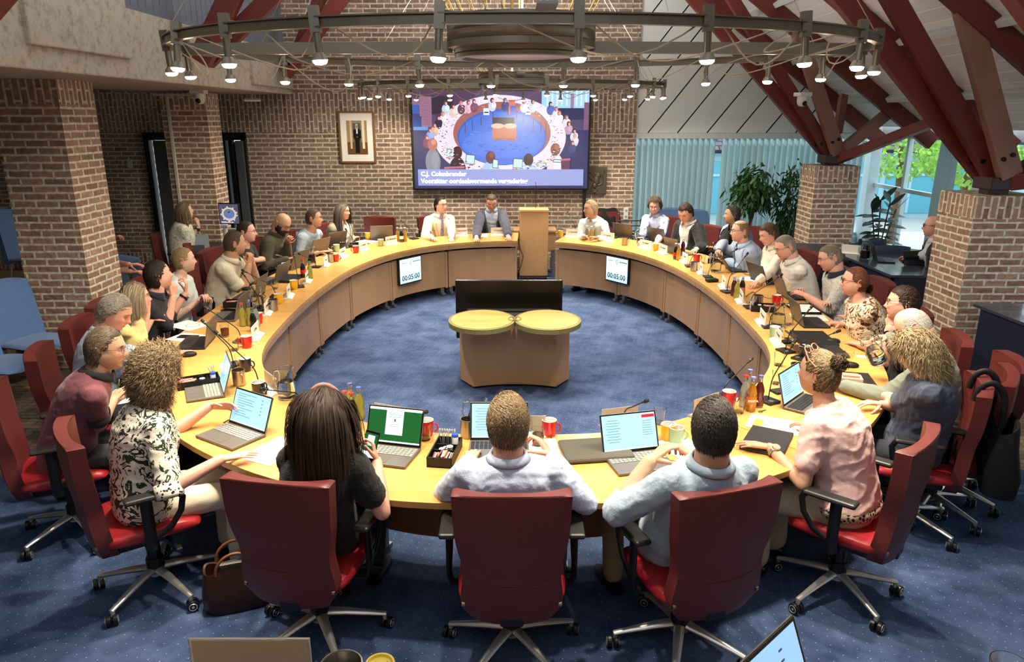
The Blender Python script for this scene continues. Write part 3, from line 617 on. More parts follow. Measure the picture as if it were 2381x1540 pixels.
for k,((a,b,c,d),cc) in enumerate(pf):
    mb.add([(a,11.962-k*.0003,c),(b,11.962-k*.0003,c),(b,11.962-k*.0003,d),(a,11.962-k*.0003,d)],[(0,1,2,3)]); cols+=[lin(cc)]*4
mb.build('photograph',mat('photo_print',rough=.3,vcol=True),t,world=True,col=np.array(cols))
PLQ=mat('bronze_relief',(.33,.30,.25),.45,.5,noise=.15,nscale=25)
t=thing('relief_plaque','dark bronze relief plaque with a rampant lion, on the brick wall beside the screen','plaque',(1.35,11.97,1.45))
mb=MB(); mb.box((1.35,11.965,1.455),(.34,.05,.43)); mb.build('plate',PLQ,t,world=True,bevel=.006)
mb=MB()
for c,r_ in (((1.36,1.46),(.045,.075)),((1.38,1.54),(.05,.045)),((1.345,1.565),(.028,.02)),((1.33,1.375),(.04,.045))): mb.ell((c[0],11.935,c[1]),(r_[0],.018,r_[1]),12,8)
for pts in ([(1.35,1.5),(1.30,1.53),(1.26,1.57)],[(1.34,1.46),(1.29,1.46),(1.255,1.49)],[(1.32,1.37),(1.28,1.34),(1.27,1.29)],[(1.35,1.36),(1.37,1.31),(1.34,1.28)],[(1.38,1.38),(1.44,1.40),(1.46,1.47),(1.43,1.53),(1.46,1.58)]): mb.tube([(a,11.935,b) for a,b in pts],.014,7)
for c in ((1.25,1.59),(1.245,1.5),(1.26,1.28),(1.33,1.27),(1.47,1.6)): mb.ell((c[0],11.935,c[1]),(.02,.012,.016),8,6)
mb.build('lion_relief',PLQ,t,world=True,smooth=True)
# ---------------------------------------------------------------- chandeliers
LAMPE=mat('lamp_glow',(1,1,1),.5,emit=(1,.93,.80),es=60)
def chandelier(cx,cy,z,label,ang0,nl):
    A_,B_2=1.88,1.33
    t=thing('ring_chandelier',label,'chandelier',(cx,cy,z))
    W=lambda a,dz=0,k=1:(cx+A_*k*math.cos(a),cy+B_2*k*math.sin(a),z+dz)
    # rail : two flanges and a web
    n=72; G=[]
    for a in np.linspace(0,2*PI,n,endpoint=False):
        c=np.array((math.cos(a),math.sin(a))); row=[]
        for dr,dz in ((-.018,-.022),(.018,-.022),(.018,-.016),(.004,-.016),(.004,.016),(.018,.016),(.018,.022),(-.018,.022),(-.018,.016),(-.004,.016),(-.004,-.016),(-.018,-.016)):
            row.append((cx+(A_+dr)*c[0],cy+(B_2+dr)*c[1],z+dz))
        G.append(row)
    G.append(G[0]); mb=MB(); mb.grid(G,wrap=True); mb.build('ring_rail',BRONZE,t,world=True)
    for sx in (1,-1):
        mb=MB(); mb.bar((cx+sx*.38,cy,z+.01),(cx+sx*1.86,cy,z-.0),.012,.055); mb.bar((cx+sx*.38,cy,z-.022),(cx+sx*1.86,cy,z-.03),.045,.008); mb.build('spoke',BRONZE,t,world=True)
        mb=MB(); mb.box((cx+sx*.1,cy-sx*.2,z+.1),(.09,1.6,.012),M=None); mb.build('cross_plate',STEELG,t,world=True) if sx>0 else None
    mb=MB(); mb.lathe([(.415,.14),(.425,.15),(.425,.135),(.41,.13),(.41,.085),(.405,.08),(.41,.078),(.41,.035),(.405,.03),(.41,.028),(.41,-.005),(.375,-.012),(.37,-.03),(.365,-.032),(.37,-.036),(.365,-.055),(.33,-.058),(.33,-.03),(.0,-.03)],40,c=(cx+.0,cy,z)); mb.build('drum',BRONZE,t,world=True,smooth=True)
    mb=MB(); mb.lathe([(.325,-.04),(.30,-.032),(0,-.032)],36,c=(cx,cy,z)); mb.build('drum_reflector',mat('painted_reflection',(.88,.88,.95),.3),t,world=True,smooth=True)  # pale lavender painted in for the screen's reflection under the drum
    mb=MB(); mb.cyl((cx,cy,z+.1),(cx,cy,z+2.2),.012,8); mb.build('hanger_tube',mat('brass',(.8,.68,.35),.3,.9),t,world=True)
    r_=random.Random(int(cx*100+cy))
    al=bpy.data.lights.new('added_uplight','AREA'); al.shape='DISK'; al.size=.6; al.energy=105; al.color=(1,.95,.88); ao=bpy.data.objects.new('added_uplight',al); C.objects.link(ao); ao.parent=t; ao.location=(0,0,.17); ao.rotation_euler=(PI,0,0)  # added upward fill over the drum, brightens the roof boards
    for k in range(nl):
        a=ang0+2*PI*k/nl; p=W(a); tx=r_.uniform(-.12,.12); ty=r_.uniform(-.12,.12)
        mb=MB(); mb.box((0,0,.01),(.040,.036,.10)); mb.cyl((0,0,-.04),(0,0,-.12),.016,12); mb.lathe([(.016,-.115),(.026,-.125),(.034,-.145),(.032,-.145),(.024,-.13),(0,-.13)],16)
        o=mb.build('lamp_head',BRONZE,t,smooth=True); o.location=(p[0]-cx,p[1]-cy,0); o.rotation_euler=(ty*.6,tx*.6,0)
        mb=MB(); mb.lathe([(.030,-.1455),(.029,-.152),(.021,-.160),(0,-.163)],14); mb.build('bulb',LAMPE,o,smooth=True)
        l=bpy.data.lights.new('lamp_light','SPOT'); out_=(k%3==1); l.energy=LAMP_W*(1.2 if out_ else 1); l.spot_size=R(105 if out_ else 78); l.spot_blend=.6 if out_ else .45; l.shadow_soft_size=.035; l.color=LAMP_C
        lo=bpy.data.objects.new('lamp_light',l); C.objects.link(lo); lo.parent=o; lo.location=(0,0,-.19)
        tl=R(38) if out_ else R(-12 if k%2 else 6); lo.rotation_euler=(tl*math.sin(a),-tl*math.cos(a)*-1*-1 if False else tl*-math.cos(a),0)
    # looping supply cables
    for k in range(nl):
        a0=ang0+2*PI*k/nl; a1=ang0+2*PI*(k+1+(k%3==0))/nl; p,q=np.array(W(a0,.03)),np.array(W(a1,.03)); sag=r_.uniform(.08,.22); k_=r_.uniform(.82,.98)
        pts=[]
        for s_ in np.linspace(0,1,12):
            x=p*(1-s_)+q*s_; x[0]=cx+(x[0]-cx)*(1-(1-k_)*math.sin(PI*s_)); x[1]=cy+(x[1]-cy)*(1-(1-k_)*math.sin(PI*s_)); x[2]+=-sag*math.sin(PI*s_)-.0+.06*math.sin(6*s_)*(k%2); pts.append(x)
        mb=MB(); mb.tube(pts,.0035,5,caps=False); mb.build('supply_cable',mat('cable_beige',(.62,.57,.48),.5),t,world=True,smooth=True)
    for k in range(26):
        a=2*PI*k/26+.1; p=(cx+.36*math.cos(a),cy+.36*math.sin(a),z+.12); q=(cx+1.1*math.cos(a),cy+.9*math.sin(a),z+1.5)
        mb=MB(); mb.cyl(p,q,.0022,4); mb.build('suspension_wire',MATS['brass'],t,world=True)
    for k in range(8):
        a=2*PI*k/8+.3; mb=MB(); mb.cyl(W(a,.03),(cx+.5*math.cos(a),cy+.4*math.sin(a),z+2),.002,4); mb.build('suspension_wire',STEEL,t,world=True)
    return t
chandelier(.05,4.34,2.81,'large ring chandelier with spotlights and a round drum, hanging nearest the viewer',-PI/2+.11,22)
chandelier(.0,9.55,2.81,'smaller-looking ring chandelier with spotlights hanging in front of the wall screen',-PI/2+.2,22)
# ================================================================ people
def nrm(v): v=np.asarray(v,float); return v/(np.linalg.norm(v)+1e-12)
def sph_cap(mb,c,r,m=0,n=10): mb.ell(tuple(c),(r,r,r),n,6,m)
def capsule(mb,a,b,ra,rb,n=14,fl=1,up=None,m=0):
    a=np.array(a,float); b=np.array(b,float); d=nrm(b-a); pts=[];rr=[]
    for t in (-.98,-.8,-.45,0): pts.append(a+d*ra*t); rr.append(ra*math.sqrt(max(0,1-t*t)))
    for t in (0,.45,.8,.98): pts.append(b+d*rb*t); rr.append(rb*math.sqrt(max(0,1-t*t)))
    mb.tube(pts,rr,n,m,up=up,flat=fl)
def voxelize(mb,size,smooth=2,fac=.5):
    me=bpy.data.meshes.new('tmp'); me.from_pydata(np.vstack(mb.v).tolist(),[],mb.f); o=bpy.data.objects.new('tmp',me); C.objects.link(o)
    r=o.modifiers.new('r','REMESH'); r.mode='VOXEL'; r.voxel_size=size; r.use_smooth_shade=True
    if smooth: s=o.modifiers.new('s','SMOOTH'); s.iterations=smooth; s.factor=fac
    dg=bpy.context.evaluated_depsgraph_get(); e=o.evaluated_get(dg); m2=e.to_mesh()
    V=np.empty(len(m2.vertices)*3); m2.vertices.foreach_get('co',V); V=V.reshape(-1,3)
    F=np.empty(len(m2.loops),int); m2.loops.foreach_get('vertex_index',F)
    ls=np.empty(len(m2.polygons),int); m2.polygons.foreach_get('loop_start',ls); lt=np.empty(len(m2.polygons),int); m2.polygons.foreach_get('loop_total',lt)
    F=[tuple(F[a:a+b].tolist()) for a,b in zip(ls,lt)]
    NV=np.empty(len(m2.vertices)*3); m2.vertices.foreach_get('normal',NV)
    e.to_mesh_clear(); bpy.data.objects.remove(o); bpy.data.meshes.remove(me)
    return V,F,NV.reshape(-1,3)
def wob(P,seed,freq,n=5):
    r=np.random.RandomState(seed); out=np.zeros(len(P))
    for i in range(n):
        k=r.normal(size=3)*freq*(1+.5*i); out+=np.sin(P@k+r.uniform(0,6.28)+1.3*np.sin(P@(r.normal(size=3)*freq*.7)))/(1+.4*i)
    return out/n
# ---- head surface in head coordinates: +y face, +z crown, origin between the eyes' depth line
HA,HB,HC=.076,.097,.120
def head_point(phi,th,p):
    z=HC*np.cos(phi); az=np.abs(z)/HC
    up=z>0
    X=HA*np.where(up,(1-az**2.5),(1-az**3.2))**(1/2.5); X=X*np.where(z<-.02,1-p.get('jawt',.30)*np.clip((-z-.02)/.1,0,1)**1.3,1)
    Yf=HB*np.where(up,(1-az**2.6),(1-az**3.4))**(1/2.6)*.93
    Yb=HB*np.where(up,(1-az**2.4),1)**(1/2.4)*np.where(z<-.01,1-.62*np.clip((-z-.01)/.1,0,1)**1.2,1)*np.where(z<-.085,np.clip(1-(-z-.085)/.036,0.02,1)**.5,1)
    e=.88
    s_,c_=np.sin(th),np.cos(th)
    x=X*np.sign(s_)*np.abs(s_)**e; y=np.where(c_>0,Yf,Yb)*np.sign(c_)*np.abs(c_)**e
    f=np.clip(c_*1.6,0,1)
    def g(a,b,sx,sz): return np.exp(-((x-a)/sx)**2-((z-b)/sz)**2)
    ax=np.abs(x)
    def g2(a,b,sx,sz): return np.exp(-((ax-a)/sx)**2-((z-b)/sz)**2)
    nl=p.get('nose',1.0)
    dy=nl*(.021*g(0,-.028,.0125,.013)+.012*g(0,-.008,.009,.020)+.004*g2(.014,-.033,.007,.007))
    dy+=-.012*g2(.031,.010,.016,.011)+.005*g2(.026,.030,.020,.008)+.003*g(0,.032,.03,.02)
    dy+=.005*g2(.043,-.020,.017,.016)+.006*g(0,-.056,.022,.0055)+.006*g(0,-.069,.018,.006)-.005*g(0,-.0625,.026,.0028)-.004*g(0,-.081,.02,.006)
    dy+=.011*g(0,-.100,.022,.014)-.002*g2(.030,-.045,.008,.014)
    if p.get('smile'): dy+=.005*g2(.040,-.035,.012,.010)-.003*g2(.028,-.058,.006,.01)
    x=x*(1+p.get('fat',0)*.10*np.exp(-((z+.05)/.05)**2)); 
    return x,y+dy*f,z,f,dy
def head_mesh(mb,cols,p,tone,M):
    NR,NC=52,72
    phi=np.linspace(.02,PI-.02,NR); s_=np.linspace(-1,1,NC,endpoint=False); th=PI*np.sign(s_)*np.abs(s_)**1.35
    PH,TH=np.meshgrid(phi,th,indexing='ij'); x,y,z,f,dy=head_point(PH,TH,p)
    G=np.stack([x,y,z],-1); 
    col=np.ones((NR,NC,3))*np.array(tone); ax=np.abs(x)
    k=lambda a,b,sx,sz: (np.exp(-((ax-a)/sx)**2-((z-b)/sz)**2)*f)[...,None]
    red=np.array((1.10,.72,.68)); col=col*(1+(red-1)*.55*k(.040,-.022,.022,.018)); col=col*(1+(red-1)*.5*k(0,-.03,.014,.012))
    lip=np.array((1.0,.55,.55)) if not p.get('lipstick') else np.array((.9,.30,.32)); m_=np.clip(k(0,-.0625,.024,.011)*1.5,0,1); col=col*(1+(lip-1)*m_)
    slit=np.clip(k(0,-.0625,.024,.0032)*1.2,0,1); col=col*(1-slit*.65)
    if p.get('teeth'): col=col*(1-slit)+slit*np.array((.8,.78,.74))
    col=col*(1-.30*k(.031,.010,.017,.010))
    if p.get('stubble'):
        b_=(np.clip((-z-.035)/.03,0,1)*np.clip((y+.01)/.03,0,1))[...,None]*(1-m_); col=col*(1-b_*p['stubble'])+b_*p['stubble']*np.array(p.get('beardc',(.05,.04,.03)))
    mb.grid(G,M=M,wrap=True); cols.append(col.reshape(-1,3))
    n0=mb.n; a0=len(mb.v)
    # close poles
    # ears
    for sx in (-1,1):
        n_=mb.n; mb.ell((sx*.079,-.010,.0),(.008,.019,.031),12,8,M=M@Matrix.Rotation(sx*R(-14),4,'Z'))
        mb.tube([(sx*(.084),-.010+.017*math.cos(a),.002+.028*math.sin(a)) for a in np.linspace(-2.3,2.2,12)],.0045,6,M=M@Matrix.Rotation(sx*R(-14),4,'Z'))
        cols.append(np.tile(np.array(tone)*np.array((1.05,.82,.78)),(mb.n-n_,1)))
    # eyes
    ex=.0305; ey=.0705; ez=.011; r_=.0128
    for sx in (-1,1):
        n_=mb.n; mb.ell((sx*ex,ey,ez),(r_,r_,r_),12,8,M=M); cols.append(np.tile((.72,.70,.68),(mb.n-n_,1)))
        look=p.get('look',0)
        n_=mb.n; mb.ell((sx*ex+look*.004,ey+.0085,ez-.001),(.0056,.0052,.0056),10,6,M=M); cols.append(np.tile(p.get('iris',(.05,.035,.03)),(mb.n-n_,1)))
        lid=p.get('lid',.35)  # 0 open .. 1 shut
        n_=mb.n; th2=np.linspace(0,PI,12); Gl=[]
        for a in np.linspace(-.15*PI,PI*(.30+.38*lid),7):
            Gl.append([(sx*ex-1.12*r_*math.cos(t),ey+1.10*r_*math.sin(t)*math.sin(a),ez+1.10*r_*math.sin(t)*math.cos(a)) for t in th2])
        mb.grid(Gl,M=M); cols.append(np.tile(np.array(tone)*.80,(mb.n-n_,1)))
        n_=mb.n; Gl=[]
        for a in np.linspace(PI*.80,PI*1.1,4): Gl.append([(sx*ex-1.12*r_*math.cos(t),ey+1.10*r_*math.sin(t)*math.sin(a),ez+1.10*r_*math.sin(t)*math.cos(a)) for t in th2])
        mb.grid(Gl,M=M); cols.append(np.tile(np.array(tone)*.82,(mb.n-n_,1)))
# ---- hands (right hand, palm down, fingers +y, thumb -x)
HPOSE={'flat':((.10,.15,.10),.25),'relax':((.30,.40,.25),.35),'type':((.25,.75,.45),.4),'curl':((.75,1.05,.6),.6),'fist':((1.25,1.5,.9),.9),'hold':((.85,.75,.45),.2),'pinch':((.55,.9,.5),.75)}
HCACHE={}
def hand(pose,vox=.0042):
    if pose in HCACHE: return HCACHE[pose]
    (c1,c2,c3),tc=HPOSE[pose]; mb=MB()
    for k,(x0,x1) in enumerate(((-.020,-.028),(-.007,-.009),(.007,.011),(.019,.029))): capsule(mb,(x0*.75,-.002,0),(x1,.086-abs(k-1.3)*.004,0.001),.0135,.0115,10)
    capsule(mb,(0,-.03,0),(0,.01,0),.0255,.025,14,.72)
    fs=[((-.029,.088,0),(.041,.024,.019),-.07,.0088),((-.0095,.093,.002),(.045,.028,.021),-.01,.0090),((.0105,.089,.001),(.042,.026,.020),.05,.0086),((.029,.080,-.001),(.033,.020,.017),.12,.0076)]
    for k,(b,L,sp,r_) in enumerate(fs):
        p=np.array(b); a=0
        for j,(l,c) in enumerate(zip(L,(c1,c2,c3))):
            a+=c*(1+.12*(k-1)*(.5 if pose in('hold','pinch') else .25)); d=np.array((math.sin(sp)*math.cos(a),math.cos(sp)*math.cos(a),-math.sin(a))); q=p+d*l
            capsule(mb,p,q,r_*(1-.08*j),r_*(.93-.08*j),8); p=q
    p=np.array((-.022,.012,-.008)); a=nrm((-.75+.35*tc,.62,-.25-.5*tc))
    for j,(l,r_) in enumerate(((.042,.0135),(.032,.0105),(.025,.0092))):
        q=p+a*l; capsule(mb,p,q,r_,r_*.88,9); p=q; a=nrm(a+np.array((.38*tc+.1,.10,-.22*tc)))
    V,F,N_=voxelize(mb,vox,2,.45); HCACHE[pose]=(V,F); return V,F
def basis(y,z):
    y=nrm(y); z=np.asarray(z,float); z=nrm(z-y*(z@y)); x=np.cross(y,z); return np.stack([x,y,z],1)
# ---- hair
def hair_obj(mbp,style,p,seed,Mh,parent,mats,hcol,near):
    """strands grown from the scalp in head space"""
    r=np.random.RandomState(seed); N=int(p.get('hn',700)*(1.7 if near else .9))
    u=r.uniform(size=N*5+400); phi=np.arccos(1-u*1.72); th=r.uniform(-PI,PI,N*5+400)
    x,y,z,f,dy=head_point(phi,th,p)
    hl=p.get('hairline',.062)   # front hairline height
    front=np.cos(th)
    side=np.abs(np.sin(th))
    zmin=np.where(front>.35, hl+.0*side-.025*np.clip(side-.72,0,1)*3, np.where(front>-.15, .018-.03*np.clip(.2-front,0,1), -.055 if not p.get('nape') else p['nape']))
    ok=z>zmin
    if p.get('bald'):   # bald crown radius in polar angle
        ok&=(phi>p['bald'])&~((front>.25)&(phi>.0)) if p.get('bald')>.6 else (phi>p['bald'])
    if p.get('recede'): ok&=~((front>.55)&(side>.35)&(z>.055))
    idx=np.where(ok)[0][:N]; N=len(idx)
    if N<5: idx=np.where(z>-.02)[0][:6]; N=len(idx); p=dict(p); p['len']=.001; p['width']=.0001; L0=1
    phi=phi[idx];th=th[idx]; P=np.stack([x[idx],y[idx],z[idx]],1)
    ctr=np.array((0,-.008,.0)); nrmv=P-ctr; nrmv/=np.linalg.norm(nrmv,axis=1)[:,None]
    L=p.get('len',.045)*r.uniform(.75,1.25,N); steps=p.get('steps',7 if L.mean()<.1 else 14)
    comb=np.array(p.get('comb',(.25,-.8,.1)),float)
    part=p.get('part',None)
    cm=np.tile(comb,(N,1))
    if part is not None: # hair falls away from a parting
        s_=np.sign(P[:,0]-part); cm=np.stack([s_*.9+0*P[:,0],np.full(N,comb[1]),np.full(N,.1)],1)
    if p.get('tie') is not None:
        tie=np.array(p['tie'],float); cm=tie-P; cm/=np.linalg.norm(cm,axis=1)[:,None]
    if style=='crew': wz=np.maximum(np.clip((P[:,2]-.045)/.05,0,1),np.clip((front[idx]-.05)/.25,0,1))[:,None]; cm=cm*wz+np.array((0,-.45,-1.))*(1-wz)
    else: cm=np.where(((np.cos(phi)<.5)&(front[idx]<.35))[:,None],np.array((0,-.35,-1.))*1+cm*.25,cm)
    if p.get('tie') is not None: cm=tie-P; cm/=np.linalg.norm(cm,axis=1)[:,None]
    lift=p.get('lift',.35); g=p.get('grav',.10); vol=p.get('vol',.008); curl=p.get('curl',0); cf=p.get('curlf',3.0)
    cm=cm-nrmv*np.clip((cm*nrmv).sum(1),-9,9)[:,None]; cm/=np.linalg.norm(cm,axis=1)[:,None]+1e-9; d=cm+nrmv*lift+r.normal(size=(N,3))*p.get('jit',.12); d/=np.linalg.norm(d,axis=1)[:,None]
    X=P-nrmv*.002; out=[X.copy()]; seg=L/steps; ph=r.uniform(0,6.28,N); 
    if curl:
        cc_=P[r.randint(0,N,p.get('clumps',170))]; ci=np.argmin(((P[:,None,:]-cc_[None])**2).sum(2),1); ph=r.uniform(0,6.28,len(cc_))[ci]+r.normal(size=N)*.22; nrmv=nrmv*.35+(nrmv[r.randint(0,N,len(cc_))]*0+(cc_-ctr)/np.linalg.norm(cc_-ctr,axis=1)[:,None])[ci]*.65; nrmv/=np.linalg.norm(nrmv,axis=1)[:,None]; L=p.get('len',.045)*r.uniform(.7,1.2,len(cc_))[ci]*r.uniform(.9,1.1,N); seg=L/steps; d=cm*.5+nrmv*lift; d/=np.linalg.norm(d,axis=1)[:,None]
    
    Rg=np.array((HA+.001,HB-.002,HC-.001)); jit=r.normal(size=(N,3))*p.get('jit',.12); shell=vol/.09*r.uniform(.15,1,N); passed=np.zeros(N,bool)
    for k in range(steps):
        d=d+np.array((0,0,-g))*(1+k*.25)+jit*.25; 
        if p.get('tie') is not None:
            to=tie-X; dist=np.linalg.norm(to,axis=1)[:,None]; d=np.where(dist>.02,d*.4+to/(dist+1e-6)*.8,d*.8+np.array(p.get('tail',(0,-.3,-1)))*.6)
        d/=np.linalg.norm(d,axis=1)[:,None]; X=X+d*seg[:,None]
        if style in('crew','tie'):
            q=(X-ctr)/Rg; l=np.linalg.norm(q,axis=1); tgt=1+(shell*(.25+.75*(k+1)/steps))
            near_=np.ones(N,bool) if style=='crew' else (np.linalg.norm(tie-X,axis=1)>.045)
            if style=='tie': passed|=~near_; near_=~passed
            nk=(X[:,2]<-.05); low_=near_&~nk
            X=np.where(low_[:,None],ctr+(X-ctr)*(tgt/l)[:,None],X)
        q=(X-ctr)/(Rg+vol*r.uniform(.2,1,N)[:,None]); l=np.linalg.norm(q,axis=1); low=X[:,2]<-.10
        ins=(l<1)&~low; X=np.where(ins[:,None],ctr+(X-ctr)/l[:,None],X)
        if p.get('floor') is not None:   # long hair rests on the shoulders/back
            b_=X[:,2]<p['floor']; X[:,1]=np.where(b_&(np.abs(X[:,0])<.2)&(X[:,1]<.03),np.minimum(X[:,1],-.045-.25*(p['floor']-X[:,2])*p.get('slope',1)),X[:,1])
        Y=X.copy()
        if curl:
            a=ph+(k+1)*cf*(1+.3*np.sin(ph*3)); w1=np.cross(d,nrmv); Y=X+curl*min(1,(k+1)/3)*(np.cos(a)[:,None]*nrmv+np.sin(a)[:,None]*w1)
        out.append(Y)
    A=np.stack(out,1)   # N,steps+1,3
    T=np.gradient(A,axis=1); out_n=A-ctr; W=np.cross(T,out_n); W/=np.linalg.norm(W,axis=2)[:,:,None]+1e-9
    w0=p.get('width',.0042)*(1 if near else 1.35); t=np.linspace(0,1,steps+1); ww=w0*(1-.75*t**2)*r.uniform(.6,1.2,(N,1))
    Lf=A-W*ww[:,:,None]; Rt=A+W*ww[:,:,None]; Md=A+out_n/(np.linalg.norm(out_n,axis=2)[:,:,None]+1e-9)*(ww*.55)[:,:,None]
    V=np.stack([Lf,Md,Rt],2)  # N,s+1,3,3
    k=steps+1; base=np.arange(N)[:,None]*(k*3); i=np.arange(steps)[None,:]*3
    F=[]
    for a in (0,1): q=base+i+a; F.append(np.stack([q,q+1,q+4,q+3],-1).reshape(-1,4))
    F=np.vstack(F); V=V.reshape(-1,3)
    hc=np.array(hcol)*.62; hcol=tuple(hc); tip=np.array(p.get('tipc',np.array(hcol)/.62))*.55; shade=r.uniform(.75,1.3,(N,1,1,1)); tt=t[None,:,None,None]
    mixr=(r.uniform(size=(N,1,1,1))<p.get('hl',0)).astype(float)*.7
    colr=(hc*(1-tt)+tip*tt)*shade; colr=colr*(1-mixr)+mixr*tip*1.3
    colr=np.broadcast_to(colr,(N,k,3,3)).reshape(-1,3)
    mb=MB(); mb.add(V,[tuple(q) for q in F.tolist()],M=Mh); cols=[colr]
    # cap under the strands
    NR,NC=26,44; PH,TH=np.meshgrid(np.linspace(.02,2.35,NR),np.linspace(-PI,PI,NC,endpoint=False),indexing='ij'); x,y,z,f,dy=head_point(PH,TH,p)
    fr=np.cos(TH); sd=np.abs(np.sin(TH)); zm=np.where(fr>.35,hl+.004-.025*np.clip(sd-.72,0,1)*3,np.where(fr>-.15,.022-.03*np.clip(.2-fr,0,1),-.05 if not p.get('nape') else p['nape']))
    inside=np.clip((z-zm)/.02,0,1)
    if p.get('bald'):
        inside*=np.clip((PH-p['bald'])/.15,0,1)
        if p['bald']>.6: inside=inside*(fr<.25)
    if p.get('recede'): inside=inside*(~((fr>.55)&(sd>.35)&(z>.055)))
    th_=(.0005+p.get('capt',.003)*(.15 if style in('crew','tie') else .6))*inside-.004*(1-inside); nv=np.stack([x,y+.008,z],-1); nv/=np.linalg.norm(nv,axis=2)[:,:,None]
    G=np.stack([x,y,z],-1)+nv*th_[:,:,None]; n_=mb.n; mb.grid(G,M=Mh,wrap=True); cc=np.tile(np.array(hcol)*.8,(mb.n-n_,1)); cols.append(cc)
    # brows
    if p.get('brow',1):
        for sx in (-1,1):
            n_=mb.n; pts=[(sx*a,.0885-.10*max(0,a-.02)**1.0*1.0+.0015*math.sin(a*90),.027+.005*math.sin((a-.012)/.034*PI)) for a in np.linspace(.012,.046,7)]
            mb.tube(pts,[.002,.0034,.0036,.0034,.003,.0024,.001],6,M=Mh,flat=.8); cols.append(np.tile(np.array(p.get('browc',hcol))*.9,(mb.n-n_,1)))
    if p.get('beard'):
        m2=r.uniform(size=4000); ph2=np.arccos(1-m2*2); t2=r.uniform(-1.75,1.75,4000); x,y,z,f,dy=head_point(ph2,t2,p)
        ok=(z<-.035-.0*np.cos(t2))&(z>-.118)&~((np.abs(x)<.024)&(z>-.077)&(z<-.051))&(y>-.02)|((np.abs(t2)>1.0)&(z<.0)&(z>-.1)&(y>-.012)&(np.abs(t2)<1.6))
        Pb=np.stack([x,y,z],1)[ok][:900]; dn=np.array((0,.35,-1.)); nb=Pb/np.linalg.norm(Pb,axis=1)[:,None]; E_=Pb+nb*.004+dn*p['beard']*.5; E2=Pb+nb*.006+dn*p['beard']
        Wd=np.cross(nb,dn); Wd/=np.linalg.norm(Wd,axis=1)[:,None]; n2=len(Pb); VV=np.stack([Pb-Wd*.003,Pb+Wd*.003,E_-Wd*.0025,E_+Wd*.0025,E2-Wd*.0006,E2+Wd*.0006],1).reshape(-1,3)
        b0=np.arange(n2)*6; FF=np.vstack([np.stack([b0,b0+1,b0+3,b0+2],1),np.stack([b0+2,b0+3,b0+5,b0+4],1)])
        bm=MB(); bm.add(VV,[tuple(q) for q in FF.tolist()],M=Mh); bc=np.tile(np.array(p.get('beardc',hcol)),(len(VV),1))*r.uniform(.7,1.2,(len(VV),1))
        bm.build('beard',mats['hair'],parent,smooth=True,auto=False,col=bc)
    o=mb.build('hair',mats['hair'],parent,smooth=True,auto=False,col=np.vstack(cols)); return o
MH={'hair':mat('hair',rough=.55,vcol=True,spec=.25)}
SKIN=mat('skin',rough=.5,vcol=True,spec=.35,bump=.06,bscale=220)
FABN=dict(rough=.85,sheen=.15,bump=.25,bscale=90)
def fabric(name,c,**k):
    d=dict(rough=.88,sheen=.1,bump=.14,bscale=110,noise=.02,nscale=18); d.update(k); return mat(name,c,**d)
def patterned(name,base,c2,c3,scale=16,thr=.5,thr2=.62,kind='leaf'):
    m=bpy.data.materials.new(name); m.use_nodes=True; N,L=nt(m); b=N['Principled BSDF']; b.inputs['Roughness'].default_value=.85
    tc=N.new('ShaderNodeTexCoord'); n=N.new('ShaderNodeTexNoise'); n.inputs['Scale'].default_value=scale; n.inputs['Detail'].default_value=2.5; n.inputs['Distortion'].default_value=2.2 if kind=='leaf' else .3; L.new(tc.outputs['Object'],n.inputs[0])
    if kind=='dot':
        n=N.new('ShaderNodeTexVoronoi'); n.inputs['Scale'].default_value=scale; L.new(tc.outputs['Object'],n.inputs[0])
    cr=N.new('ShaderNodeValToRGB'); cr.color_ramp.interpolation='CONSTANT'; e=cr.color_ramp.elements; e[0].position=0; e[1].position=thr
    if kind=='dot': e[0].color=(*lin(c2),1); e[1].color=(*lin(base),1)
    else:
        e[0].color=(*lin(base),1); e[1].color=(*lin(c2),1); q=cr.color_ramp.elements.new(thr2); q.color=(*lin(c3),1)
        q=cr.color_ramp.elements.new(min(.99,thr2+.05)); q.color=(*lin(base),1); q=cr.color_ramp.elements.new(.30); q.color=(*lin(c3),1); q=cr.color_ramp.elements.new(.36); q.color=(*lin(base),1)
    L.new(n.outputs['Distance' if kind=='dot' else 0],cr.inputs[0]); L.new(cr.outputs[0],b.inputs['Base Color']); MATS[name]=m; return m
TONES={'fair':(.62,.38,.28),'pale':(.68,.44,.34),'tan':(.50,.29,.19),'rosy':(.66,.36,.27)}
SPECM=mat('spectacle_frame',(.12,.10,.10),.3,.3)
SPECS=mat('spectacle_metal',(.55,.5,.45),.3,.9)
NPERS=0
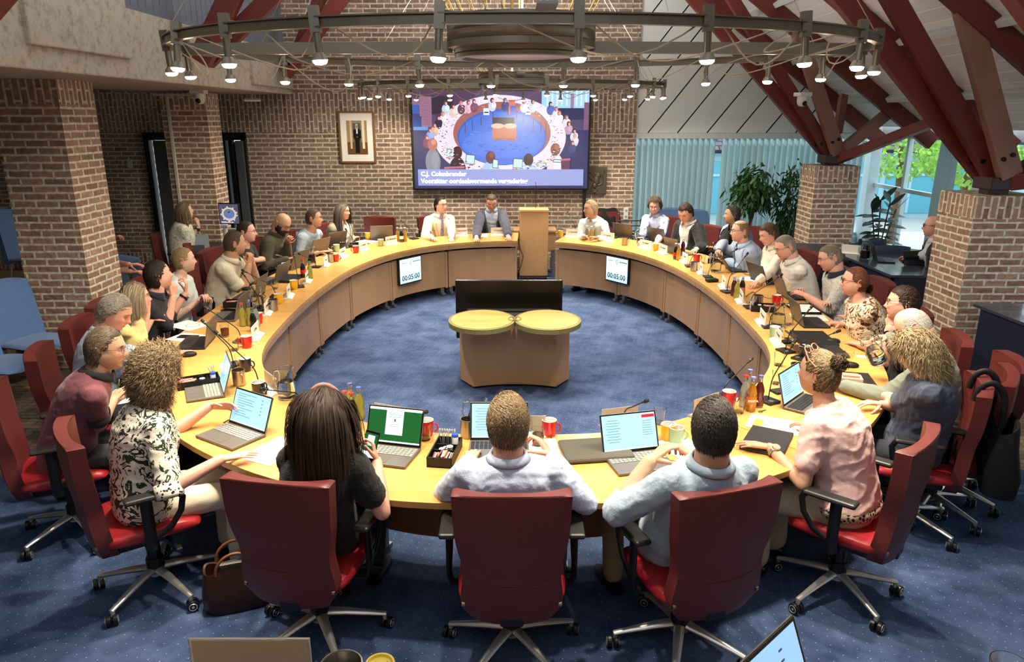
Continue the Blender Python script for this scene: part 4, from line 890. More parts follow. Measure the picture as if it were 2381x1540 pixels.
def person(label,head,face,spec):
    """head: world head centre, face: world yaw of the body (0 = +y). spec: dict"""
    global NPERS; NPERS+=1; seed=NPERS*13+5
    s=dict(lean=.16,hy=0,hp=0,hr=0,tone='fair',fem=False,sleeve='long',shirt=(.8,.8,.85),trousers=(.15,.16,.2),fat=0,near=False,armR=None,armL=None,collar=True,hip=.53,sc=1.0,dark=False,leg=True); s.update(spec)
    hw=Vector(head); F3=Vector((-math.sin(face),math.cos(face),0)); base=hw-F3*s['lean']; base.z=0
    if s.get('shift'): base+=Vector((math.cos(face),math.sin(face),0))*s['shift']
    t=thing('person',label,'person',base,face)
    Wi=WM(t).inverted(); tol=lambda p: np.array(Wi@Vector(p))
    Hc=tol(hw); sc=s['sc']; fem=s['fem']; fat=s['fat']
    Mh=Matrix.Translation(Vector(Hc))@Matrix.Rotation(s['hy'],4,'Z')@Matrix.Rotation(-s['hp'],4,'X')@Matrix.Rotation(s['hr'],4,'Y')@Matrix.Scale(sc*(.95 if fem else 1.0),4)
    A=np.array(Mh); nj=A[:3,:3]@np.array((0,-.030,-.085))+A[:3,3]   # head-neck joint
    H=np.array((0,0,s['hip'])); up0=nrm(nj-H)
    nb=nj-nrm(up0*.75+np.array((0,.30,.75))*.4+np.array((0,0,.2)))*.062*sc; ax=nrm(nb-H)
    mid=H+(nb-H)*.5-np.array((0,1,0))*s.get('slump',.035)
    bez=lambda q:(1-q)**2*H+2*q*(1-q)*(2*mid-.5*(H+nb))+q*q*nb
    X=np.array((1.,0,0)); tw=s.get('twist',0); 
    sw=.140 if fem else .163; sw*=sc
    prof=[(-.10,.13,.10),(-.04,.165,.125),(.05,.17 if not fem else .175,.125),(.2,.155 if not fem else .145,.115),(.35,.150 if not fem else .130,.110),(.55,.160 if not fem else .145,.120),(.72,.170 if not fem else .152,.122 if not fem else .128),(.84,.172 if not fem else .150,.108),(.93,.135 if not fem else .118,.088),(.99,.085,.068),(1.03,.058,.056)]
    def torso(mb,infl,lo=0,hi=99,neck=True):
        rings=[]; n=22
        for i,(q,rx,ry) in enumerate(prof):
            if i<lo or i>hi: continue
            c=bez(min(q,1)) if q>=0 else H+np.array((0,0,q*.9)); 
            if q>1: c=nb+(nj-nb)*(q-1)*8
            d=nrm(bez(min(1,q+.02))-bez(max(0,q-.02))) if q>=0 else np.array((0,0,1.))
            b_=fat*math.exp(-((q-.22)/.22)**2); rx2=(rx*sc+b_*.045)+infl; ry2=(ry*sc+b_*.06)+infl
            c=c+np.array((0,b_*.035,0)); y_=nrm(np.cross(d,X))*1.0; ct=math.cos(tw*max(q,0)); st=math.sin(tw*max(q,0)); xx=X*ct+y_*st; yy=-X*st+y_*ct
            a=2*PI*np.arange(n)/n; ca,sa=np.cos(a),np.sin(a)
            bust=.028*math.exp(-((q-.62)/.10)**2) if fem else .004
            rr=np.stack([np.sign(ca)*np.abs(ca)**.9*rx2,np.sign(sa)*np.abs(sa)**.9*ry2+bust*np.clip(sa,0,1)**2],1)
            rings.append(c+np.outer(rr[:,0],xx)+np.outer(rr[:,1],yy))
        k=len(rings); V=np.vstack(rings); Fq=[(i*n+j,i*n+(j+1)%n,(i+1)*n+(j+1)%n,(i+1)*n+j) for i in range(k-1) for j in range(n)]+[tuple(range(n))[::-1],tuple(range((k-1)*n,k*n))]
        mb.add(V,Fq)
    arms={}; sh_c=bez(.89)
    d_=nrm(bez(.92)-bez(.82)); yv=nrm(np.cross(d_,X)); ct,st=math.cos(tw*.86),math.sin(tw*.86); sx_=X*ct+yv*st
    for side,nm in ((1,'armR'),(-1,'armL')):
        sh=sh_c+sx_*side*sw+np.array((0,.01,-.022)); sp=s[nm] or dict(w=tuple(WM(t)@Vector((side*.16,.36,.80))))
        W=tol(sp['w']); UL,FL=.285*sc,.255*sc; dv=W-sh; D=np.linalg.norm(dv); mx=(UL+FL)*.995
        if D>mx: UL*=D/mx; FL*=D/mx
        D=max(D,abs(UL-FL)+.02); a=(UL*UL-FL*FL+D*D)/(2*D); h=math.sqrt(max(0,UL*UL-a*a)); e=nrm(dv)
        pole=np.array(sp.get('pole',(side*.45,-.35,-1.)),float); pole=nrm(pole-e*(pole@e)); El=sh+e*a+pole*h
        fd=W-El; f_dir=np.array(tuple((Wi.to_3x3()@Vector(sp['f'])))) if sp.get('f') else nrm(fd)*.6+nrm(np.array((fd[0],fd[1],min(0,fd[2])*.2)))*.6
        z_=np.array(tuple((Wi.to_3x3()@Vector(sp['d'])))) if sp.get('d') else np.array((0,0,1.))
        arms[nm]=(sh,El,W,f_dir,z_,sp.get('pose','relax'),side)
    ar=(1.0 if not fem else .84)*sc*(1+.2*fat)
    def armpart(mb,nm,infl,upto,infe=None,fromq=0):
        sh,El,W,*_=arms[nm]; r0,r1,r2=.052*ar+infl,.044*ar+infl,.0285*ar+(infe if infe is not None else infl)
        sph_cap(mb,sh-np.array((0,0,.006)),.047*ar+infl,n=12)
        if upto<=1: capsule(mb,sh,sh+(El-sh)*upto,r0,r0+(r1-r0)*upto)
        else:
            capsule(mb,sh,El,r0,r1); q=upto-1; m_=El+(W-El)*.35; capsule(mb,El,m_ if q>.35 else El+(W-El)*q,r1*.98,.041*ar+infl)
            if q>.35: capsule(mb,m_,El+(W-El)*q,.041*ar+infl,(.041*ar+infl)+(r2-.041*ar-infl)*((q-.35)/.65))
    hipL=[H+np.array((sd*.09,.02,-.01)) for sd in (1,-1)]
    lgo=s.get('legs',0)
    def legs(mb,infl,shin=True):
        for sd,h0 in zip((1,-1),hipL):
            kn=np.array((sd*(.13+lgo),.42,.50)); an=np.array((sd*.12,.40+s.get('foot',0),.11))
            capsule(mb,h0,kn,.083+infl,.062+infl,14)
            if shin: capsule(mb,kn,an,.058+infl,.042+infl*1.6,12)
    tone=TONES[s['tone']]
    # skin body
    mb=MB(); torso(mb,-.012); capsule(mb,nb-(nj-nb)*.6,nj+(nj-nb)*.25+np.array((0,.0,.02)),(.066 if not fem else .052)*sc+fat*.01,(.060 if not fem else .048)*sc+fat*.01,16)
    for nm in ('armR','armL'): armpart(mb,nm,0,2.0)
    legs(mb,-.01); V,Fc,_n=voxelize(mb,.0095 if s['near'] else .0125,2)
    body=MB(); body.add(V,Fc); cols=[np.tile(tone,(len(V),1))]
    head_mesh(body,cols,s,tone,Mh)
    for nm in ('armR','armL'):
        sh,El,W,fd,z_,pose,side=arms[nm]; hv,hf=hand(pose); B_=basis(fd,z_); hv2=hv*np.array((side,1,1))*sc*(.84 if fem else .93)
        hv2=hv2@B_.T+W+nrm(fd)*.012; ff=hf if side>0 else [tuple(q[::-1]) for q in hf]; 
        # mirrored left hand needs x flip only
        body.add(hv2,ff); hc_=np.array(tone)*np.array((1.06,.90,.88)); kn=np.clip((hv[:,1]-.15)/.03,0,1)[:,None]; cols.append(hc_*(1+kn*np.array((.05,-.06,-.05))))
    body.build('body',SKIN,t,smooth=True,auto=False,col=np.vstack(cols))
    # clothing
    def cloth(name,fn,m_,vox,amp,freq,sm=7,cut=None):
        mb=MB(); fn(mb); V,Fc,Nn=voxelize(mb,vox,sm); wv=wob(V*np.array((1,1,1.6)),seed,freq)*amp*.6; rg=np.abs(wob(V*np.array((.8,.8,1.5)),seed+1,freq*.75,4)); wv=wv+(.35-np.clip(rg*3.2,0,1))*amp*.9; rg=np.abs(wob(V*np.array((1.3,1.3,.8)),seed+7,freq*1.5,4)); wv=wv+(.3-np.clip(rg*3.5,0,1))*amp*.45
        V=V+Nn*wv[:,None]; o=MB()
        if cut is not None:
            keep=cut(V); Fc=[q for q in Fc if all(keep[i] for i in q)]
        o.add(V,Fc); return o.build(name,m_,t,smooth=True,auto=False)
    up={'none':0,'cap':.22,'short':.62,'elbow':.95,'rolled':1.12,'three':1.55,'long':1.96}[s['sleeve']]
    sm_=s['shirt'] if not isinstance(s['shirt'],tuple) else fabric('shirt_%d'%NPERS,s['shirt'])
    vx=.0105 if s['near'] else .013; loose=s.get('loose',.012); amp=s.get('folds',.0045)
    def shirt(mb):
        torso(mb,loose+.002,lo=s.get('shirt_lo',0),hi=9)
        for nm in ('armR','armL'): armpart(mb,nm,loose*1.05+.0035,up,loose*.8+.004)
    jk=s.get('jacket')
    cloth('shirt',shirt,sm_,vx,amp,26)
    # sleeve cuffs / polo bands
    if s.get('cuff') and not jk:
        for nm in ('armR','armL'):
            sh,El,W,*_=arms[nm]; q0=sh+(El-sh)*up if up<=1 else El+(W-El)*(up-1); dr=nrm(El-sh) if up<=1 else nrm(W-El); r_=(.058+(.044-.058)*min(up,1))*ar+loose+.003 if up<=1 else .036*ar+loose+.002
            mb=MB(); mb.tube([q0-dr*.012+dr*.0,q0+dr*.012+dr*r_*.55,q0+dr*.02+dr*r_*.6],[r_,r_*.98,r_*.9],18,caps=False); mb.build('cuff',s['cuff'] if not isinstance(s['cuff'],tuple) else fabric('cuff_%d'%NPERS,s['cuff']),t,smooth=True,solid=.003)
    if jk:
        jm=jk if not isinstance(jk,tuple) else fabric('jacket_%d'%NPERS,jk,rough=.8)
        def jf(mb):
            torso(mb,loose+.015,hi=9)
            for nm in ('armR','armL'): armpart(mb,nm,loose+.017,1.9,loose+.012)
        def cut(V):
            # open V front
            rel=(V-H)@ax/np.linalg.norm(nb-H); front=np.array([v for v in (V-H)@nrm(np.cross(ax,X))]); xw=V[:,0]-(0 if True else 0)
            wdt=.012+.085*np.clip((rel-.18)/.7,0,1)**.8
            return ~((np.abs(xw)<wdt*s.get('open',1))&(front>.01)&(rel>.1))
        o=cloth('jacket',jf,jm,vx,amp*.8,22,cut=cut); q=o.modifiers.new('solid','SOLIDIFY'); q.thickness=.006; q.offset=-1
        # lapels
        fr=nrm(np.cross(ax,X))
        for sd in (1,-1):
            pts=[]; 
            for q in np.linspace(.28,.97,7):
                c=bez(q); w_=.016+.085*max(0,(q-.18)/.7)**.8*s.get('open',1); ry=np.interp(q,[a[0] for a in prof],[a[2] for a in prof])*sc+loose+.020+(fat*.06*math.exp(-((q-.22)/.22)**2))
                rx=np.interp(q,[a[0] for a in prof],[a[1] for a in prof])+loose+.02
                yy=ry*math.sqrt(max(.05,1-(w_/rx)**2)); pts.append(c+np.array((sd*w_,0,0))+fr*(yy+.004))
            G=[]
            for i,p_ in enumerate(pts): ww=.012+.030*math.sin(PI*min(1,(i/6)*1.05)); G.append([p_,p_+np.array((sd*ww,0,0))-fr*ww*.35,p_+np.array((sd*ww,0,0))-fr*(ww*.35+.004)])
            mb=MB(); mb.grid(G); mb.build('lapel',jm,t,smooth=True,solid=.003)
    if s.get('tie_c'):
        fr=nrm(np.cross(ax,X)); mb=MB(); pts=[];rr=[]
        for q in np.linspace(.22,.96,8):
            c=bez(q); ry=np.interp(q,[a[0] for a in prof],[a[2] for a in prof])*sc+loose+.008+(fat*.06*math.exp(-((q-.22)/.22)**2)); pts.append(c+fr*ry); rr.append(.034-.02*max(0,(q-.22)/.74))
        mb.tube(pts,rr,8,flat=.22,up=tuple(fr)); mb.ell(tuple(pts[-1]),(.018,.013,.018),8,6); mb.build('necktie',s['tie_c'],t,smooth=True)
    if s.get('collar'):
        cmx=s.get('collar_m') or sm_; cmx=fabric('collar_%d'%NPERS,cmx) if isinstance(cmx,tuple) else cmx
        d=nrm(nj-nb); yv2=nrm(np.cross(d,X)); G=[]; rn=(.068 if not fem else .056)*sc+fat*.012
        for k,a in enumerate(np.linspace(-PI/2+.28,1.5*PI-.28,25)):
            fw=(math.sin(a)+1)/2; row=[]   # a=-pi/2 is front gap (y negative means front)
            ca=math.cos(a); sa=-math.sin(a)
            for (rr,hh) in ((rn+.003,-.022),(rn+.001,.010),(rn+.005,.014),(rn+.014,-.002-.010*max(0,sa)),(rn+.024,-.018-.026*max(0,sa))):
                row.append(nb+d*(hh+.012)+X*ca*rr+yv2*sa*rr*1.02)
            G.append(row)
        mb=MB(); mb.grid(G); mb.build('collar',cmx,t,smooth=True,auto=False,solid=.0025)
    if s.get('leg'):
        tm=s['trousers'] if not isinstance(s['trousers'],tuple) else fabric('trousers_%d'%NPERS,s['trousers'],rough=.9)
        def tr(mb): torso(mb,.008,hi=2); legs(mb,s.get('tloose',.008))
        cloth('trousers',tr,tm,.014,.0035,20)
        for sd in (1,-1):
            mb=MB(); an=np.array((sd*.12,.40+s.get('foot',0),0)); mb.tube([an+np.array((0,-.07,.045)),an+np.array((0,-.02,.05)),an+np.array((0,.06,.045)),an+np.array((0,.14,.034)),an+np.array((0,.19,.028))],[.03,.042,.045,.042,.02],12,flat=.9); mb.build('shoe',s.get('shoe') or mat('shoe_black',(.08,.07,.07),.4),t,smooth=True)
    # hair, glasses
    hs=s.get('hair')
    if hs:
        q=dict(s); q.update(hs); hair_obj(None,hs.get('style',''),q,seed,Mh,t,MH,q.get('hc',(.05,.03,.02)),s['near'])
    if s.get('extra_hair'):
        q=dict(s); q.update(s['extra_hair']); o=hair_obj(None,'',q,seed+3,Mh,t,MH,q['hc'],s['near']); 
    if s.get('glasses'):
        gm=SPECM if s['glasses']=='dark' else SPECS if s['glasses']=='metal' else s['glasses']; mb=MB(); ez=.010
        for sx in (-1,1):
            pts=[(sx*.0315+.0225*np.sign(math.cos(a))*abs(math.cos(a))**.7,.0985-.004*abs(math.cos(a))*(1),ez+.0165*np.sign(math.sin(a))*abs(math.sin(a))**.7) for a in np.linspace(0,2*PI,21)]
            mb.tube(pts,.0014 if s['glasses']=='metal' else .0023,5,M=Mh,caps=False)
            mb.tube([(sx*.053,.095,ez+.006),(sx*.068,.085,ez+.008),(sx*.081,.02,ez+.010),(sx*.085,-.02,ez+.006)],.0019,5,M=Mh)
        mb.tube([(-.010,.099,ez+.005),(0,.103,ez+.007),(.010,.099,ez+.005)],.0018,5,M=Mh); mb.build('glasses',gm,t,smooth=True)
    if s.get('watch'):
        sh,El,W,*_=arms[s['watch'][0]]; d=nrm(El-W); c=W+d*.035; mb=MB(); r_=.031*ar+.003+ (0 if s['sleeve']!='long' else .01)
        mb.tube([c-d*.009,c+d*.009],[r_,r_],16,caps=False); z_=arms[s['watch'][0]][4]; z_=nrm(z_-d*(z_@d)); mb.cyl(c+z_*(r_-.002),c+z_*(r_+.007),.019,16); mb.build('wristwatch',s['watch'][1],t,solid=.002)
    return t,Mh
# ================================================================ office chairs
def back_profile(z):  # depth offset of the back (negative y = behind), z from .36 to 1.02
    return -.235-.05*math.sin((z-.36)/.66*PI*.9+.2)-.20*max(0,z-.66)
def make_office_chair(label,loc,rz,lm=LEATHER):
    t=thing('office_chair',label,'chair',loc,rz,None)
    # backrest shell: outer and inner skins
    n=18; m=13; G=[]
    def hw(z): 
        q=(z-.36)/.64; return .215+.030*q-.022*math.exp(-((q-.42)/.16)**2)+(-.05*max(0,.12-q)/.12)
    def ring_(z):
        w_=hw(z); y=back_profile(z); P=[]
        for x in np.linspace(-1,1,m): P.append((x*w_,y-.030+.035*(abs(x)**2.2),z+(.012*(1-x*x) if z>.97 else 0)))
        for x in np.linspace(1,-1,m): P.append((x*w_*.985,y+.030+.050*(abs(x)**2.4),z-.004))
        return P
    zs=np.concatenate([[.352],np.linspace(.36,.975,n),[.988,.994]])
    for i,z in enumerate(zs):
        P=ring_(z)
        if i in (0,len(zs)-1): c=np.mean(P,0); P=[tuple(np.array(p)*.93+c*.07) for p in P]
        G.append(P)
    mb=MB(); mb.grid(G,wrap=True); k=len(G[0]); mb.f.append(tuple(range(k))[::-1]); mb.f.append(tuple(range((len(G)-1)*k,len(G)*k))); mb.m+=[0,0]
    mb.build('backrest',lm,t,smooth=True,bevel=0)
    mb=MB(); 
    mb.tube([(x*.205,back_profile(.56)-.0315+.035*abs(x)**2.2-.0,.56+.030*x*x) for x in np.linspace(-.98,.98,15)],.0022,5); mb.build('seam',mat('seam_dark',(.36,.12,.13),.5),t)
    for sx in (-1,1): mb=MB(); mb.cyl((sx*.20,back_profile(.45)+.005,.45),(sx*.213,back_profile(.45)+.005,.45),.012,10); mb.build('hinge_cap',STEEL,t)
    G=[]
    for y in np.linspace(-.235,.235,10):
        q=abs(y)/.235; w_=.245*(1-.10*q**4); e=.012*q**3; z1=.485-e*1.2-(.02*max(0,y-.13)/.1); z0=.40+e
        G.append([(-w_,y,(z0+z1)/2),(-w_+.012,y,z1-.008),(-w_*.8,y,z1),(0,y,z1-.010),(w_*.8,y,z1),(w_-.012,y,z1-.008),(w_,y,(z0+z1)/2),(w_-.012,y,z0),(0,y,z0),(-w_+.012,y,z0)])
    mb=MB(); mb.grid(G,wrap=True); k=10; mb.f.append(tuple(range(k))[::-1]); mb.f.append(tuple(range(9*k,10*k))); mb.m+=[0,0]; mb.build('seat',lm if lm is not LEATHER else mat('red_leather_seat',(.60,.13,.16),.38,bump=.1,bscale=120),t,smooth=True,sub=1)  # seat copy in brighter red; the backrest copy is shade-darkened
    mb=MB(); mb.box((0,-.02,.375),(.30,.30,.05)); mb.box((0,-.2,.37),(.10,.16,.05)); mb.cyl((0,0,.10),(0,0,.36),.035,14); mb.cyl((0,0,.10),(0,0,.2),.045,14); mb.build('column',BLACKP,t,bevel=.008)
    mb=MB(); mb.bar((.12,.05,.37),(.27,.08,.365),.02,.012); mb.box((.28,.085,.365),(.05,.03,.012)); mb.build('lever',BLACKP,t,bevel=.004)
    for sx in (-1,1):
        mb=MB(); x=sx*.285
        mb.box((x,.0,.685),(.075,.25,.026)); mb.build('armrest_pad',mat('pad_grey',(.13,.13,.13),.45),t,bevel=.012)
        mb=MB(); mb.tube([(sx*.21,-.03,.39),(sx*.27,-.03,.395),(x,-.03,.44),(x,-.03,.55),(x,-.03,.67)],.028,8,flat=.5,up=(1,0,0)); 
        mb.tube([(x,.115,.675),(x,.135,.64),(x,.12,.57),(x,.07,.50),(x,.0,.46)],.016,8,flat=.6,up=(1,0,0)); mb.build('armrest_bracket',BLACKP,t,smooth=True)
    for k in range(5):
        a=2*PI*k/5+.35; c,s_=math.cos(a),math.sin(a)
        mb=MB(); mb.tube([(.03*c,.03*s_,.13),(.12*c,.12*s_,.118),(.25*c,.25*s_,.092),(.315*c,.315*s_,.078)],[.026,.023,.017,.014],8,flat=.75); mb.cyl((.308*c,.308*s_,.05),(.308*c,.308*s_,.085),.012,8); o=mb.build('base_spoke',CHROME,t,smooth=True)
        b=a+rnd.uniform(-1,1); ox,oy=.318*c,.318*s_; ax_=Vector((math.cos(b),math.sin(b),0))
        for q in (-.016,.016):
            p=Vector((ox,oy,.031))+ax_*q; mb=MB(); mb.cyl(p-ax_*.011,p+ax_*.011,.030,18); w_=mb.build('caster_wheel',BLACKP,t,bevel=.004)
            sg=1 if q>0 else -1; mb=MB(); mb.tube([p+ax_*sg*.012+Vector((-ax_.y*.019*math.cos(e),ax_.x*.019*math.cos(e),.019*math.sin(e))) for e in np.linspace(0,2*PI,17)],.0022,5,caps=False); mb.cyl(p+ax_*sg*.0,p+ax_*sg*.0125,.007,8); mb.build('wheel_ring',CHROME,w_)
    mb=MB(); mb.cyl((0,0,.095),(0,0,.145),.045,14); mb.build('hub',CHROME,t,bevel=.004)
    return t
CHAIR0=None
def chair(label,loc,rz,group=None):
    global CHAIR0
    if CHAIR0 is None: CHAIR0=make_office_chair(label,loc,rz); o=CHAIR0
    else: o=dup(CHAIR0,loc,rz,label)
    return o
# ---- blue visitor chairs
BLUEF=mat('blue_fabric',(.34,.47,.66),.9,sheen=.2,bump=.3,bscale=200,noise=.05,nscale=20)
def visitor_chair(label,loc,rz,s=1):
    t=thing('visitor_chair',label,'chair',loc,rz)
    G=[]
    for z in np.linspace(.40,.98,10):
        q=(z-.40)/.58; w_=.245-.03*q-.05*max(0,q-.8)*2; y=-.22-.07*q; G.append([(x*w_,y-.02+.02*abs(x)**2+.0,z+.03*(1-x*x)*(q>.95)) for x in np.linspace(-1,1,9)]+[(x*w_,y+.025+.03*abs(x)**2,z) for x in np.linspace(1,-1,9)])
    mb=MB(); mb.grid(G,wrap=True); k=18; mb.f.append(tuple(range(k))[::-1]); mb.f.append(tuple(range(9*k,10*k))); mb.m+=[0,0]; mb.build('backrest',BLUEF,t,smooth=True)
    G=[]
    for y in np.linspace(-.23,.25,8):
        q=abs(y)/.25; w_=.25*(1-.12*q**4); z1=.47-.018*q**3; G.append([(-w_,y,z1-.03),(-w_+.02,y,z1-.005),(0,y,z1-.006),(w_-.02,y,z1-.005),(w_,y,z1-.03),(w_-.02,y,z1-.065),(-w_+.02,y,z1-.065)])
    mb=MB(); mb.grid(G,wrap=True); k=7; mb.f.append(tuple(range(k))[::-1]); mb.f.append(tuple(range(7*k,8*k))); mb.m+=[0,0]; mb.build('seat',BLUEF,t,smooth=True,sub=1)
    for sx in (-1,1):
        for sy in (-1,1): mb=MB(); mb.tube([(sx*.20,sy*.16,.40),(sx*.24,sy*.22,.0)],.011,8); mb.build('leg',CHROME,t,smooth=True)
    return t
# ================================================================ the people round the table
def W3(px,py,z): return tuple(PZ(px,py,z))
def faceto(h):
    i=np.argmin(np.hypot(ring[:,0]-h[0],ring[:,1]-h[1])); n=-RN[i]; return math.atan2(-n[0],n[1])
LT=(.64,.68,.77)
def wrap(a): return (a+PI)%(2*PI)-PI
def P_(label,px,py,z=1.2,vw=None,chairlab=None,face=None,base=None,crot=0,coff=0,**k):
    h=PZ(px,py,z); f=faceto(h) if face is None else R(face)
    if vw is not None: k['hy']=wrap(math.atan2(-h.x,h.y)+R(vw)-f)
    if base is not None:
        b=PZ(*base,.1); d=h-b; F3=Vector((-math.sin(f),math.cos(f))); k['lean']=d.x*F3.x+d.y*F3.y; rt=Vector((math.cos(f),math.sin(f))); k['shift']=-(d.x*rt.x+d.y*rt.y)
    t,Mh=person(label,h,f,k)
    if chairlab:
        b=t.location; chair(chairlab,(b.x+coff*math.sin(f),b.y-coff*math.cos(f),0),f+R(crot))
    return t,Mh
def A_w(px,py,z=.79,**k): d=dict(w=W3(px,py,z)); d.update(k); return d
SHORT=dict(style='crew',len=.034,lift=.05,comb=(.35,-.55,.1),grav=.0,jit=.09,hn=1700,width=.0022,vol=.006,capt=.006,steps=5)
def H_(base=SHORT,**k): d=dict(base); d.update(k); return d
TOPF=dict(style='crew',len=.062,lift=.05,comb=(.5,-.7,.2),grav=.0,jit=.09,hn=1900,width=.0024,vol=.013,capt=.008,steps=6)
LONG=dict(style='long',len=.36,lift=.12,comb=(0,-.4,-.6),part=.01,grav=.16,jit=.04,hn=1400,width=.0030,vol=.014,capt=.006,steps=16,floor=-.15,nape=-.07)
CURLY=dict(style='curly',len=.10,lift=.8,comb=(0,-.2,.1),grav=.12,jit=.25,hn=2200,width=.0026,vol=.02,capt=.03,steps=18,curl=.009,curlf=.9,nape=-.07)
BR=(.045,.028,.018); DB=(.018,.012,.009); GB=(.13,.10,.075); GR=(.25,.24,.22); BL=(.42,.28,.13); WH=(.60,.57,.52)
# ---- far side
P_('person in a cream suit and striped tie at the far side of the table',1025,477,1.2,-140,'red chair just visible behind the person in the cream suit',jacket=(.80,.76,.66),shirt=(.85,.84,.80),tie_c=patterned('tie_stripe',(.40,.40,.55),(.62,.62,.72),(.3,.3,.45),30,.5,.6),glasses='metal',hair=H_(TOPF,hc=(.012,.010,.010),hairline=.068),tone='pale',armR=A_w(1003,553),armL=A_w(1050,553),lean=.10)
P_('person in a dark blue blazer and light blue shirt, looking down beside the lectern',1143,470,1.2,180,None,jacket=(.22,.24,.31),shirt=LT,glasses='metal',hp=.50,hair=H_(hc=(.13,.085,.05),hairline=.060),tone='rosy',armR=A_w(1108,553,pose='flat'),armL=A_w(1182,550,pose='flat'),lean=.12,lid=.8)
P_('person with very long grey-brown wavy hair and beige blazer, reaching for a yellow mug',797,492,1.2,-118,'red chair behind the person with long grey-brown hair',fem=True,jacket=(.72,.67,.57),shirt=(.86,.84,.82),glasses='metal',hair=H_(LONG,hc=(.11,.085,.065),hl=.3,tipc=(.20,.17,.15),len=.46,curl=.006,curlf=.5,hn=1900,floor=None,width=.0042,lift=.05,grav=.3),tone='rosy',smile=1,teeth=1,armR=A_w(822,553,pose='hold'),armL=A_w(800,562,pose='flat'),lean=.14)
P_('person in a pale blue-grey T-shirt and glasses, arms folded on the desk',730,508,1.2,-98,'red chair behind the person in the pale blue-grey T-shirt',shirt=(.60,.66,.70),sleeve='short',collar=False,glasses='metal',hair=H_(hc=(.13,.09,.06),hairline=.066),tone='tan',fat=.3,armR=A_w(738,588,pose='flat'),armL=A_w(748,575,pose='flat'),lean=.24)
P_('bald bearded person in an olive shirt and dark glasses, looking down at the desk',656,520,1.2,-128,'red chair behind the bald bearded person',shirt=(.28,.26,.20),glasses='dark',hp=.55,hair=dict(style='crew',hn=2,len=.01,bald=2.2,hc=(.02,.015,.012)),beard=.020,beardc=(.035,.02,.012),tone='tan',fat=.5,armR=A_w(668,603,pose='flat'),armL=A_w(668,565,.98,pose='curl',d=(0,-1,.2)),lean=.20,lid=.9,sc=1.05)
P_('person in a black T-shirt and glasses, half hidden behind the person in the cream polo',573,540,1.2,-100,'red chair behind the half-hidden person in the black T-shirt',shirt=(.09,.09,.10),sleeve='short',collar=False,glasses='metal',hair=H_(hc=(.05,.036,.028),hairline=.068),tone='rosy',fat=.4,armR=A_w(622,603,pose='relax'),armL=A_w(632,592,.84,pose='hold'),lean=.18)
# ---- left side
P_('person in a cream polo shirt resting the chin over clasped hands',546,566,1.2,-72,'red chair left of the person in the cream polo',shirt=(.80,.76,.66),sleeve='short',cuff=(.82,.79,.70),hair=H_(hc=(.085,.052,.032),hl=.2,tipc=(.15,.10,.06)),tone='tan',fat=.55,armR=A_w(578,618,.97,pose='fist',f=(.25,.3,.85),d=(.8,-.5,0)),armL=A_w(586,612,.97,pose='fist',f=(.05,-.1,.95),d=(.5,.6,0)),lean=.24,coff=.05,sc=1.06)
P_('blonde person with low bun and white top, smiling and holding a glass',428,605,1.17,-86,'red chair behind the blonde person in the white top',fem=True,shirt=(.80,.83,.82),sleeve='short',collar=False,hair=dict(style='tie',len=.20,lift=.05,tie=(0,-.115,-.035),grav=.02,jit=.03,hn=1500,width=.0030,vol=.008,capt=.005,steps=12,hc=BL,tipc=(.30,.19,.09),hl=.2,tail=(0,-.2,-.9),hairline=.066,nape=-.07),tone='pale',smile=1,armR=A_w(462,700,.80,pose='hold'),armL=A_w(470,690,.84,pose='hold'),lean=.14)
P_('dark-haired person in a navy polo, chin on hand, looking across the room',368,640,1.2,-76,'red chair behind the person in the navy polo',shirt=(.10,.10,.14),sleeve='rolled',hp=-.12,hair=H_(TOPF,hc=(.028,.016,.012)),tone='rosy',stubble=.18,beardc=(.06,.03,.02),armR=A_w(403,690,1.00,pose='curl',f=(.1,.0,1),d=(.8,-.6,.1)),armL=A_w(432,682,.95,pose='curl',f=(.1,.2,1),d=(.8,.3,.1)),watch=('armL',BLACKP),lean=.20)
P_('person with long ash-blonde hair, glasses and a pale yellow top, hand at the chin',315,692,1.15,-92,'red chair behind the person in the pale yellow top',fem=True,shirt=(.87,.82,.56),sleeve='short',collar=False,glasses='metal',hair=H_(LONG,hc=(.22,.15,.09),len=.26,hl=.3,tipc=(.45,.36,.24)),tone='rosy',smile=1,armR=A_w(343,727,1.00,pose='curl',f=(0,.1,1),d=(.8,-.5,0)),armL=A_w(352,745,.86,pose='curl'),lean=.16)
P_('grey-haired person in a light blue shirt with eyes lowered, right hand on a computer mouse',268,726,1.2,-112,'red chair at the left edge behind the grey-haired person',shirt=(.60,.66,.73),sleeve='rolled',hp=.50,hair=H_(TOPF,hc=(.26,.22,.17),hl=.4,tipc=(.5,.46,.40),curl=.003,curlf=1.5),tone='rosy',near=True,armR=A_w(412,822,.785,pose='flat'),armL=A_w(330,880,.79,pose='relax'),lean=.20,lid=1,fat=.2)
P_('person in a mottled maroon polo with black collar and thin glasses',247,812,1.2,-108,'red chair at the far left carrying the person in the maroon polo',shirt=fabric('maroon_melange',(.46,.26,.30),noise=.25,nscale=60,stretch=(1,1,6)),sleeve='short',cuff=(.10,.10,.12),collar_m=(.11,.11,.13),glasses='metal',hp=.12,hair=H_(TOPF,hc=(.10,.065,.038),hl=.3,tipc=(.26,.19,.12),hairline=.066),tone='tan',near=True,fat=.35,armR=A_w(262,930,.80,pose='flat'),armL=A_w(300,905,.80,pose='relax'),face=-63,base=(178,1205),trousers=(.1,.1,.12))
FLORAL=patterned('leaf_print',(.88,.84,.78),(.16,.22,.12),(.10,.11,.08),13,.535,.60)
SPOTS=patterned('spot_print',(.88,.84,.78),(.07,.07,.08),(.07,.07,.08),60,.36,.6,'dot')
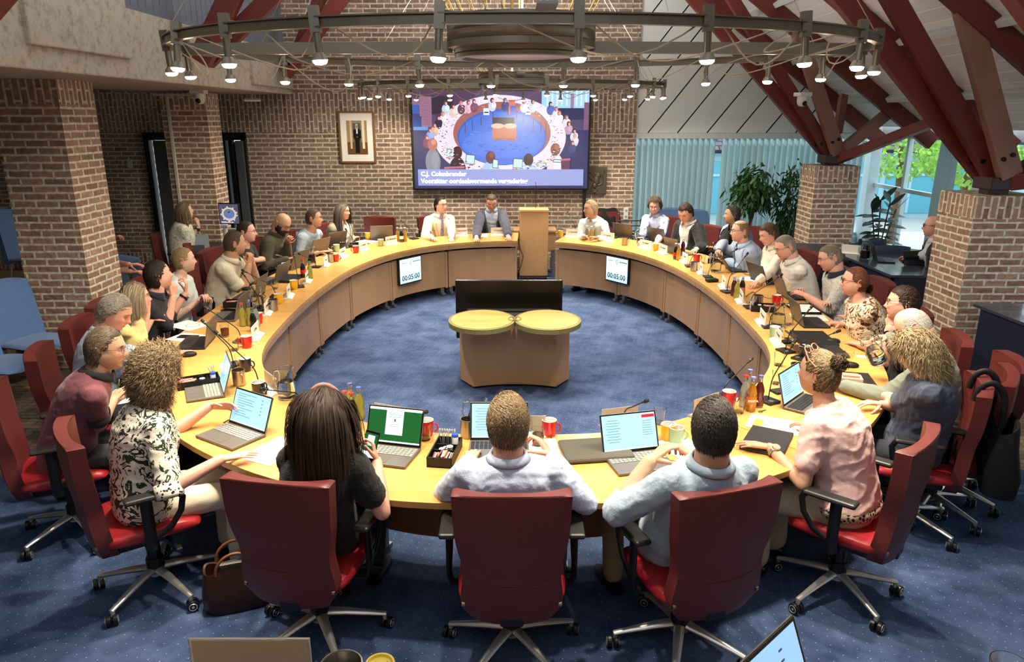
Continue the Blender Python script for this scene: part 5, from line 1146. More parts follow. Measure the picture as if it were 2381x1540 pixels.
P_('curly-haired person in a leaf-print blouse and cream trousers, seen from behind',362,868,1.2,-38,'red chair in the front row carrying the person in the leaf-print blouse',fem=True,near=True,shirt=FLORAL,sleeve='elbow',loose=.020,cuff=SPOTS,collar_m=SPOTS,hair=H_(CURLY,hc=(.20,.13,.07),hl=.3,tipc=(.42,.30,.17),hn=5000,len=.105,lift=.55,curl=.009,curlf=.9,width=.0019,clumps=330),tone='rosy',armR=A_w(515,1068,.80,pose='flat',f=(.75,.45,0)),armL=A_w(488,945,.86,pose='relax',f=(.85,.1,.0),d=(0,.9,.5)),face=-55,base=(365,1330),trousers=(.80,.76,.68),fat=.25,sc=1.06)
PH_,MhO=P_('person with long dark brown hair and pink headband, holding up a phone',752,965,1.2,-14,'red chair in the front row carrying the person in the black top',fem=True,near=True,shirt=fabric('black_lace',(.035,.035,.04),bump=.6,bscale=140),sleeve='short',loose=.024,collar=False,hair=H_(LONG,hc=(.030,.018,.012),hl=.25,tipc=(.075,.045,.028),len=.34,hn=2200,width=.0036,curl=.006,curlf=.35,slope=1.2,floor=-.16,part=None,comb=(0,-.6,-.6)),tone='rosy',armR=A_w(876,1072,.88,pose='hold',f=(-.25,.35,.85),d=(.85,.2,-.1)),armL=A_w(812,1075,.88,pose='hold',f=(.25,.4,.7),d=(-.8,.1,.1)),face=-10,base=(755,1420),coff=.05,fat=.4)
mb=MB(); mb.tube([(.081*math.sin(a),.035*math.cos(a*.0)+.012,.125*math.cos(a)-.0) for a in np.linspace(-1.55,1.55,25)],.016,8,flat=.35,M=MhO,up=(0,1,0)); mb.build('headband',mat('pink_headband',(.80,.58,.55),.7),PH_,smooth=True)
P_('person in a light blue shirt seen from behind in the middle of the front row',1181,980,1.19,0,'red chair in the very middle of the front row',near=True,shirt=fabric('shirt_mid',(.72,.76,.86),bump=.3,bscale=60),folds=.0055,hair=H_(TOPF,hc=(.10,.062,.032),hl=.4,tipc=(.36,.25,.14),len=.045,hn=2200,width=.0024),tone='rosy',armR=A_w(1283,1062,.90,pose='pinch',f=(-.5,.5,.55),d=(.5,.2,.8),pole=(.9,-.3,-1)),armL=A_w(1092,1072,.80,pose='relax',f=(.1,1,0),pole=(-.9,-.3,-1)),face=0,base=(1190,1450),coff=.06,sc=1.05)
P_('dark-haired person in a pale blue shirt with rolled sleeves, hands raised over a laptop',1660,993,1.2,6,'red chair in the front row carrying the person with rolled pale blue sleeves',near=True,shirt=fabric('shirt_roll',(.62,.69,.76),bump=.35,bscale=55),folds=.006,sleeve='rolled',cuff=(.64,.70,.77),hair=H_(TOPF,hc=(.020,.014,.011),hl=.15,tipc=(.11,.09,.08),len=.042,hn=2200,width=.0025,hairline=.05),tone='tan',armR=A_w(1618,1068,.98,pose='pinch',f=(-.7,.4,.4),d=(.1,.2,.9)),armL=A_w(1512,1072,.98,pose='pinch',f=(.75,.4,.45),d=(-.2,.1,.9),pole=(-.8,-.4,-1)),face=18,base=(1560,1435),coff=.08,fat=.5,sc=1.07,trousers=(.60,.54,.42))
PR_,MhR=P_('person in a pale pink top with pinned-up hair and sunglasses on the head',1903,868,1.2,62,'red chair in the front row at the right carrying the person in the pink top',fem=True,near=True,shirt=fabric('pink_top',(.86,.72,.70),rough=.6),sleeve='short',loose=.024,collar=False,folds=.007,hair=dict(style='tie',len=.17,lift=.14,tie=(0,-.095,.075),grav=.0,jit=.10,hn=2200,width=.0032,vol=.012,capt=.008,steps=11,hc=(.07,.04,.022),tipc=(.50,.36,.18),hl=.35,tail=(0,-.3,.3),hairline=.062,nape=-.075),tone='tan',armR=A_w(1905,1000,.79,pose='relax'),armL=A_w(1790,1040,.79,pose='flat',f=(-.9,.4,0)),watch=('armL',STEEL),face=48,base=(1945,1340),trousers=(.74,.70,.60),tloose=.022,fat=.1,sc=1.03,shirt_lo=2)
r5=np.random.RandomState(5); mb=MB()
for k in range(260):   # messy bun
    c=np.array((0,-.098,.078)); a=r5.normal(size=3); a/=np.linalg.norm(a); b=np.cross(a,r5.normal(size=3)); b/=np.linalg.norm(b); q=r5.uniform(.020,.048); pts=[c+(a*math.cos(t)+b*math.sin(t))*q*(1+.12*math.sin(3*t+k)) for t in np.linspace(0,r5.uniform(1.5,4.2),10)]
    mb.tube(pts,[.0017]*9+[.0006],4,M=MhR)
n_=mb.n; mb.build('hair_bun',MH['hair'],PR_,smooth=True,col=np.repeat(np.array([(.05,.03,.016),(.17,.11,.05),(.025,.015,.01)])[r5.randint(0,3,260)],40,0))
mb=MB()
for sx in (-1,1): mb.tube([(sx*.032+.024*math.cos(a),.055+.012*math.sin(a),.122+.016*math.sin(a)) for a in np.linspace(0,2*PI,17)],.003,6,M=MhR,caps=False); mb.tube([(sx*.056,.055,.122),(sx*.080,.02,.09),(sx*.088,-.03,.06)],.003,6,M=MhR)
mb.build('sunglasses',mat('pale_pink_frame',(.80,.55,.45),.3),PR_,smooth=True)
mb=MB(); mb.tube([(.192*math.cos(a),.142*math.sin(a)+.0,.548) for a in np.linspace(0,2*PI,33)],.02,8,flat=1.6,caps=False,up=(0,0,1)); mb.build('scarf_belt',patterned('leopard_print',(.72,.66,.58),(.08,.07,.06),(.1,.08,.07),55,.42,.6,'dot'),PR_,smooth=True)
# ---- right side
P_('person with a curly blond bob in a dark blue puff-sleeve top, looking down',2132,818,1.18,88,'red chair at the right with a black bag hung over its back',fem=True,near=True,shirt=fabric('slate_top',(.25,.28,.36),bump=.5,bscale=40),folds=.010,sleeve='elbow',loose=.030,collar=False,hp=.50,hair=H_(CURLY,hc=(.30,.20,.10),hl=.45,tipc=(.62,.48,.28),hn=3600,len=.18,lift=.45,grav=.24,curl=.009,curlf=.7,width=.0021,steps=20,clumps=260),tone='rosy',smile=1,armR=A_w(2050,940,.79,pose='relax'),armL=A_w(2040,912,.80,pose='curl'),face=66,base=(2095,1190),fat=.25,lid=.9)
P_('white-haired balding person in a grey-green sweater pouring water from a pitcher',2122,762,1.2,84,'red chair behind the person pouring water',shirt=(.44,.47,.42),collar_m=(.66,.74,.86),hp=.55,hair=H_(hc=WH,bald=.75,len=.05,lift=.35,hn=1400,jit=.2),tone='rosy',near=True,armR=A_w(2068,782,.99,pose='hold',f=(-.95,.2,-.1),d=(.1,.2,1)),armL=A_w(1962,897,.80,pose='curl'),lean=.24,fat=.3,lid=.9)
P_('short brown-haired person with glasses and smartwatch, propping the head on one hand',2098,706,1.2,98,'red chair behind the person with the smartwatch',shirt=(.13,.13,.15),sleeve='short',collar=False,glasses='metal',hair=H_(TOPF,hc=(.05,.028,.018),len=.06,hn=1500,hairline=.058),tone='rosy',fat=.4,armR=A_w(2068,762,1.02,pose='fist',f=(.1,0,1),d=(-.6,-.7,0)),armL=A_w(2000,802,.785,pose='flat'),watch=('armR',BLACKP),lean=.10)
AUT=patterned('autumn_print',(.84,.79,.70),(.50,.30,.12),(.16,.11,.08),15,.53,.60)
P_('person with long auburn hair tied back and dark glasses, in a flower-print top',1987,655,1.2,100,'red chair behind the auburn-haired person',fem=True,near=True,shirt=AUT,sleeve='short',loose=.022,collar=False,glasses='dark',hair=dict(style='tie',len=.40,lift=.06,tie=(0,-.11,-.045),grav=.02,jit=.03,hn=1500,width=.0034,vol=.008,capt=.006,steps=18,hc=(.17,.06,.028),tipc=(.30,.13,.06),hl=.3,tail=(0,-.12,-1),hairline=.068,nape=-.07),tone='rosy',fat=.45,armR=A_w(1958,752,.79,pose='fist'),armL=A_w(1965,738,.80,pose='flat'),lean=.22)
P_('grey-haired person in glasses and a speckled white shirt with navy collar',1930,600,1.2,103,'red chair behind the person in the speckled shirt',shirt=patterned('speckle_print',(.78,.78,.76),(.30,.32,.36),(.3,.3,.36),70,.26,.6,'dot'),collar_m=(.12,.15,.22),sleeve='elbow',glasses='metal',hp=.30,hair=H_(hc=(.24,.19,.14),hl=.4,tipc=(.42,.38,.32)),tone='rosy',smile=1,fat=.55,armR=A_w(1925,705,.79,pose='flat'),armL=A_w(1875,688,.82,pose='relax',d=(-.3,0,.9)),lean=.22)
P_('grey-haired person in a white shirt, glasses low, fingers on the lips',1826,575,1.2,112,'red chair behind the person with fingers on the lips',shirt=(.84,.83,.80),hp=.38,glasses='metal',hair=H_(hc=(.33,.27,.20),hl=.3,tipc=(.5,.45,.38),hairline=.064),tone='rosy',fat=.35,armR=A_w(1855,668,.80,pose='relax'),armL=A_w(1822,614,1.00,pose='curl',f=(-.2,0,1),d=(-.5,-.8,0)),lean=.30,lid=.6)
P_('brown-haired smiling person in a cream white shirt, looking down',1787,545,1.2,118,'red chair behind the smiling person in the cream white shirt',shirt=(.86,.83,.76),hp=.35,hair=H_(TOPF,hc=(.11,.055,.03),hl=.2,tipc=(.2,.12,.07),hairline=.056),tone='rosy',smile=1,armR=A_w(1775,650,.79,pose='relax'),armL=A_w(1762,655,.80,pose='flat'),lean=.22,lid=.9)
P_('balding ginger-grey person in a light blue blazer and glasses',1721,538,1.2,108,'red chair behind the person in the light blue blazer',shirt=(.66,.76,.88),jacket=(.54,.61,.72),glasses='metal',hair=H_(hc=(.40,.27,.15),bald=.55,len=.025),tone='rosy',armR=A_w(1718,612,.80,pose='flat'),armL=A_w(1690,608,.80,pose='flat'),lean=.24,stubble=.1,beardc=(.35,.2,.12))
P_('dark-haired person in a pale grey-blue blazer over a black shirt, typing',1702,500,1.2,104,'red chair behind the person in the pale grey-blue blazer',shirt=(.06,.06,.07),jacket=(.60,.64,.71),hair=H_(TOPF,hc=(.025,.020,.018),hl=.2,tipc=(.15,.14,.13),len=.055),tone='tan',armR=A_w(1672,582,.80,pose='type'),armL=A_w(1660,576,.80,pose='type'),lean=.26)
P_('large brown-haired person in a navy blazer and white shirt, head bowed',1594,495,1.2,148,'red chair behind the person in the navy blazer',shirt=(.86,.86,.85),jacket=(.03,.035,.06),hp=.55,hair=H_(TOPF,hc=(.045,.026,.016),len=.055,curl=.004,curlf=1.4),tone='rosy',fat=.9,armR=A_w(1565,565,.80,pose='type'),armL=A_w(1620,580,.80,pose='type'),lean=.18,lid=1,open=1.15,sc=1.08)
P_('curly grey-brown haired person in a pale lilac shirt, smiling downwards',1522,478,1.2,172,'red chair behind the person in the pale lilac shirt',shirt=(.72,.75,.85),hp=.32,hair=H_(CURLY,hc=(.17,.13,.10),len=.045,curl=.006,curlf=1.6,hn=1000,lift=.8,hairline=.078,capt=.01,nape=-.04),tone='rosy',smile=1,teeth=1,glasses='metal',armR=A_w(1490,560,.80,pose='relax'),armL=A_w(1528,562,.80,pose='relax'),lean=.16,lid=.8)
P_('blond person in a white shirt leaning forward on folded arms right of the lectern',1373,486,1.17,118,None,shirt=(.80,.84,.88),hair=H_(TOPF,hc=(.30,.20,.10),hl=.4,tipc=(.62,.48,.28),comb=(0,-1,.2),len=.06),tone='tan',stubble=.25,beardc=(.25,.15,.08),armR=A_w(1356,550,.80,pose='flat'),armL=A_w(1392,553,.80,pose='flat'),lean=.30)
# ---- background
P_('bald person in a dark blazer and glasses working at the dark desk by the windows',2169,527,1.22,96,None,face=75,shirt=(.78,.80,.84),jacket=(.15,.16,.18),glasses='dark',hair=dict(style='crew',hn=300,len=.008,bald=1.25,hc=(.2,.17,.15),lift=.05,capt=.001,browc=(.1,.08,.06)),tone='rosy',armR=A_w(2135,600,.80,pose='relax'),armL=A_w(2112,598,.80,pose='relax'),lean=.12,trousers=(.06,.06,.08))
P_('person with hair clip and embroidered white blouse, chin on hand, at the side desk',430,491,1.27,-70,'red chair behind the side desk, at the dark door',face=-70,fem=True,shirt=patterned('embroidery',(.88,.87,.78),(.72,.72,.66),(.6,.62,.58),22,.55,.6),sleeve='elbow',loose=.030,collar=False,hp=-.15,hair=H_(LONG,hc=(.17,.11,.06),len=.27,hl=.4,tipc=(.42,.31,.18),comb=(0,-1,-.2),part=None,tie=None),tone='pale',armR=A_w(438,570,.80,pose='relax'),armL=A_w(462,527,1.02,pose='curl',f=(-.1,-.1,1),d=(.8,-.3,0)),watch=('armL',mat('strap_navy',(.12,.14,.25),.5)),lean=.10,trousers=(.05,.05,.07))
o,_m=P_('person in blue jeans lounging with a notebook behind the big left brick pillar',207,500,1.15,-60,None,face=-105,shirt=(.30,.33,.40),trousers=(.42,.55,.70),sleeve='long',collar=False,hair=H_(hc=BR),tone='rosy',armR=A_w(262,552,.88,pose='hold'),armL=A_w(240,560,.85,pose='relax'),lean=-.10,tloose=.016)
visitor_chair('blue visitor chair under the person in jeans behind the big left pillar',(o.location.x,o.location.y,0),R(-105))
_w1=PY(305,632,7.8); _w2=PY(300,615,7.85)
person('person in a pale shirt mostly hidden by the big left brick pillar, arms stretched out',(-5.05,8.35,1.16),R(-80),dict(shirt=(.66,.66,.62),sleeve='short',collar=False,hair=H_(hc=GB),tone='rosy',armR=dict(w=tuple(_w1),f=(1,.1,0)),armL=dict(w=tuple(_w2),f=(1,.1,0)),lean=.05,trousers=(.2,.2,.22),hy=0))
# ---- spare red chairs
for lab,px,py,z,rz in (('empty red chair pushed back beside the cream-suited person',870,525,.9,172),('empty red chair at the left edge between the blonde and the cream polo',500,585,.9,-62),('empty red chair at the right, second from the black bag',2240,845,.95,75)):
    p=PZ(px,py,z); chair(lab,(p.x,p.y,0),R(rz))
# chair with a black jacket behind the blond person
p=PZ(1425,520,.85); o=dup(CHAIR0,(p.x,p.y,0),R(200),'red chair with a black jacket over its back, behind the blond person')
t=thing('black_jacket','black jacket draped over the chair behind the blond person','jacket',(p.x,p.y,0),R(200))
G=[]
for i,u in enumerate(np.linspace(-1,1,15)):
    row=[]
    for j,v in enumerate(np.linspace(0,1,16)):
        z_=1.07-abs(v-.42)*1.15 if v<.42 else 1.07-(v-.42)*.85; y=-.36+.10*(1 if v<.42 else -1)*min(1,abs(v-.42)*6)*.5+.05*(v<.42); row.append((u*(.27+.02*math.sin(v*9))*(1-.15*(abs(v-.42)<.05)),y+.012*math.sin(u*9+v*4),z_+.01*math.sin(u*7)))
    G.append(row)
mb=MB(); mb.grid(G); mb.build('cloth',fabric('black_jacket_cloth',(.05,.05,.06)),t,smooth=True,solid=.012)
# blue fabric chairs behind the far right group and visitor seats at the left
for lab,px,py in (('blue visitor chair behind the person in the lilac shirt, left one of two',1572,492),('blue visitor chair behind the navy blazer, right one of two',1632,496)):
    p=PZ(px,py,1.0); visitor_chair(lab,(p.x,p.y+.15,0),R(180))
visitor_chair('blue visitor chair with tall back at the left edge below the big pillar',(-4.42,6.50,0),R(-108))
visitor_chair('blue visitor chair seat nearest the red chairs, beside the tall-backed one',(-4.30,5.85,0),R(-92))
visitor_chair('third blue visitor chair of the left row, lowest one at the picture edge',(-4.40,5.22,0),R(-86))
for i,(x,y) in enumerate(((-5.80,9.1),(-5.62,8.5))):
    t=visitor_chair(['folding blue seat on the wooden tribune step, rear one','folding blue seat on the wooden tribune step, front one'][i],(x,y,.42),R(-80))
STEPW=woodmat('step_wood',(.52,.45,.36),(.60,.52,.42),.6)
mb=MB(); mb.box((-6.5,8.7,.32),(2.2,2.4,.2)); mb.box((-6.2,8.2,.10),(2.2,3.6,.2)); tag(mb.build('tribune_step',STEPW,bevel=.01),'low wooden tribune steps carrying the folding blue seats','steps')
# ================================================================ things on the council table
TZ=TOPZ+.0015
def on(px,py,z=None): return PZ(px,py,TZ if z is None else z)
def inward(p): i=np.argmin(np.hypot(ring[:,0]-p[0],ring[:,1]-p[1])); n=-RN[i]; return math.atan2(-n[0],n[1])
def side(px): return 'left' if px<1190 else 'right'
LAPG=mat('laptop_grey',(.42,.40,.38),.4,.4); LAPD=mat('laptop_dark',(.16,.16,.17),.45,.2); KEYD=mat('keys_dark',(.10,.10,.11),.5); KEYG=mat('keys_grey',(.55,.56,.54),.5); BEZ=mat('bezel_black',(.03,.03,.03),.3)
SCRL=mat('screen_blue',(.4,.6,.8),.25,emit=(.62,.80,.95),es=.66); SCRG=mat('screen_green',(.05,.2,.1),.25,emit=(.10,.36,.16),es=.6); SCRC=mat('screen_card',(.8,.9,.9),.25,emit=(.80,.90,.90),es=.66); SCRD=mat('screen_off',(.06,.07,.09),.12)
TXT=mat('screen_text',(.2,.25,.35),.4,emit=(.25,.33,.45),es=.5); TXTR=mat('screen_red',(.6,.1,.1),.4,emit=(.80,.10,.16),es=.8); TASK=mat('screen_taskbar',(.6,.8,.6),.4,emit=(.68,.87,.74),es=.8)
def laptop(label,p,rz,opening=108,kind='off',lid=LAPG,base_=LAPG,keys=KEYD,w=.315,d=.222,closed=False):
    t=thing('laptop',label,'laptop',tuple(p),rz)
    mb=MB(); mb.box((0,0,.0085),(w,d,.014)); mb.build('laptop_base',base_,t,bevel=.003)
    if closed:
        mb=MB(); mb.box((0,0,.0195),(w,d,.007)); mb.build('lid',lid,t,bevel=.003); return t
    mb=MB(); nr,nc=5,13
    for i in range(nr):
        for j in range(nc): mb.box((-.139+j*.0232,.006+i*.0185,.0168),(.0195,.0150,.0022))
    o=mb.build('keyboard',keys,t); 
    mb=MB(); mb.box((-.01,-.062,.0158),(.105,.062,.0008)); mb.build('trackpad',mat('trackpad',(.36,.35,.34),.35) if base_ is LAPG else KEYD,t)
    a=R(opening-90); M=TR((0,d/2-.004,.014),0,-a)
    mb=MB(); mb.box((0,0,.103),(w,.006,.206),M=M); lo=mb.build('lid',lid,t,bevel=.002)
    mb=MB(); mb.box((0,-.0036,.103),(w-.004,.0010,.202),0,M); y=-.0046
    mb.box((0,y,.106),(w-.018,.0006,.182),1,M); y-=.0006
    if kind=='text':
        rr=random.Random(label)
        for k in range(10): L_=rr.uniform(.06,.16); mb.box((-.12+L_/2,y,.180-k*.0135),(L_,.0004,.0022),2,M); 
        for k in range(5): mb.box((.085,y,.172-k*.02),(.012,.0004,.004),2,M)
        mb.box((0,y,.0185),(w-.018,.0004,.007),4,M)
    if kind=='mail':
        for k in range(9): mb.box((-.09,y,.170-k*.014),(.08 if k%2 else .06,.0004,.0022),2,M)
        for k in range(7): mb.box((.10,y,.155-k*.012),(.055,.0004,.002),2,M)
        mb.box((.110,y,.180),(.072,.0004,.016),3,M); mb.box((0,y,.0185),(w-.018,.0004,.007),4,M)
    if kind=='green':
        mb.box((0,y,.191),(w-.018,.0004,.013),5,M); mb.box((0,y,.0185),(w-.018,.0004,.008),5,M); mb.box((-.002,y-.0003,.120),(.098,.0004,.128),5,M); 
        for k,q in enumerate((.17,.162,.15,.11,.10)): mb.box((0,y-.0008,q),(.05 if k>2 else .08,.0004,.002),2,M)
        mb.box((0,y-.0008,.133),(.010,.0004,.014),2,M)
    mb.build('screen',[BEZ,{'green':SCRG,'off':SCRD}.get(kind,SCRL),TXT,TXTR,TASK,SCRC],lo)
    return t
def lp(label,px,py,drz=0,yaw=None,**k):
    p=on(px,py); return laptop(label,p,(inward(p) if yaw is None else R(yaw))+R(drz),**k)
lp('open laptop with a blue-white text screen in front of the person in the leaf-print blouse',537,1017,yaw=-33,kind='text',keys=KEYG,opening=112)
lp('open laptop with dimmer blue text screen beside the left black tray',475,912,yaw=-64,kind='text',keys=KEYG,opening=108)
lp('open laptop showing a green screen with a white card, in front of the long-haired person',895,1062,yaw=-14,kind='green',keys=KEYG,opening=112)
lp('open laptop with white screen right in front of the middle front-row person',1160,1050,yaw=0,kind='mail',opening=112)
lp('open laptop with a mail page and red banner beside the grey laptop sleeve',1487,1078,yaw=14,kind='mail',keys=KEYG,opening=112)
lp('closed dark laptop under the hand of the person in the pink top',1783,1030,yaw=60,closed=True,lid=LAPD,base_=LAPD)
lp('open laptop with blue text screen half hidden by the pinned-up hair',1885,945,yaw=48,kind='text',opening=105,lid=LAPG)
lp('dark laptop opened flat away from view between the water pitcher and the wooden holder',1990,888,yaw=78,kind='off',lid=LAPD,base_=LAPD,opening=165)
lp('dark laptop with mouse beside it, below the person with the smartwatch',1925,818,yaw=86,kind='off',lid=LAPD,base_=LAPD,opening=150)
lp('dark laptop lying on a black padded case before the auburn-haired person',1885,752,drz=0,kind='off',lid=LAPG,base_=LAPD,opening=108)
lp('laptop in front of the person in the speckled shirt, its tan-lit lid facing the ring',1845,690,kind='off',lid=LAPG,base_=LAPD,opening=112)
lp('laptop before the person with fingers on the lips, dark lid leaning back',1785,655,drz=10,kind='off',lid=LAPD,base_=LAPD,opening=112)
lp('small tablet laptop with folded stand before the person in the light blue blazer',1712,628,drz=-10,kind='off',lid=LAPD,base_=LAPD,opening=125,w=.27,d=.19)
lp('grey laptop in front of the person in the pale grey-blue blazer',1582,590,kind='off',opening=108)
lp('grey laptop in front of the person in the navy blazer',1540,562,kind='off',opening=108)
lp('grey laptop in front of the person in the pale lilac shirt',1458,550,kind='off',opening=108)
lp('grey laptop in front of the blond person right of the lectern',1382,543,kind='off',opening=108)
lp('laptop with tan-lit lid beside the empty red chair, right of the long grey-brown hair',888,555,drz=-35,kind='off',opening=108)
lp('laptop between the T-shirt person and the person in the beige blazer',770,572,drz=-10,kind='off',opening=108)
lp('laptop between the bald bearded person and the person in the pale T-shirt',728,590,drz=-8,kind='off',opening=108)
lp('laptop in front of the bald bearded person',677,622,drz=-10,kind='off',opening=108)
lp('laptop in front of the person in the black T-shirt, seen edge-on beyond a yellow mug',630,655,drz=-4,kind='off',opening=108)
lp('laptop left of the person in the cream polo, its tan-lit lid nearly edge-on',578,690,drz=0,kind='off',lid=LAPG,base_=LAPD,opening=105)
lp('laptop in front of the blonde person, beyond the black condiment tray',530,738,drz=0,kind='off',opening=105)
lp('laptop in front of the person in the navy polo, lid seen edge-on above the phone',455,800,drz=0,kind='off',base_=LAPD,opening=103)
# ---- name plates
PLB=mat('plate_foot',(.90,.90,.88),.4); PLT=mat('acrylic_clear',(.98,.95,.90),.05,trans=.75,ior=1.3,spec=.4); CARD=mat('name_card',(.90,.88,.84),.6)
def plate(label,p,rz,txt,clear=False,w=.225):
    # rz: direction the written side faces is -y local
    t=thing('name_plate',label,'name plate',tuple(p),rz)
    mb=MB(); pr=[]
    for a in np.linspace(-1,1,9): pr.append((a*.045,.016*(1-a*a)+.001))
    mb.prism([(-.045,0)]+pr+[(.045,0)],-w/2,w/2,axis='x'); mb.build('foot',PLB,t)
    mb=MB(); mb.box((0,0,.062),(w,.006,.100)); o=mb.build('holder',PLT if clear else CARD,t,bevel=.001)
    if clear:
        mb=MB(); mb.box((0,-.0005,.062),(w-.012,.0012,.090)); mb.build('card',mat('beige_card',(.80,.72,.58),.7),t)
    if txt: text(txt,.026,TR((0,-.0036,.07),0,PI/2),'lettering',INK,t,world=False,bold=.0005)
    return t
def np_(px,py,txt,label,d=0,yaw=None,clear=False):
    p=on(px,py); rz=inward(p)+PI if yaw is None else R(yaw); plate(label,p,rz+R(d),txt,clear)
FARY=lambda p: 0
for px,py,txt,label,d in ((1070,548,'C.J. Colenbrander','name plate in front of the person in the cream suit',0),(1159,547,'H. Huitinga','name plate in front of the person in the dark blue blazer',0),
 (1333,551,'J. Dierwinkel','name plate nearest the right side of the lectern, beside the yellow mug',8),(1412,559,'B.J. Epema','name plate left of the first steel cup on the right half',0),(1501,578,'K.H. Meijer','name plate between the dark cup and the orange glass on the right',0),(1541,589,'P.C.A. Beelen','name plate right of the orange glass on the right half',-8),(1592,610,'J. Hekert','name plate below the first red mug on the right half',-12),(1630,635,'H. de Boer','name plate between the steel cup and the black pouch',-14),
 (1682,668,'T. Zwiers','name plate beside the dark and yellow bottles on the right',-10),(1722,702,'D. de Weerd','name plate left of the black cable box on the right',-8),(1772,752,'M. Smeenge','name plate above the green mug, beside the sugar tray',-4),(1808,798,'R. Oosting','name plate seen nearly edge-on below the green mug',0),
 (910,568,'H.C. Middendorp','name plate right of the green mug on the left half',6),(845,582,'A. Rumania','name plate right of the first red mug on the left half',10),(797,598,'B. Hummes','name plate beside the steel cup and second red mug',12),(758,618,'L. Kuiper','name plate with bluish face above the dark bottle',14),(715,655,'G. Hofsteenge','name plate beside the first yellow mug on the left half',12),(672,690,'P. Koekoek','name plate beside the second yellow mug on the left half',10),(622,728,'A. Wiersema','name plate next to the juice bottles on the left',6),(595,785,'E. Prins','name plate behind the red mug, partly edge-on',0)):
    np_(px,py,txt,label,d)
np_(632,908,None,'clear name plate seen from behind beside the navy mug on the left',0,clear=True)
np_(912,985,None,'clear name plate seen from behind the green-screen laptop',0,clear=True)
np_(1222,1010,None,'clear name plate seen from behind next to the red mug, middle front row',0,clear=True)
np_(1440,990,None,'clear name plate seen from behind left of the raised microphone, front row',0,clear=True)
np_(1640,962,None,'clear name plate seen from behind left of the dark-haired head, front row',0,clear=True)
np_(1840,892,None,'white-footed clear name plate above the steel cup on the right',0,clear=True)
# ---- microphones
def mic(label,bx,by,tx,ty,dz=.30):
    b=on(bx,by); tip=PY(tx,ty,b.y+.0); 
    best=None
    for dy in np.linspace(-.35,.35,29):
        q=PY(tx,ty,b.y+dy); L_=(q-b).length; h=q.z-b.z
        e=abs(L_-.40)+.35*abs(h-.24)+(1 if h<.06 else 0)
        if best is None or e<best[0]: best=(e,q)
    tip=best[1]; t=thing('desk_microphone',label,'microphone',tuple(b),math.atan2(tip.y-b.y,tip.x-b.x)-PI/2)
    mb=MB(); mb.box((0,0,.008),(.115,.095,.014)); mb.build('base',mat('mic_base',(.10,.10,.11),.4),t,bevel=.003)
    mb=MB(); mb.cyl((.03,-.01,.0152),(.03,-.01,.0165),.016,14); mb.build('speak_button',STEELG,t)
    l=WM(t).inverted()@tip; e=Vector((0,l.y*.12,l.z*.42)); dr=(l-e).normalized(); s0=l-dr*.055
    mb=MB(); mb.tube([tuple(x) for x in spline([(0,0,.012),(0,l.y*.02,l.z*.2),tuple(e),tuple(e+(s0-e)*.5),tuple(s0)],4)],.0036,7); mb.build('gooseneck',mat('gooseneck_dark',(.13,.13,.13),.35,.6),t,smooth=True)
    mb=MB(); mb.tube([tuple(s0-dr*.01),tuple(s0+dr*.015),tuple(s0+dr*.03),tuple(s0+dr*.05),tuple(l)],[.0055,.0075,.011,.0115,.006],12); mb.build('mic_head',mat('mic_foam',(.07,.07,.07),.7),t,smooth=True)
    mb=MB(); mb.tube([tuple(s0+dr*.016),tuple(s0+dr*.020)],.0118,12); mb.build('light_ring',STEEL,t)
for a in ((963,556,932,512,'microphone beside the juice bottles left of the cream suit'),(888,552,848,520,'microphone reaching over the empty chair seat area, left half'),(822,572,803,532,'microphone before the long grey-brown hair'),(735,622,694,590,'microphone leaning over the glass coffee pot'),(694,668,683,590,'thin upright microphone above the first yellow mug'),(641,690,561,627,'microphone leaning left above the second yellow mug'),(605,722,563,632,'microphone whose head touches its neighbour before the cream polo'),
 (562,795,474,713,'long microphone pointing at the navy polo'),(543,850,468,743,'microphone beside the tea glass, pointing up left'),(605,912,498,768,'longest microphone on the left, bending over the open laptop'),(700,942,605,905,'microphone lying low behind the text-screen laptop'),(955,985,992,958,'microphone behind the green-screen laptop'),(1448,990,1506,931,'microphone rising behind the laptop with the red banner'),(1678,925,1750,832,'microphone standing out against the carpet right of the dark-haired head'),(1786,934,1852,788,'long microphone beside the orange drink bottle'),
 (1826,818,1890,710,'microphone bending over the black padded case'),(1862,835,1955,768,'microphone pointing toward the water pitcher'),(1788,762,1822,706,'short microphone next to the sugar tray'),(1743,716,1820,637,'microphone beside the cable box pointing at the speckled shirt'),(1690,680,1740,587,'microphone standing behind the dark and yellow bottles'),(1646,645,1715,578,'microphone in front of the carafe on the right'),(1603,620,1665,562,'microphone beside the first red mug on the right'),(1505,560,1545,518,'microphone between the grey laptops of the lilac shirt and navy blazer'),
 (1060,545,1045,504,'microphone in front of the cream suit and tie'),(1157,542,1151,498,'microphone in front of the dark blue blazer'),(1338,546,1320,492,'thin microphone just right of the lectern'),(1428,553,1440,492,'thin microphone beside the chair with the black jacket')):
    mic(a[4],a[0],a[1],a[2],a[3])
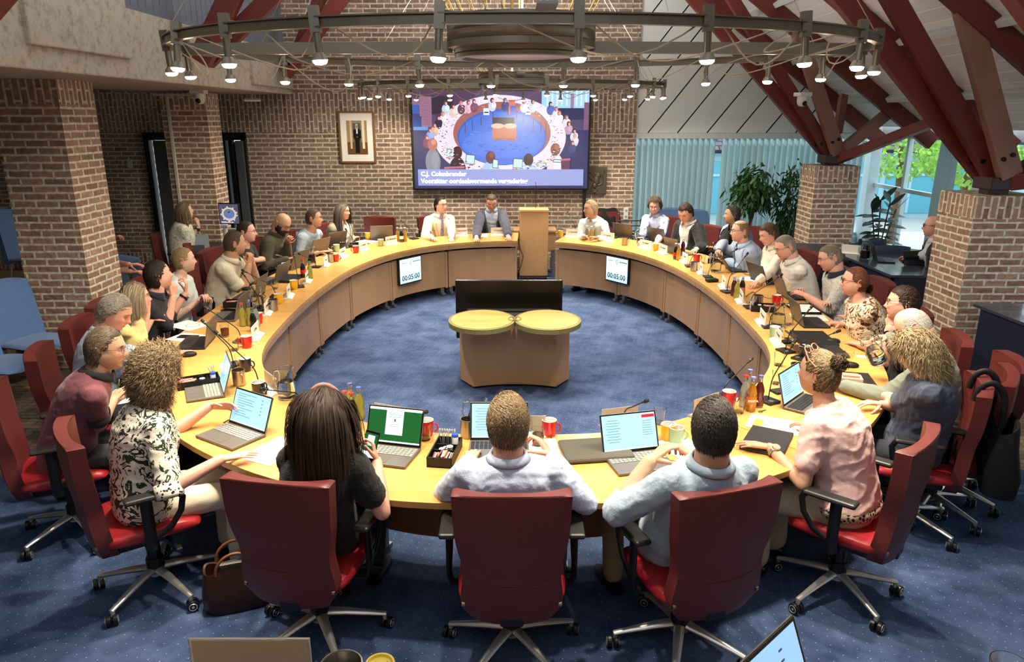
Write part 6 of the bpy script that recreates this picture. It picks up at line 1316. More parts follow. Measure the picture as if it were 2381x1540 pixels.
# ---- crockery and drinks
def mug(label,px,py,col,rz=None,white=True,p=None,h=.092,r=.041):
    p=on(px,py) if p is None else p; t=thing('mug',label,'mug',tuple(p),rnd.uniform(0,6) if rz is None else rz)
    m_=mat('mug_%d%d%d'%tuple(int(c*99) for c in col),col,.25,coat=.5)
    mb=MB(); mb.lathe([(0,.001),(r*.8,.001),(r*.84,.006),(r*.98,h*.5),(r,h)],22); mb.lathe([(r,h),(r-.004,h),(r*.85,.01),(0,.008)],22,1); mb.build('cup_body',[m_,WHITE if white else m_],t,smooth=True)
    mb=MB(); mb.tube([(r*.95+.024*math.sin(a),0,h*.5+.026*math.cos(a)) for a in np.linspace(.2,PI-.2,10)],.006,8,flat=.8); mb.build('handle',m_,t,smooth=True)
    return t
RED=(.75,.10,.10); YEL=(.93,.70,.12); GRN=(.58,.68,.52); NVY=(.07,.08,.16); ORG=(.95,.62,.15)
for a in ((992,1012,RED,'red mug behind a drinking glass, left of the big condiment tray',0),(1277,1012,RED,'red mug right of the middle person in the front row',0),(1571,1030,GRN,'pale green mug in front of the dark-haired person',0),(1553,1022,YEL,'yellow mug behind the laptop with red banner',.4),(575,808,RED,'bright red mug nearest the tea glass on the left',3),(601,752,RED,'red mug behind the juice bottles on the left',3),(649,705,YEL,'yellow mug beside the second-lowest steel cup on the left',-2),(684,672,YEL,'yellow mug with handle toward us beside the upright microphone',-1.5),
 (572,862,NVY,'navy mug behind the steel cup on the left',0),(603,920,NVY,'dark mug half hidden by the clear name plate on the left',1),(664,630,NVY,'black mug beside the closed laptop on the left',0),(781,608,RED,'red mug behind the steel cup, upper left',0),(828,588,RED,'red mug left of the upper name plates',3.5),(783,585,GRN,'green mug between the laptop and red mugs, upper left',3.5),(886,572,GRN,'green mug left of the name plate by the empty chair',3.5),(855,556,YEL,'yellow mug in the hand of the person with long grey-brown hair',0),
 (1303,551,YEL,'yellow mug nearest the lectern on the right half',3.2),(1487,568,NVY,'dark mug beside the steel cup, far right half',0),(1525,583,ORG,'orange drink glass between two name plates',0),(1619,608,RED,'red mug above the steel cup on the right half',0),(1804,708,RED,'red mug between carafe and sugar tray on the right',0),(1800,785,GRN,'tall green mug below the sugar tray on the right',0),(1868,832,NVY,'navy mug between the two dark microphone bases on the right',0),(1693,942,RED,'red and white cup hidden behind the clear plate, front right',0)):
    mug(a[3],a[0],a[1],a[2],a[4])
def steel_cup(label,px,py,h=.105,r=.042):
    t=thing('steel_cup',label,'thermos cup',tuple(on(px,py)),rnd.uniform(-2.5,-.6))
    mb=MB(); mb.lathe([(0,.001),(r*.93,.001),(r*.96,.01),(r*.96,h-.01),(r,h-.004),(r,h),(r-.005,h),(r-.006,.012),(0,.010)],24); mb.build('cup_body',STEEL,t,smooth=True)
    mb=MB(); mb.tube([(r+.020*math.sin(a),0,h*.52+.030*math.cos(a)) for a in np.linspace(.15,PI-.15,9)],.0035,6); mb.build('handle',STEEL,t,smooth=True)
for a in ((557,895,'steel cup between the open laptop and navy mug'),(637,722,'steel cup left of the lower yellow mug'),(769,610,'steel cup in front of the upper red mug'),(1005,552,'steel cup left of the cream suit\'s name plate'),(1088,1015,'steel cup left of the middle front-row laptop'),(1452,570,'steel cup on the right half between two name plates'),(1613,630,'steel cup below the right red mug'),(1762,712,'steel cup inside the cluster by the cable box'),(1850,880,'steel cup beside the pinned-up hair')): steel_cup(a[2],a[0],a[1])
def tumbler(label,px,py,tea=False,p=None,h=.095,r=.036):
    p=on(px,py) if p is None else p; t=thing('drinking_glass',label,'glass',tuple(p))
    mb=MB(); mb.lathe([(0,0),(r*.82,0),(r,h),(r-.002,h),(r*.82-.002,.010),(0,.010)],20); mb.build('glass_body',GLASS,t,smooth=True)
    if tea: mb=MB(); mb.lathe([(0,.012),(r*.78,.012),(r*.92,h*.7),(0,h*.7)],20); mb.build('tea',mat('tea',(.55,.25,.05),.05,trans=.8),t,smooth=True)
for a in ((524,783,1,'glass of tea on the left half'),(545,815,0,'empty glass left of the bright red mug'),(560,855,0,'empty glass behind the open laptop on the left'),(873,1022,0,'glass behind the phone, front row') ,(988,1022,0,'glass in front of the red mug, front row left'),(1251,1035,1,'glass of tea held by the middle front-row person'),(1533,985,0,'glass behind the red-banner laptop'),(1717,960,0,'glass between bottles and dark-haired head'),(1834,756,0,'small glass beside the right carafe'),(1810,850,0,'glass below the white-footed plates, upper one'),(1806,893,0,'glass beside the steel cup at the pinned-up hair'),(1970,848,0,'glass behind the pinned-up hair'),(1300,545,0,'glass left of the lectern gap, right end'),(1188,545,0,'glass right of the name plate by the lectern'),(1016,545,0,'glass before the cream suit, left one'),(1028,548,0,'glass before the cream suit, right one'),(1495,552,0,'glass before the lilac shirt'),(1632,612,0,'glass beside the right carafe, far one'),(1832,790,0,'glass right of the tall green mug'),(640,672,0,'glass behind the lower yellow mug')):
    tumbler(a[3],a[0],a[1],a[2])
def bottle(label,px,py,liq,cap=(.3,.4,.7),h=.20,lab=None,txt=None,shape=0,fill=.8,p=None):
    p=on(px,py) if p is None else p; t=thing('soft_drink_bottle',label,'bottle',tuple(p),math.atan2(-p[0],p[1])*.0)
    r=.029; pr=[(0,.002),(r*.9,.002),(r,.012),(r,h*.28),(r*.90,h*.40),(r*.98,h*.52),(r*.8,h*.64),(r*.45,h*.78),(r*.42,h*.93),(r*.47,h*.94),(r*.47,h*.96)]
    mb=MB(); mb.lathe(pr+[(r*.38,h*.96),(r*.34,h*.8),(r*.7,h*.64),(r*.9,h*.5),(r*.9,.014),(0,.010)],20); mb.build('bottle_glass',GLASS,t,smooth=True)
    if liq is not None: 
        f=[(a*.93,min(b,h*fill)) for a,b in pr[1:] if b<h*fill+.01]; mb=MB(); mb.lathe([(0,.006)]+[(a,max(b,.006)) for a,b in f]+[(0,f[-1][1])],20); mb.build('drink',mat('drink_%d%d%d'%tuple(int(c*99) for c in liq),liq,.15,trans=.0,coat=.6),t,smooth=True)
    mb=MB(); mb.cyl((0,0,h*.955),(0,0,h),.0145,14); mb.build('cap',mat('cap_%d%d%d'%tuple(int(c*99) for c in cap),cap,.35),t)
    if lab:
        mb=MB(); mb.lathe([(r*1.02,h*.22),(r*1.02,h*.44)],20); mb.build('bottle_label',mat('lab_%d%d%d'%tuple(int(c*99) for c in lab),lab,.5),t,smooth=True)
    if txt: text(txt,.019,TR((0,-r*1.04,h*.33),0,PI/2),'lettering',WHITE,t,world=False,bold=.0006)
OJ=(.97,.70,.10); YJ=(.93,.86,.35); CO=(.12,.03,.02); RJ=(.45,.05,.07)
for a in ((925,562,OJ,(.9,.9,.9),None,'left one of three small juice bottles near the cream suit'),(934,563,CO,(.9,.9,.9),(.85,.85,.85),'middle dark one of three bottles near the cream suit'),(942,562,OJ,(.9,.9,.9),None,'right one of three small juice bottles near the cream suit'),
 (566,758,YJ,(.85,.15,.15),None,'yellow juice bottle with red cap beside the lower microphones'),(583,757,YJ,(.25,.3,.6),None,'yellow juice bottle with blue cap beside the red mug'),(597,760,(.86,.88,.80),(.3,.35,.5),None,'clear bottle right of the yellow juice bottles'),(591,772,CO,(.25,.25,.3),None,'small dark bottle before the yellow juice bottles'),
 (706,645,CO,(.8,.1,.1),(.85,.15,.15),'cola bottle with red label on the left half'),(722,650,YJ,(.3,.5,.3),None,'yellow-green bottle right of the cola bottle'),
 (806,985,YJ,(.8,.2,.2),None,'pale bottle with red cap behind the long dark hair'),(822,990,CO,(.75,.1,.1),(.88,.35,.30),'cola bottle left of the green-screen laptop'),(838,975,YJ,(.3,.4,.8),None,'pale bottle with blue cap behind the green-screen laptop'),(818,965,YJ,(.35,.35,.7),None,'rearmost pale bottle behind the long dark hair'),
 (1729,945,(.90,.88,.80),(.85,.15,.15),None,'clear bottle with red cap in the front right cluster'),(1763,945,RJ,(.4,.4,.75),None,'dark red drink bottle in the front right cluster'),(1738,930,(.90,.85,.75),(.4,.45,.8),None,'clear bottle with blue cap behind the orange drink'),
 (1705,688,RJ,(.8,.8,.85),None,'dark red bottle left of the yellow one beside the name plate'),(1712,695,YJ,(.7,.72,.8),None,'yellow bottle in the middle of the right cluster'),(1724,688,CO,(.8,.8,.85),(.75,.4,.4),'cola bottle right of the yellow one on the right half'),
 (1570,603,CO,(.8,.8,.8),(.7,.1,.1),'cola bottle left of the orange bottle on the right half'),(1577,605,OJ,(.85,.85,.9),None,'orange bottle left of the red-lidded laptop area, right half'),(1587,590,RJ,(.85,.85,.9),None,'dark red bottle behind the orange one, right half'),
 (1364,557,(.62,.62,.50),(.9,.9,.9),None,'clear bottle before the blond person, left one'),(1374,559,OJ,(.9,.9,.9),None,'orange bottle before the blond person, middle one'),(1384,557,(.7,.68,.5),(.9,.9,.9),None,'clear bottle before the blond person, right one')):
    bottle(a[5],a[0],a[1],a[2],a[3],lab=a[4],fill=.82)
bottle('orange soft drink bottle with printed name in the front right cluster',1745,955,(.97,.62,.06),(.45,.50,.85),txt='FANTA',h=.215,lab=(.96,.45,.08))
def pitcher(label,px,py,liq=None,p=None,rot=None,h=.20,r=.058,wl=.55):
    p=on(px,py) if p is None else p; t=thing('glass_pitcher',label,'pitcher',tuple(p),0,rot=rot or (0,0,rnd.uniform(2.4,3.9)))
    pr=[(0,0),(r*.95,0),(r,.02),(r*.98,h*.4),(r*.66,h*.72),(r*.62,h*.8),(r*.82,h)]
    mb=MB(); mb.lathe(pr+[(r*.82-.003,h),(r*.60,h*.8),(r*.62,h*.72),(r*.93,h*.4),(r*.94,.02),(0,.008)],26); mb.ell((-r*.85,0,h*.985),(.012,.014,.010),8,6); mb.build('glass_body',GLASS,t,smooth=True)
    mb=MB(); mb.tube([(r*.72,0,h*.9),(r*1.3,0,h*.86),(r*1.45,0,h*.6),(r*1.2,0,h*.35),(r*.96,0,h*.3)],.006,8); mb.build('handle',GLASS,t,smooth=True)
    mb=MB(); mb.lathe([(0,.010),(r*.92,.012),(r*.90,h*.4),(r*(.9-.55*max(0,wl-.4)),h*wl),(0,h*wl)],26); mb.build('water' if liq is None else 'coffee',mat('water',(.97,.99,1),0,trans=1,ior=1.33) if liq is None else mat('coffee',(.10,.05,.02),.1),t,smooth=True)
    return t
for a in ((601,716,None,'water carafe behind the steel cup on the left'),(724,612,1,'glass pot with dark coffee on the left half'),(668,925,None,'wide glass pitcher beside the long dark hair, front left'),(1110,1005,None,'glass pitcher behind the middle laptop'),(1664,632,None,'water carafe beside the papers on the right half'),(1808,760,None,'water carafe right of the sugar tray'),(1490,565,None,'water carafe before the lilac shirt')):
    pitcher(a[3],a[0],a[1],a[2])
pw=PZ(2045,825,.93); pitcher('glass water pitcher held tilted over the table by the white-haired person',0,0,p=(pw.x,pw.y,pw.z-.04),rot=(0,R(-38),R(20)))
# ---- trays, phones, papers, bags and cables
def cond_tray(label,px,py,rz,w=.13,d=.26,h=.055,cups=True):
    t=thing('condiment_tray',label,'tray',tuple(on(px,py)),rz); bl=mat('tray_plastic',(.05,.05,.05),.45)
    mb=MB(); mb.box((0,0,.004),(w,d,.006)); 
    for sx in (-1,1): mb.box((sx*(w/2-.003),0,h/2),(.006,d,h)); mb.box((0,sx*(d/2-.003),h/2),(w,.006,h))
    mb.box((0,-.01,h*.4),(w,.005,h*.75)); mb.box((0,.06,h*.4),(w,.005,h*.75)); mb.box((0,.03,h*.4),(.005,.08,h*.75)); mb.build('tray_box',bl,t)
    for k in range(12):
        c=[(.80,.25,.30),(.85,.85,.8),(.9,.55,.6),(.75,.6,.3)][k%4]; mb=MB(); mb.box((-.045+k*.0085,-.065+rnd.uniform(-.02,.02),h*.75),(.006,.075,.004),M=TR((0,0,0),rnd.uniform(-.08,.08))); mb.build('sugar_stick',mat('stick_%d'%(k%4),c,.6),t)
    for k in range(7): mb=MB(); mb.cyl((-.04+.012*k*.7,.10+rnd.uniform(-.01,.01),.01),(-.045+.013*k,.085+rnd.uniform(-.02,.02),h+.045+rnd.uniform(0,.02)),.0022,5); mb.ell((-.045+.013*k,.085,h+.055),(.006,.003,.010),8,6); mb.build('teaspoon',CHROME,t,smooth=True)
    if cups: mb=MB(); mb.lathe([(0,.01),(.017,.01),(.017,h+.03),(0,h+.03)],16,c=(.035,.09,0)); mb.lathe([(.0175,h+.02),(.0175,h+.034),(0,h+.034)],16,1,c=(.035,.09,0)); mb.build('sweetener_tube',[WHITE,mat('blue_cap',(.15,.30,.70),.4)],t,smooth=True)
    for k in range(3): mb=MB(); mb.lathe([(0,0),(.013,0),(.018,.02),(0,.021)],12,c=(-.02+.02*k,.025,.012+.008*k)); mb.build('milk_cup',WHITE,t,smooth=True)
cond_tray('large black condiment tray with spoons and sugar sticks, left of the middle laptop',1035,1062,R(-8))
cond_tray('black condiment tray with glossy compartments behind the text-screen laptop',462,895,R(-62),h=.05)
cond_tray('black condiment tray with packets beyond the navy polo',557,712,R(-85))
cond_tray('black condiment tray before the cream suit, left of the steel cup',985,550,R(100),w=.11,d=.22)
cond_tray('black sugar tray with steel pot, before the speckled shirt',1772,722,R(75),w=.14,d=.2)
cond_tray('black tray between the papers and the carafe on the right half',1668,612,R(70),w=.11,d=.22)
def slab(name,label,cat,px,py,dims,rz,m_,bev=.004,z=None,p=None):
    p=on(px,py,z) if p is None else p; mb=MB(); mb.box((0,0,dims[2]/2),dims); o=mb.build(name,m_,bevel=bev); o.location=p; o.rotation_euler=(0,0,rz); tag(o,label,cat); return o
SLV=mat('sleeve_grey',(.33,.32,.29),.85,bump=.3,bscale=200); BLK=mat('soft_black',(.06,.06,.065),.6)
o=slab('laptop_sleeve','grey fabric laptop sleeve lying left of the red-banner laptop','laptop sleeve',1385,1052,(.36,.25,.030),R(8),SLV,.014)
slab('laptop_sleeve','black padded case under the dark laptop of the auburn-haired person','laptop sleeve',1888,768,(.37,.27,.022),inward(on(1888,768)),BLK,.01,p=on(1886,756)-Vector((0,0,.0225))+Vector((0,0,.0005)) if False else on(1892,790,TZ)) 
slab('laptop_sleeve','dark closed notebook behind the yellow mug on the left','notebook',672,650,(.34,.22,.025),inward(on(672,650)),BLK,.004)
slab('pencil_case','black zipped pouch left of a name plate on the right half','pouch',1655,655,(.13,.08,.035),R(10),BLK,.014)
slab('phone','black phone lying on a paper before the navy polo','phone',437,784,(.075,.155,.008),R(-5+90),SCRD,.003,TZ+.0015)
slab('phone','black phone behind the laptop of the blonde person','phone',535,722,(.075,.15,.008),R(80),SCRD,.003)
slab('phone','black device with small label beside the lower right microphone','card reader',1812,912,(.095,.075,.014),R(20),BLK,.003)
slab('phone','black device with small label near the tall green mug','card reader',1828,797,(.095,.075,.014),R(10),BLK,.003)
slab('phone','dark phone on white paper beside the bracelets of the auburn-haired person','phone',1890,744,(.14,.07,.008),R(-5),mat('phone_red',(.22,.10,.12),.3),.003,TZ+.0015)
slab('binder','thick black binder with white pages before the speckled shirt','binder',1868,722,(.30,.22,.03),inward(on(1868,722)),BLK,.006)
slab('paper_sheet','white sheet lying on the black binder','paper',1868,717,(.27,.20,.002),inward(on(1868,722)),PAPER,0,TZ+.031)
GREENP=mat('print_green',(.35,.60,.48),.7); YELP=mat('print_yellow',(.93,.78,.25),.7)
def paper(label,px,py,rz,w=.21,d=.297,ringp=True,yel=False):
    p=on(px,py); t=thing('paper_sheet',label,'paper',tuple(p),rz); mb=MB(); mb.box((0,0,.0006),(w,d,.0012)); mb.build('sheet',PAPER,t)
    if ringp: mb=MB(); mb.tube([(.02+.055*math.cos(a),-.03+.055*math.sin(a),.0012) for a in np.linspace(0,2*PI,25)],.0035,4,flat=.2,caps=False); mb.build('printed_ring',GREENP,t)
    if yel: mb=MB(); mb.box((-.02,.09,.0014),(.11,.05,.0006)); mb.build('printed_block',YELP,t)
    mb=MB()
    for k in range(7): mb.box((0,-.10+k*.012,.0014),(.15-.02*(k%3),.002,.0003)); 
    mb.build('printed_lines',mat('print_grey',(.6,.6,.62),.7),t)
for a in ((438,757,R(60),'paper with printed ring beside the elbow of the navy polo',0),(440,786,R(70),'paper with printed ring under the black phone on the left',0),(638,1048,R(-25),'paper at the table edge between the leaf-print blouse and the long dark hair',0),(1802,988,R(62),'paper with yellow block and green ring beside the closed laptop',1),(1255,1050,R(5),'white paper beside the glass of tea, front middle',0),(1594,1045,R(30),'crumpled paper before the dark-haired person',0),(1880,738,R(80),'white paper under the dark phone on the right half',0),(1752,650,R(60),'stack of white papers before the cream white shirt',0),(1118,548,R(0),'white papers between the two name plates by the lectern',0),(855,562,R(60),'white papers under the yellow mug, upper left',0),(2010,830,R(75),'white note beside the water pitcher on the right',0),(290,925,R(-60),'white paper under the hand of the person in the maroon polo',0),(520,850,R(20),'small white card on the table on the left',0)):
    big=(a[3].startswith('small') or a[3].startswith('white note')); paper(a[3],a[0],a[1],a[2],w=.05 if big else .21,d=.09 if big else .297,ringp=not big and 'ring' in a[3],yel=a[4]) if not big else slab('note_card',a[3],'paper',a[0],a[1],(.06,.10,.001),a[2],PAPER,0)
def mouse(label,px,py,rz):
    mb=MB(); mb.ell((0,0,.012),(.031,.055,.024),18,10); V=mb.v[0]; V[:,2]=np.maximum(V[:,2],0); o=mb.build('computer_mouse',BLK,smooth=True); o.location=on(px,py); o.rotation_euler=(0,0,rz); tag(o,label,'mouse')
for a in ((440,828,-1.2,'computer mouse under the hand at the left laptop'),(575,675,-1.3,'computer mouse beside the tan-lit laptop on the left'),(1937,797,1.5,'computer mouse under the hand at the dark laptop on the right'),(1978,853,1.4,'black computer mouse behind the pinned-up hair'),(690,622,-1,'computer mouse behind the cola bottle'),(822,568,-.8,'computer mouse beside the yellow mug, upper left')): mouse(a[3],a[0],a[1],a[2])
def cable(label,pts,r=.0028):
    P=[tuple(on(x,y)+Vector((0,0,.004))) for x,y in pts]; mb=MB(); mb.tube(spline(P,6),r,6); tag(mb.build('power_cable',BLK,smooth=True),label,'cable')
cable('black cable looping on the table left of the text-screen laptop',[(520,985),(535,978),(552,985),(530,995),(518,1000),(540,978),(560,975)])
cable('tangled black cable beside the steel cup on the left half',[(585,690),(600,682),(618,690),(602,700),(625,702),(640,692),(655,690),(668,680)])
cable('tangled black cable beside the cable box on the right half',[(1735,690),(1752,680),(1760,695),(1742,705),(1765,690),(1790,695),(1810,690)])
cable('cable beside the sugar tray on the right half',[(1700,640),(1720,632),(1738,640),(1760,636)])
# bottle opener, phone in hands
mb=MB(); mb.lathe([(.008,0),(.014,0),(.014,.002),(.008,.002)],14); mb.box((.03,0,.001),(.04,.010,.002)); o=mb.build('bottle_opener',STEEL); o.location=on(1768,958); o.rotation_euler=(0,0,.6); tag(o,'small steel bottle opener in front of the orange drink bottle','bottle opener')
p=PZ(860,1038,.95); t=thing('mobile_phone','phone held upright in both hands by the long-haired person, screen lit','phone',tuple(p),0,rot=(R(-20),R(10),R(-12)))
mb=MB(); mb.box((0,0,0),(.072,.009,.150)); mb.build('casing',BEZ,t,bevel=.004)
mb=MB(); mb.box((0,-.0052,.02),(.064,.0006,.085),0); mb.box((0,-.0056,.028),(.034,.0006,.05),1); mb.box((0,-.0052,-.038),(.064,.0006,.028),1); mb.build('screen',[SCRG,SCRC],t)
mb=MB(); mb.cyl((0,-.0046,-.062),(0,-.0058,-.062),.006,12); mb.build('shutter_button',WHITE,t)
# wooden holder by the flat laptop
t=thing('wooden_box','small pale wooden box with cards beside the flat dark laptop','box',tuple(on(1975,895)),R(75)); mb=MB(); mb.box((0,0,.03),(.10,.14,.06)); mb.build('box_body',mat('pale_wood_box',(.80,.74,.60),.6),t,bevel=.002); mb=MB(); mb.box((0,0,.066),(.06,.10,.012)); mb.build('cards',mat('card_pink',(.75,.5,.45),.6),t)
# ================================================================ near desk at the bottom of the picture
NZ=1.33
t=thing('near_desk','wooden desk whose front edge runs along the very bottom of the picture','desk',(0,.8,0))
mb=MB(); mb.box((0,.708,NZ-.015),(4.4,1.15,.03)); mb.build('desk_top',MAPLE,t,world=True,bevel=.003)
mb=MB(); mb.box((0,1.2,.66),(4.2,.03,1.27)); mb.build('front_panel',PANEL,t,world=True)
p=PZ(588,1600,NZ); p=Vector((p.x,1.235,NZ+.001)); plate('clear name plate with grey card standing on the near desk, bottom left',p,0,None,True,w=.245)
text('Pers',.045,TR((p.x-.02,p.y+.006,NZ+.055),PI,PI/2),'lettering',mat('faint_print',(.70,.66,.58),.6),bpy.data.objects[[o.name for o in C.objects if o.name.startswith('name_plate')][-1]],world=True)
t=thing('steel_cup','large steel cup on the near desk, bottom of the picture','thermos cup',(-.335,1.19,NZ+.001),-1)
mb=MB(); r=.042;h=.088; mb.lathe([(0,.001),(r*.93,.001),(r,.01),(r,h),(r-.003,h+.001),(r-.005,h-.002),(r-.006,.012),(0,.010)],32); mb.build('cup_body',STEEL,t,smooth=True)
t=thing('mug','yellow mug turned upside down on the near desk','mug',(-.262,1.205,NZ+.001),R(-40)); YM=mat('mug_yellow_near',(.93,.80,.22),.3,coat=.4)
mb=MB(); mb.lathe([(0,.074),(.022,.074),(.025,.078),(.029,.078),(.031,.070),(.036,.03),(.037,.0),(.033,.0),(.028,.06),(0,.062)],28); mb.build('cup_body',YM,t,smooth=True)
mb=MB(); mb.tube([(.033+.022*math.sin(a),0,.038+.022*math.cos(a)) for a in np.linspace(.2,PI-.2,10)],.006,8); mb.build('handle',YM,t,smooth=True)
text('palmer',.011,TR((-.262,1.205,NZ+.0756),R(190),0),'lettering',INK,t)
laptop('dark laptop with a bright blue-white screen at the bottom right of the picture',(.545,.945,NZ+.001),R(43),112,'text',LAPD,LAPD,KEYD)
tumbler('clear drinking glass on the near desk, bottom right','',0,p=Vector((.985,1.20,NZ+.001)),h=.082)
# ================================================================ dark desks on the right
DSK=mat('dark_blue_desk',(.13,.15,.22),.35); DTOP=mat('desk_top_dark',(.22,.24,.29),.25,coat=.3)
def dark_desk(label,poly,panel):
    c=np.mean(np.array(poly),0); t=thing('dark_desk',label,'desk',(c[0],c[1],0)); mb=MB(); mb.prism(poly,.72,.75); mb.build('desk_top',DTOP,t,world=True,bevel=.003)
    for i,(a,b) in enumerate(panel):
        a=Vector((*a,0));b=Vector((*b,0)); mb=MB(); mb.bar((a.x,a.y,.40),(b.x,b.y,.40),.03,.63,up=(0,0,1)); mb.build('side_panel',DSK,t,world=True,bevel=.002)
    return t
dark_desk('dark blue desk cut by the right picture edge below the right pillar',[(4.36,6.70),(4.42,5.2),(5.6,5.2),(5.6,6.72)],[((4.40,6.62),(4.46,5.3)),((4.44,6.66),(5.5,6.66))])
dark_desk('dark blue corner desk with the bald person behind the right table side',[(4.22,7.98),(5.0,7.92),(5.6,9.4),(4.7,10.3),(4.2,9.1)],[((4.27,8.05),(4.25,9.0)),((4.27,8.0),(4.95,7.96)),((4.28,9.12),(4.70,10.2))])
slab('desk_return','dark blue cabinet block in front of the pillar by the windows','cabinet',0,0,(.55,1.1,.72),R(-12),DSK,.004,p=Vector((4.05,9.75,0)))
p=PZ(2055,607,.75); laptop('dark tablet laptop open on the corner desk before the bald person',(p.x,p.y,.752),R(75),110,'off',LAPD,LAPD,w=.29,d=.2)
p=PZ(2125,618,.75); t=thing('tablet','dark tablet propped on its folded cover on the corner desk','tablet',(p.x,p.y,.752),R(10)); mb=MB(); mb.box((0,0,.09),(.26,.012,.17),M=TR((0,0,0),0,R(-18))); mb.box((0,.05,.05),(.26,.01,.10),M=TR((0,0,0),0,R(25))); mb.build('cover',BLK,t,bevel=.003)
for k,(px,py) in enumerate(((2000,592),(2010,600),(2018,590),(2026,597))): p=PZ(px,py,.75); tumbler('small water glass in the cluster on the corner desk','',0,p=Vector((p.x,p.y,.752)))
for o in C.objects:
    if o.get('label')=='small water glass in the cluster on the corner desk': o['group']='water glasses on the corner desk'
p=PZ(2008,600,.75); pitcher('glass carafe on the corner desk near the rubber plant',0,0,p=Vector((p.x-.03,p.y-.08,.752)))
p=PZ(1978,590,.75); plate('white name plate on the corner desk beside the pillar',(p.x,p.y,.752),R(-30),None)
p=PZ(1998,580,.75); slab('thermos_flask','dark flask standing on the corner desk','flask',0,0,(.05,.05,.14),0,BLK,.02,p=Vector((p.x,p.y,.752)))
NAVYF=mat('navy_fabric',(.16,.19,.27),.9)
def tub_chair(label,p,rz):
    t=thing('tub_chair',label,'chair',p,rz); G=[]
    for z in np.linspace(.45,.86,7): G.append([( .27*math.sin(a)*(1-.1*(z-.45)),-.24*math.cos(a)*(1),z-.08*(1-math.cos(a))*(z-.45)*2) for a in np.linspace(-1.7,1.7,17)])
    mb=MB(); mb.grid(G); mb.build('backrest',NAVYF,t,smooth=True,solid=.04); mb=MB(); mb.box((0,0,.42),(.48,.46,.09)); mb.build('seat',NAVYF,t,bevel=.03)
    for sx in (-1,1):
        for sy in (-1,1): mb=MB(); mb.cyl((sx*.18,sy*.18,.38),(sx*.22,sy*.22,0),.012,8); mb.build('leg',CHROME,t)
p=PZ(2022,565,.8); tub_chair('navy tub chair nearest the rubber plant',(p.x,p.y+.1,0),R(20))
p=PZ(2075,578,.8); tub_chair('navy tub chair between rubber plant and the bald person',(p.x,p.y+.1,0),R(-10))
visitor_chair('blue chair under the bald person at the corner desk',tuple([PZ(2165,660,.45).x+.15,PZ(2165,660,.45).y+.2,0]),R(75))
# small black metal chair behind the lilac shirt
p=PZ(1462,520,.85); t=thing('metal_chair','black metal frame chair beside the curtain edge','chair',(p.x,p.y+.1,0),0)
mb=MB(); 
for z in (.72,.80,.88): mb.cyl((-.2,0,z),(.2,0,z),.010,6)
for sx in (-1,1): mb.cyl((sx*.2,0,0),(sx*.2,0,.9),.012,6)
mb.build('frame',BLACKP,t)
# ================================================================ plants
LEAF=mat('leaf_green',(.16,.32,.14),.45,noise=.3,nscale=12); LEAFD=mat('leaf_dark',(.17,.29,.21),.5,noise=.2,nscale=12); TRK=mat('bark',(.42,.32,.24),.8); POT=mat('dark_pot',(.18,.18,.19),.5)
def leaf_mesh(mb,p,d,n,L_,w_,droop=.3):
    d=nrm(d); n=nrm(n-d*(n@d)); s_=np.cross(d,n); G=[]
    for t_ in np.linspace(0,1,5):
        ww=w_*math.sin(PI*min(.999,t_*.92+.04))**.8; c=p+d*L_*t_-np.array((0,0,1))*droop*L_*t_*t_; G.append([c-s_*ww,c-n*ww*.15,c+s_*ww])
    mb.grid(G)
def ficus(label,base,h0,h1,rad,n,seed,braid=True,L_=.11):
    t=thing('potted_ficus',label,'plant',base); r=np.random.RandomState(seed)
    mb=MB(); mb.lathe([(0,0),(.14,0),(.18,.32),(.16,.32),(.15,.28),(0,.28)],20); mb.build('pot',POT,t)
    for k in range(3 if braid else 1):
        mb=MB(); pts=[(.018*math.cos(6*z+k*2.1)+0,.018*math.sin(6*z+k*2.1),z) for z in np.linspace(.25,h0,14)]; mb.tube(pts,.013,7); mb.build('trunk',TRK,t,smooth=True)
    cz=(h0+h1)/2; hh=(h1-h0)/2; mb=MB(); tw=MB()
    for k in range(22):
        d=nrm(r.normal(size=3)+np.array((0,0,.6))); e=np.array((0,0,h0-.02)); q=np.array((d[0]*rad*.9,d[1]*rad*.9,cz+d[2]*hh*.9)); m_=e*.5+q*.5+np.array((0,0,.06)); tw.tube([e,m_,q],[.006,.004,.002],5)
        for j in range(n//22):
            f=r.uniform(.35,1.05); c=(e*(1-f)+q*f)+r.normal(size=3)*.05*rad/.25; ld=nrm(r.normal(size=3)*.6+d*.5+np.array((0,0,-.9))); leaf_mesh(mb,c,ld,r.normal(size=3)+np.array((0,0,1.)),L_*r.uniform(.7,1.2),L_*.17,.25)
    tw.build('twigs',TRK,t); o=mb.build('foliage',LEAF,t,smooth=True); o['kind']='stuff'
    return t
p=PY(1752,440,11.3); ficus('braided ficus tree with a round crown before the curtain',(p.x,p.y,0),1.12,1.72,.36,900,1)
p=PY(1843,450,11.45); ficus('slender leafy ficus half hidden by the pillar at the windows',(p.x,p.y,0),.55,1.75,.24,800,2,False,.085)
p=PY(2045,560,10.9); t=thing('rubber_plant','rubber plant with big dark leaves at the bright window','plant',(p.x,p.y,0)); r=np.random.RandomState(4)
mb=MB(); mb.lathe([(0,0),(.16,0),(.2,.42),(.17,.42),(.16,.38),(0,.38)],20); mb.build('pot',POT,t)
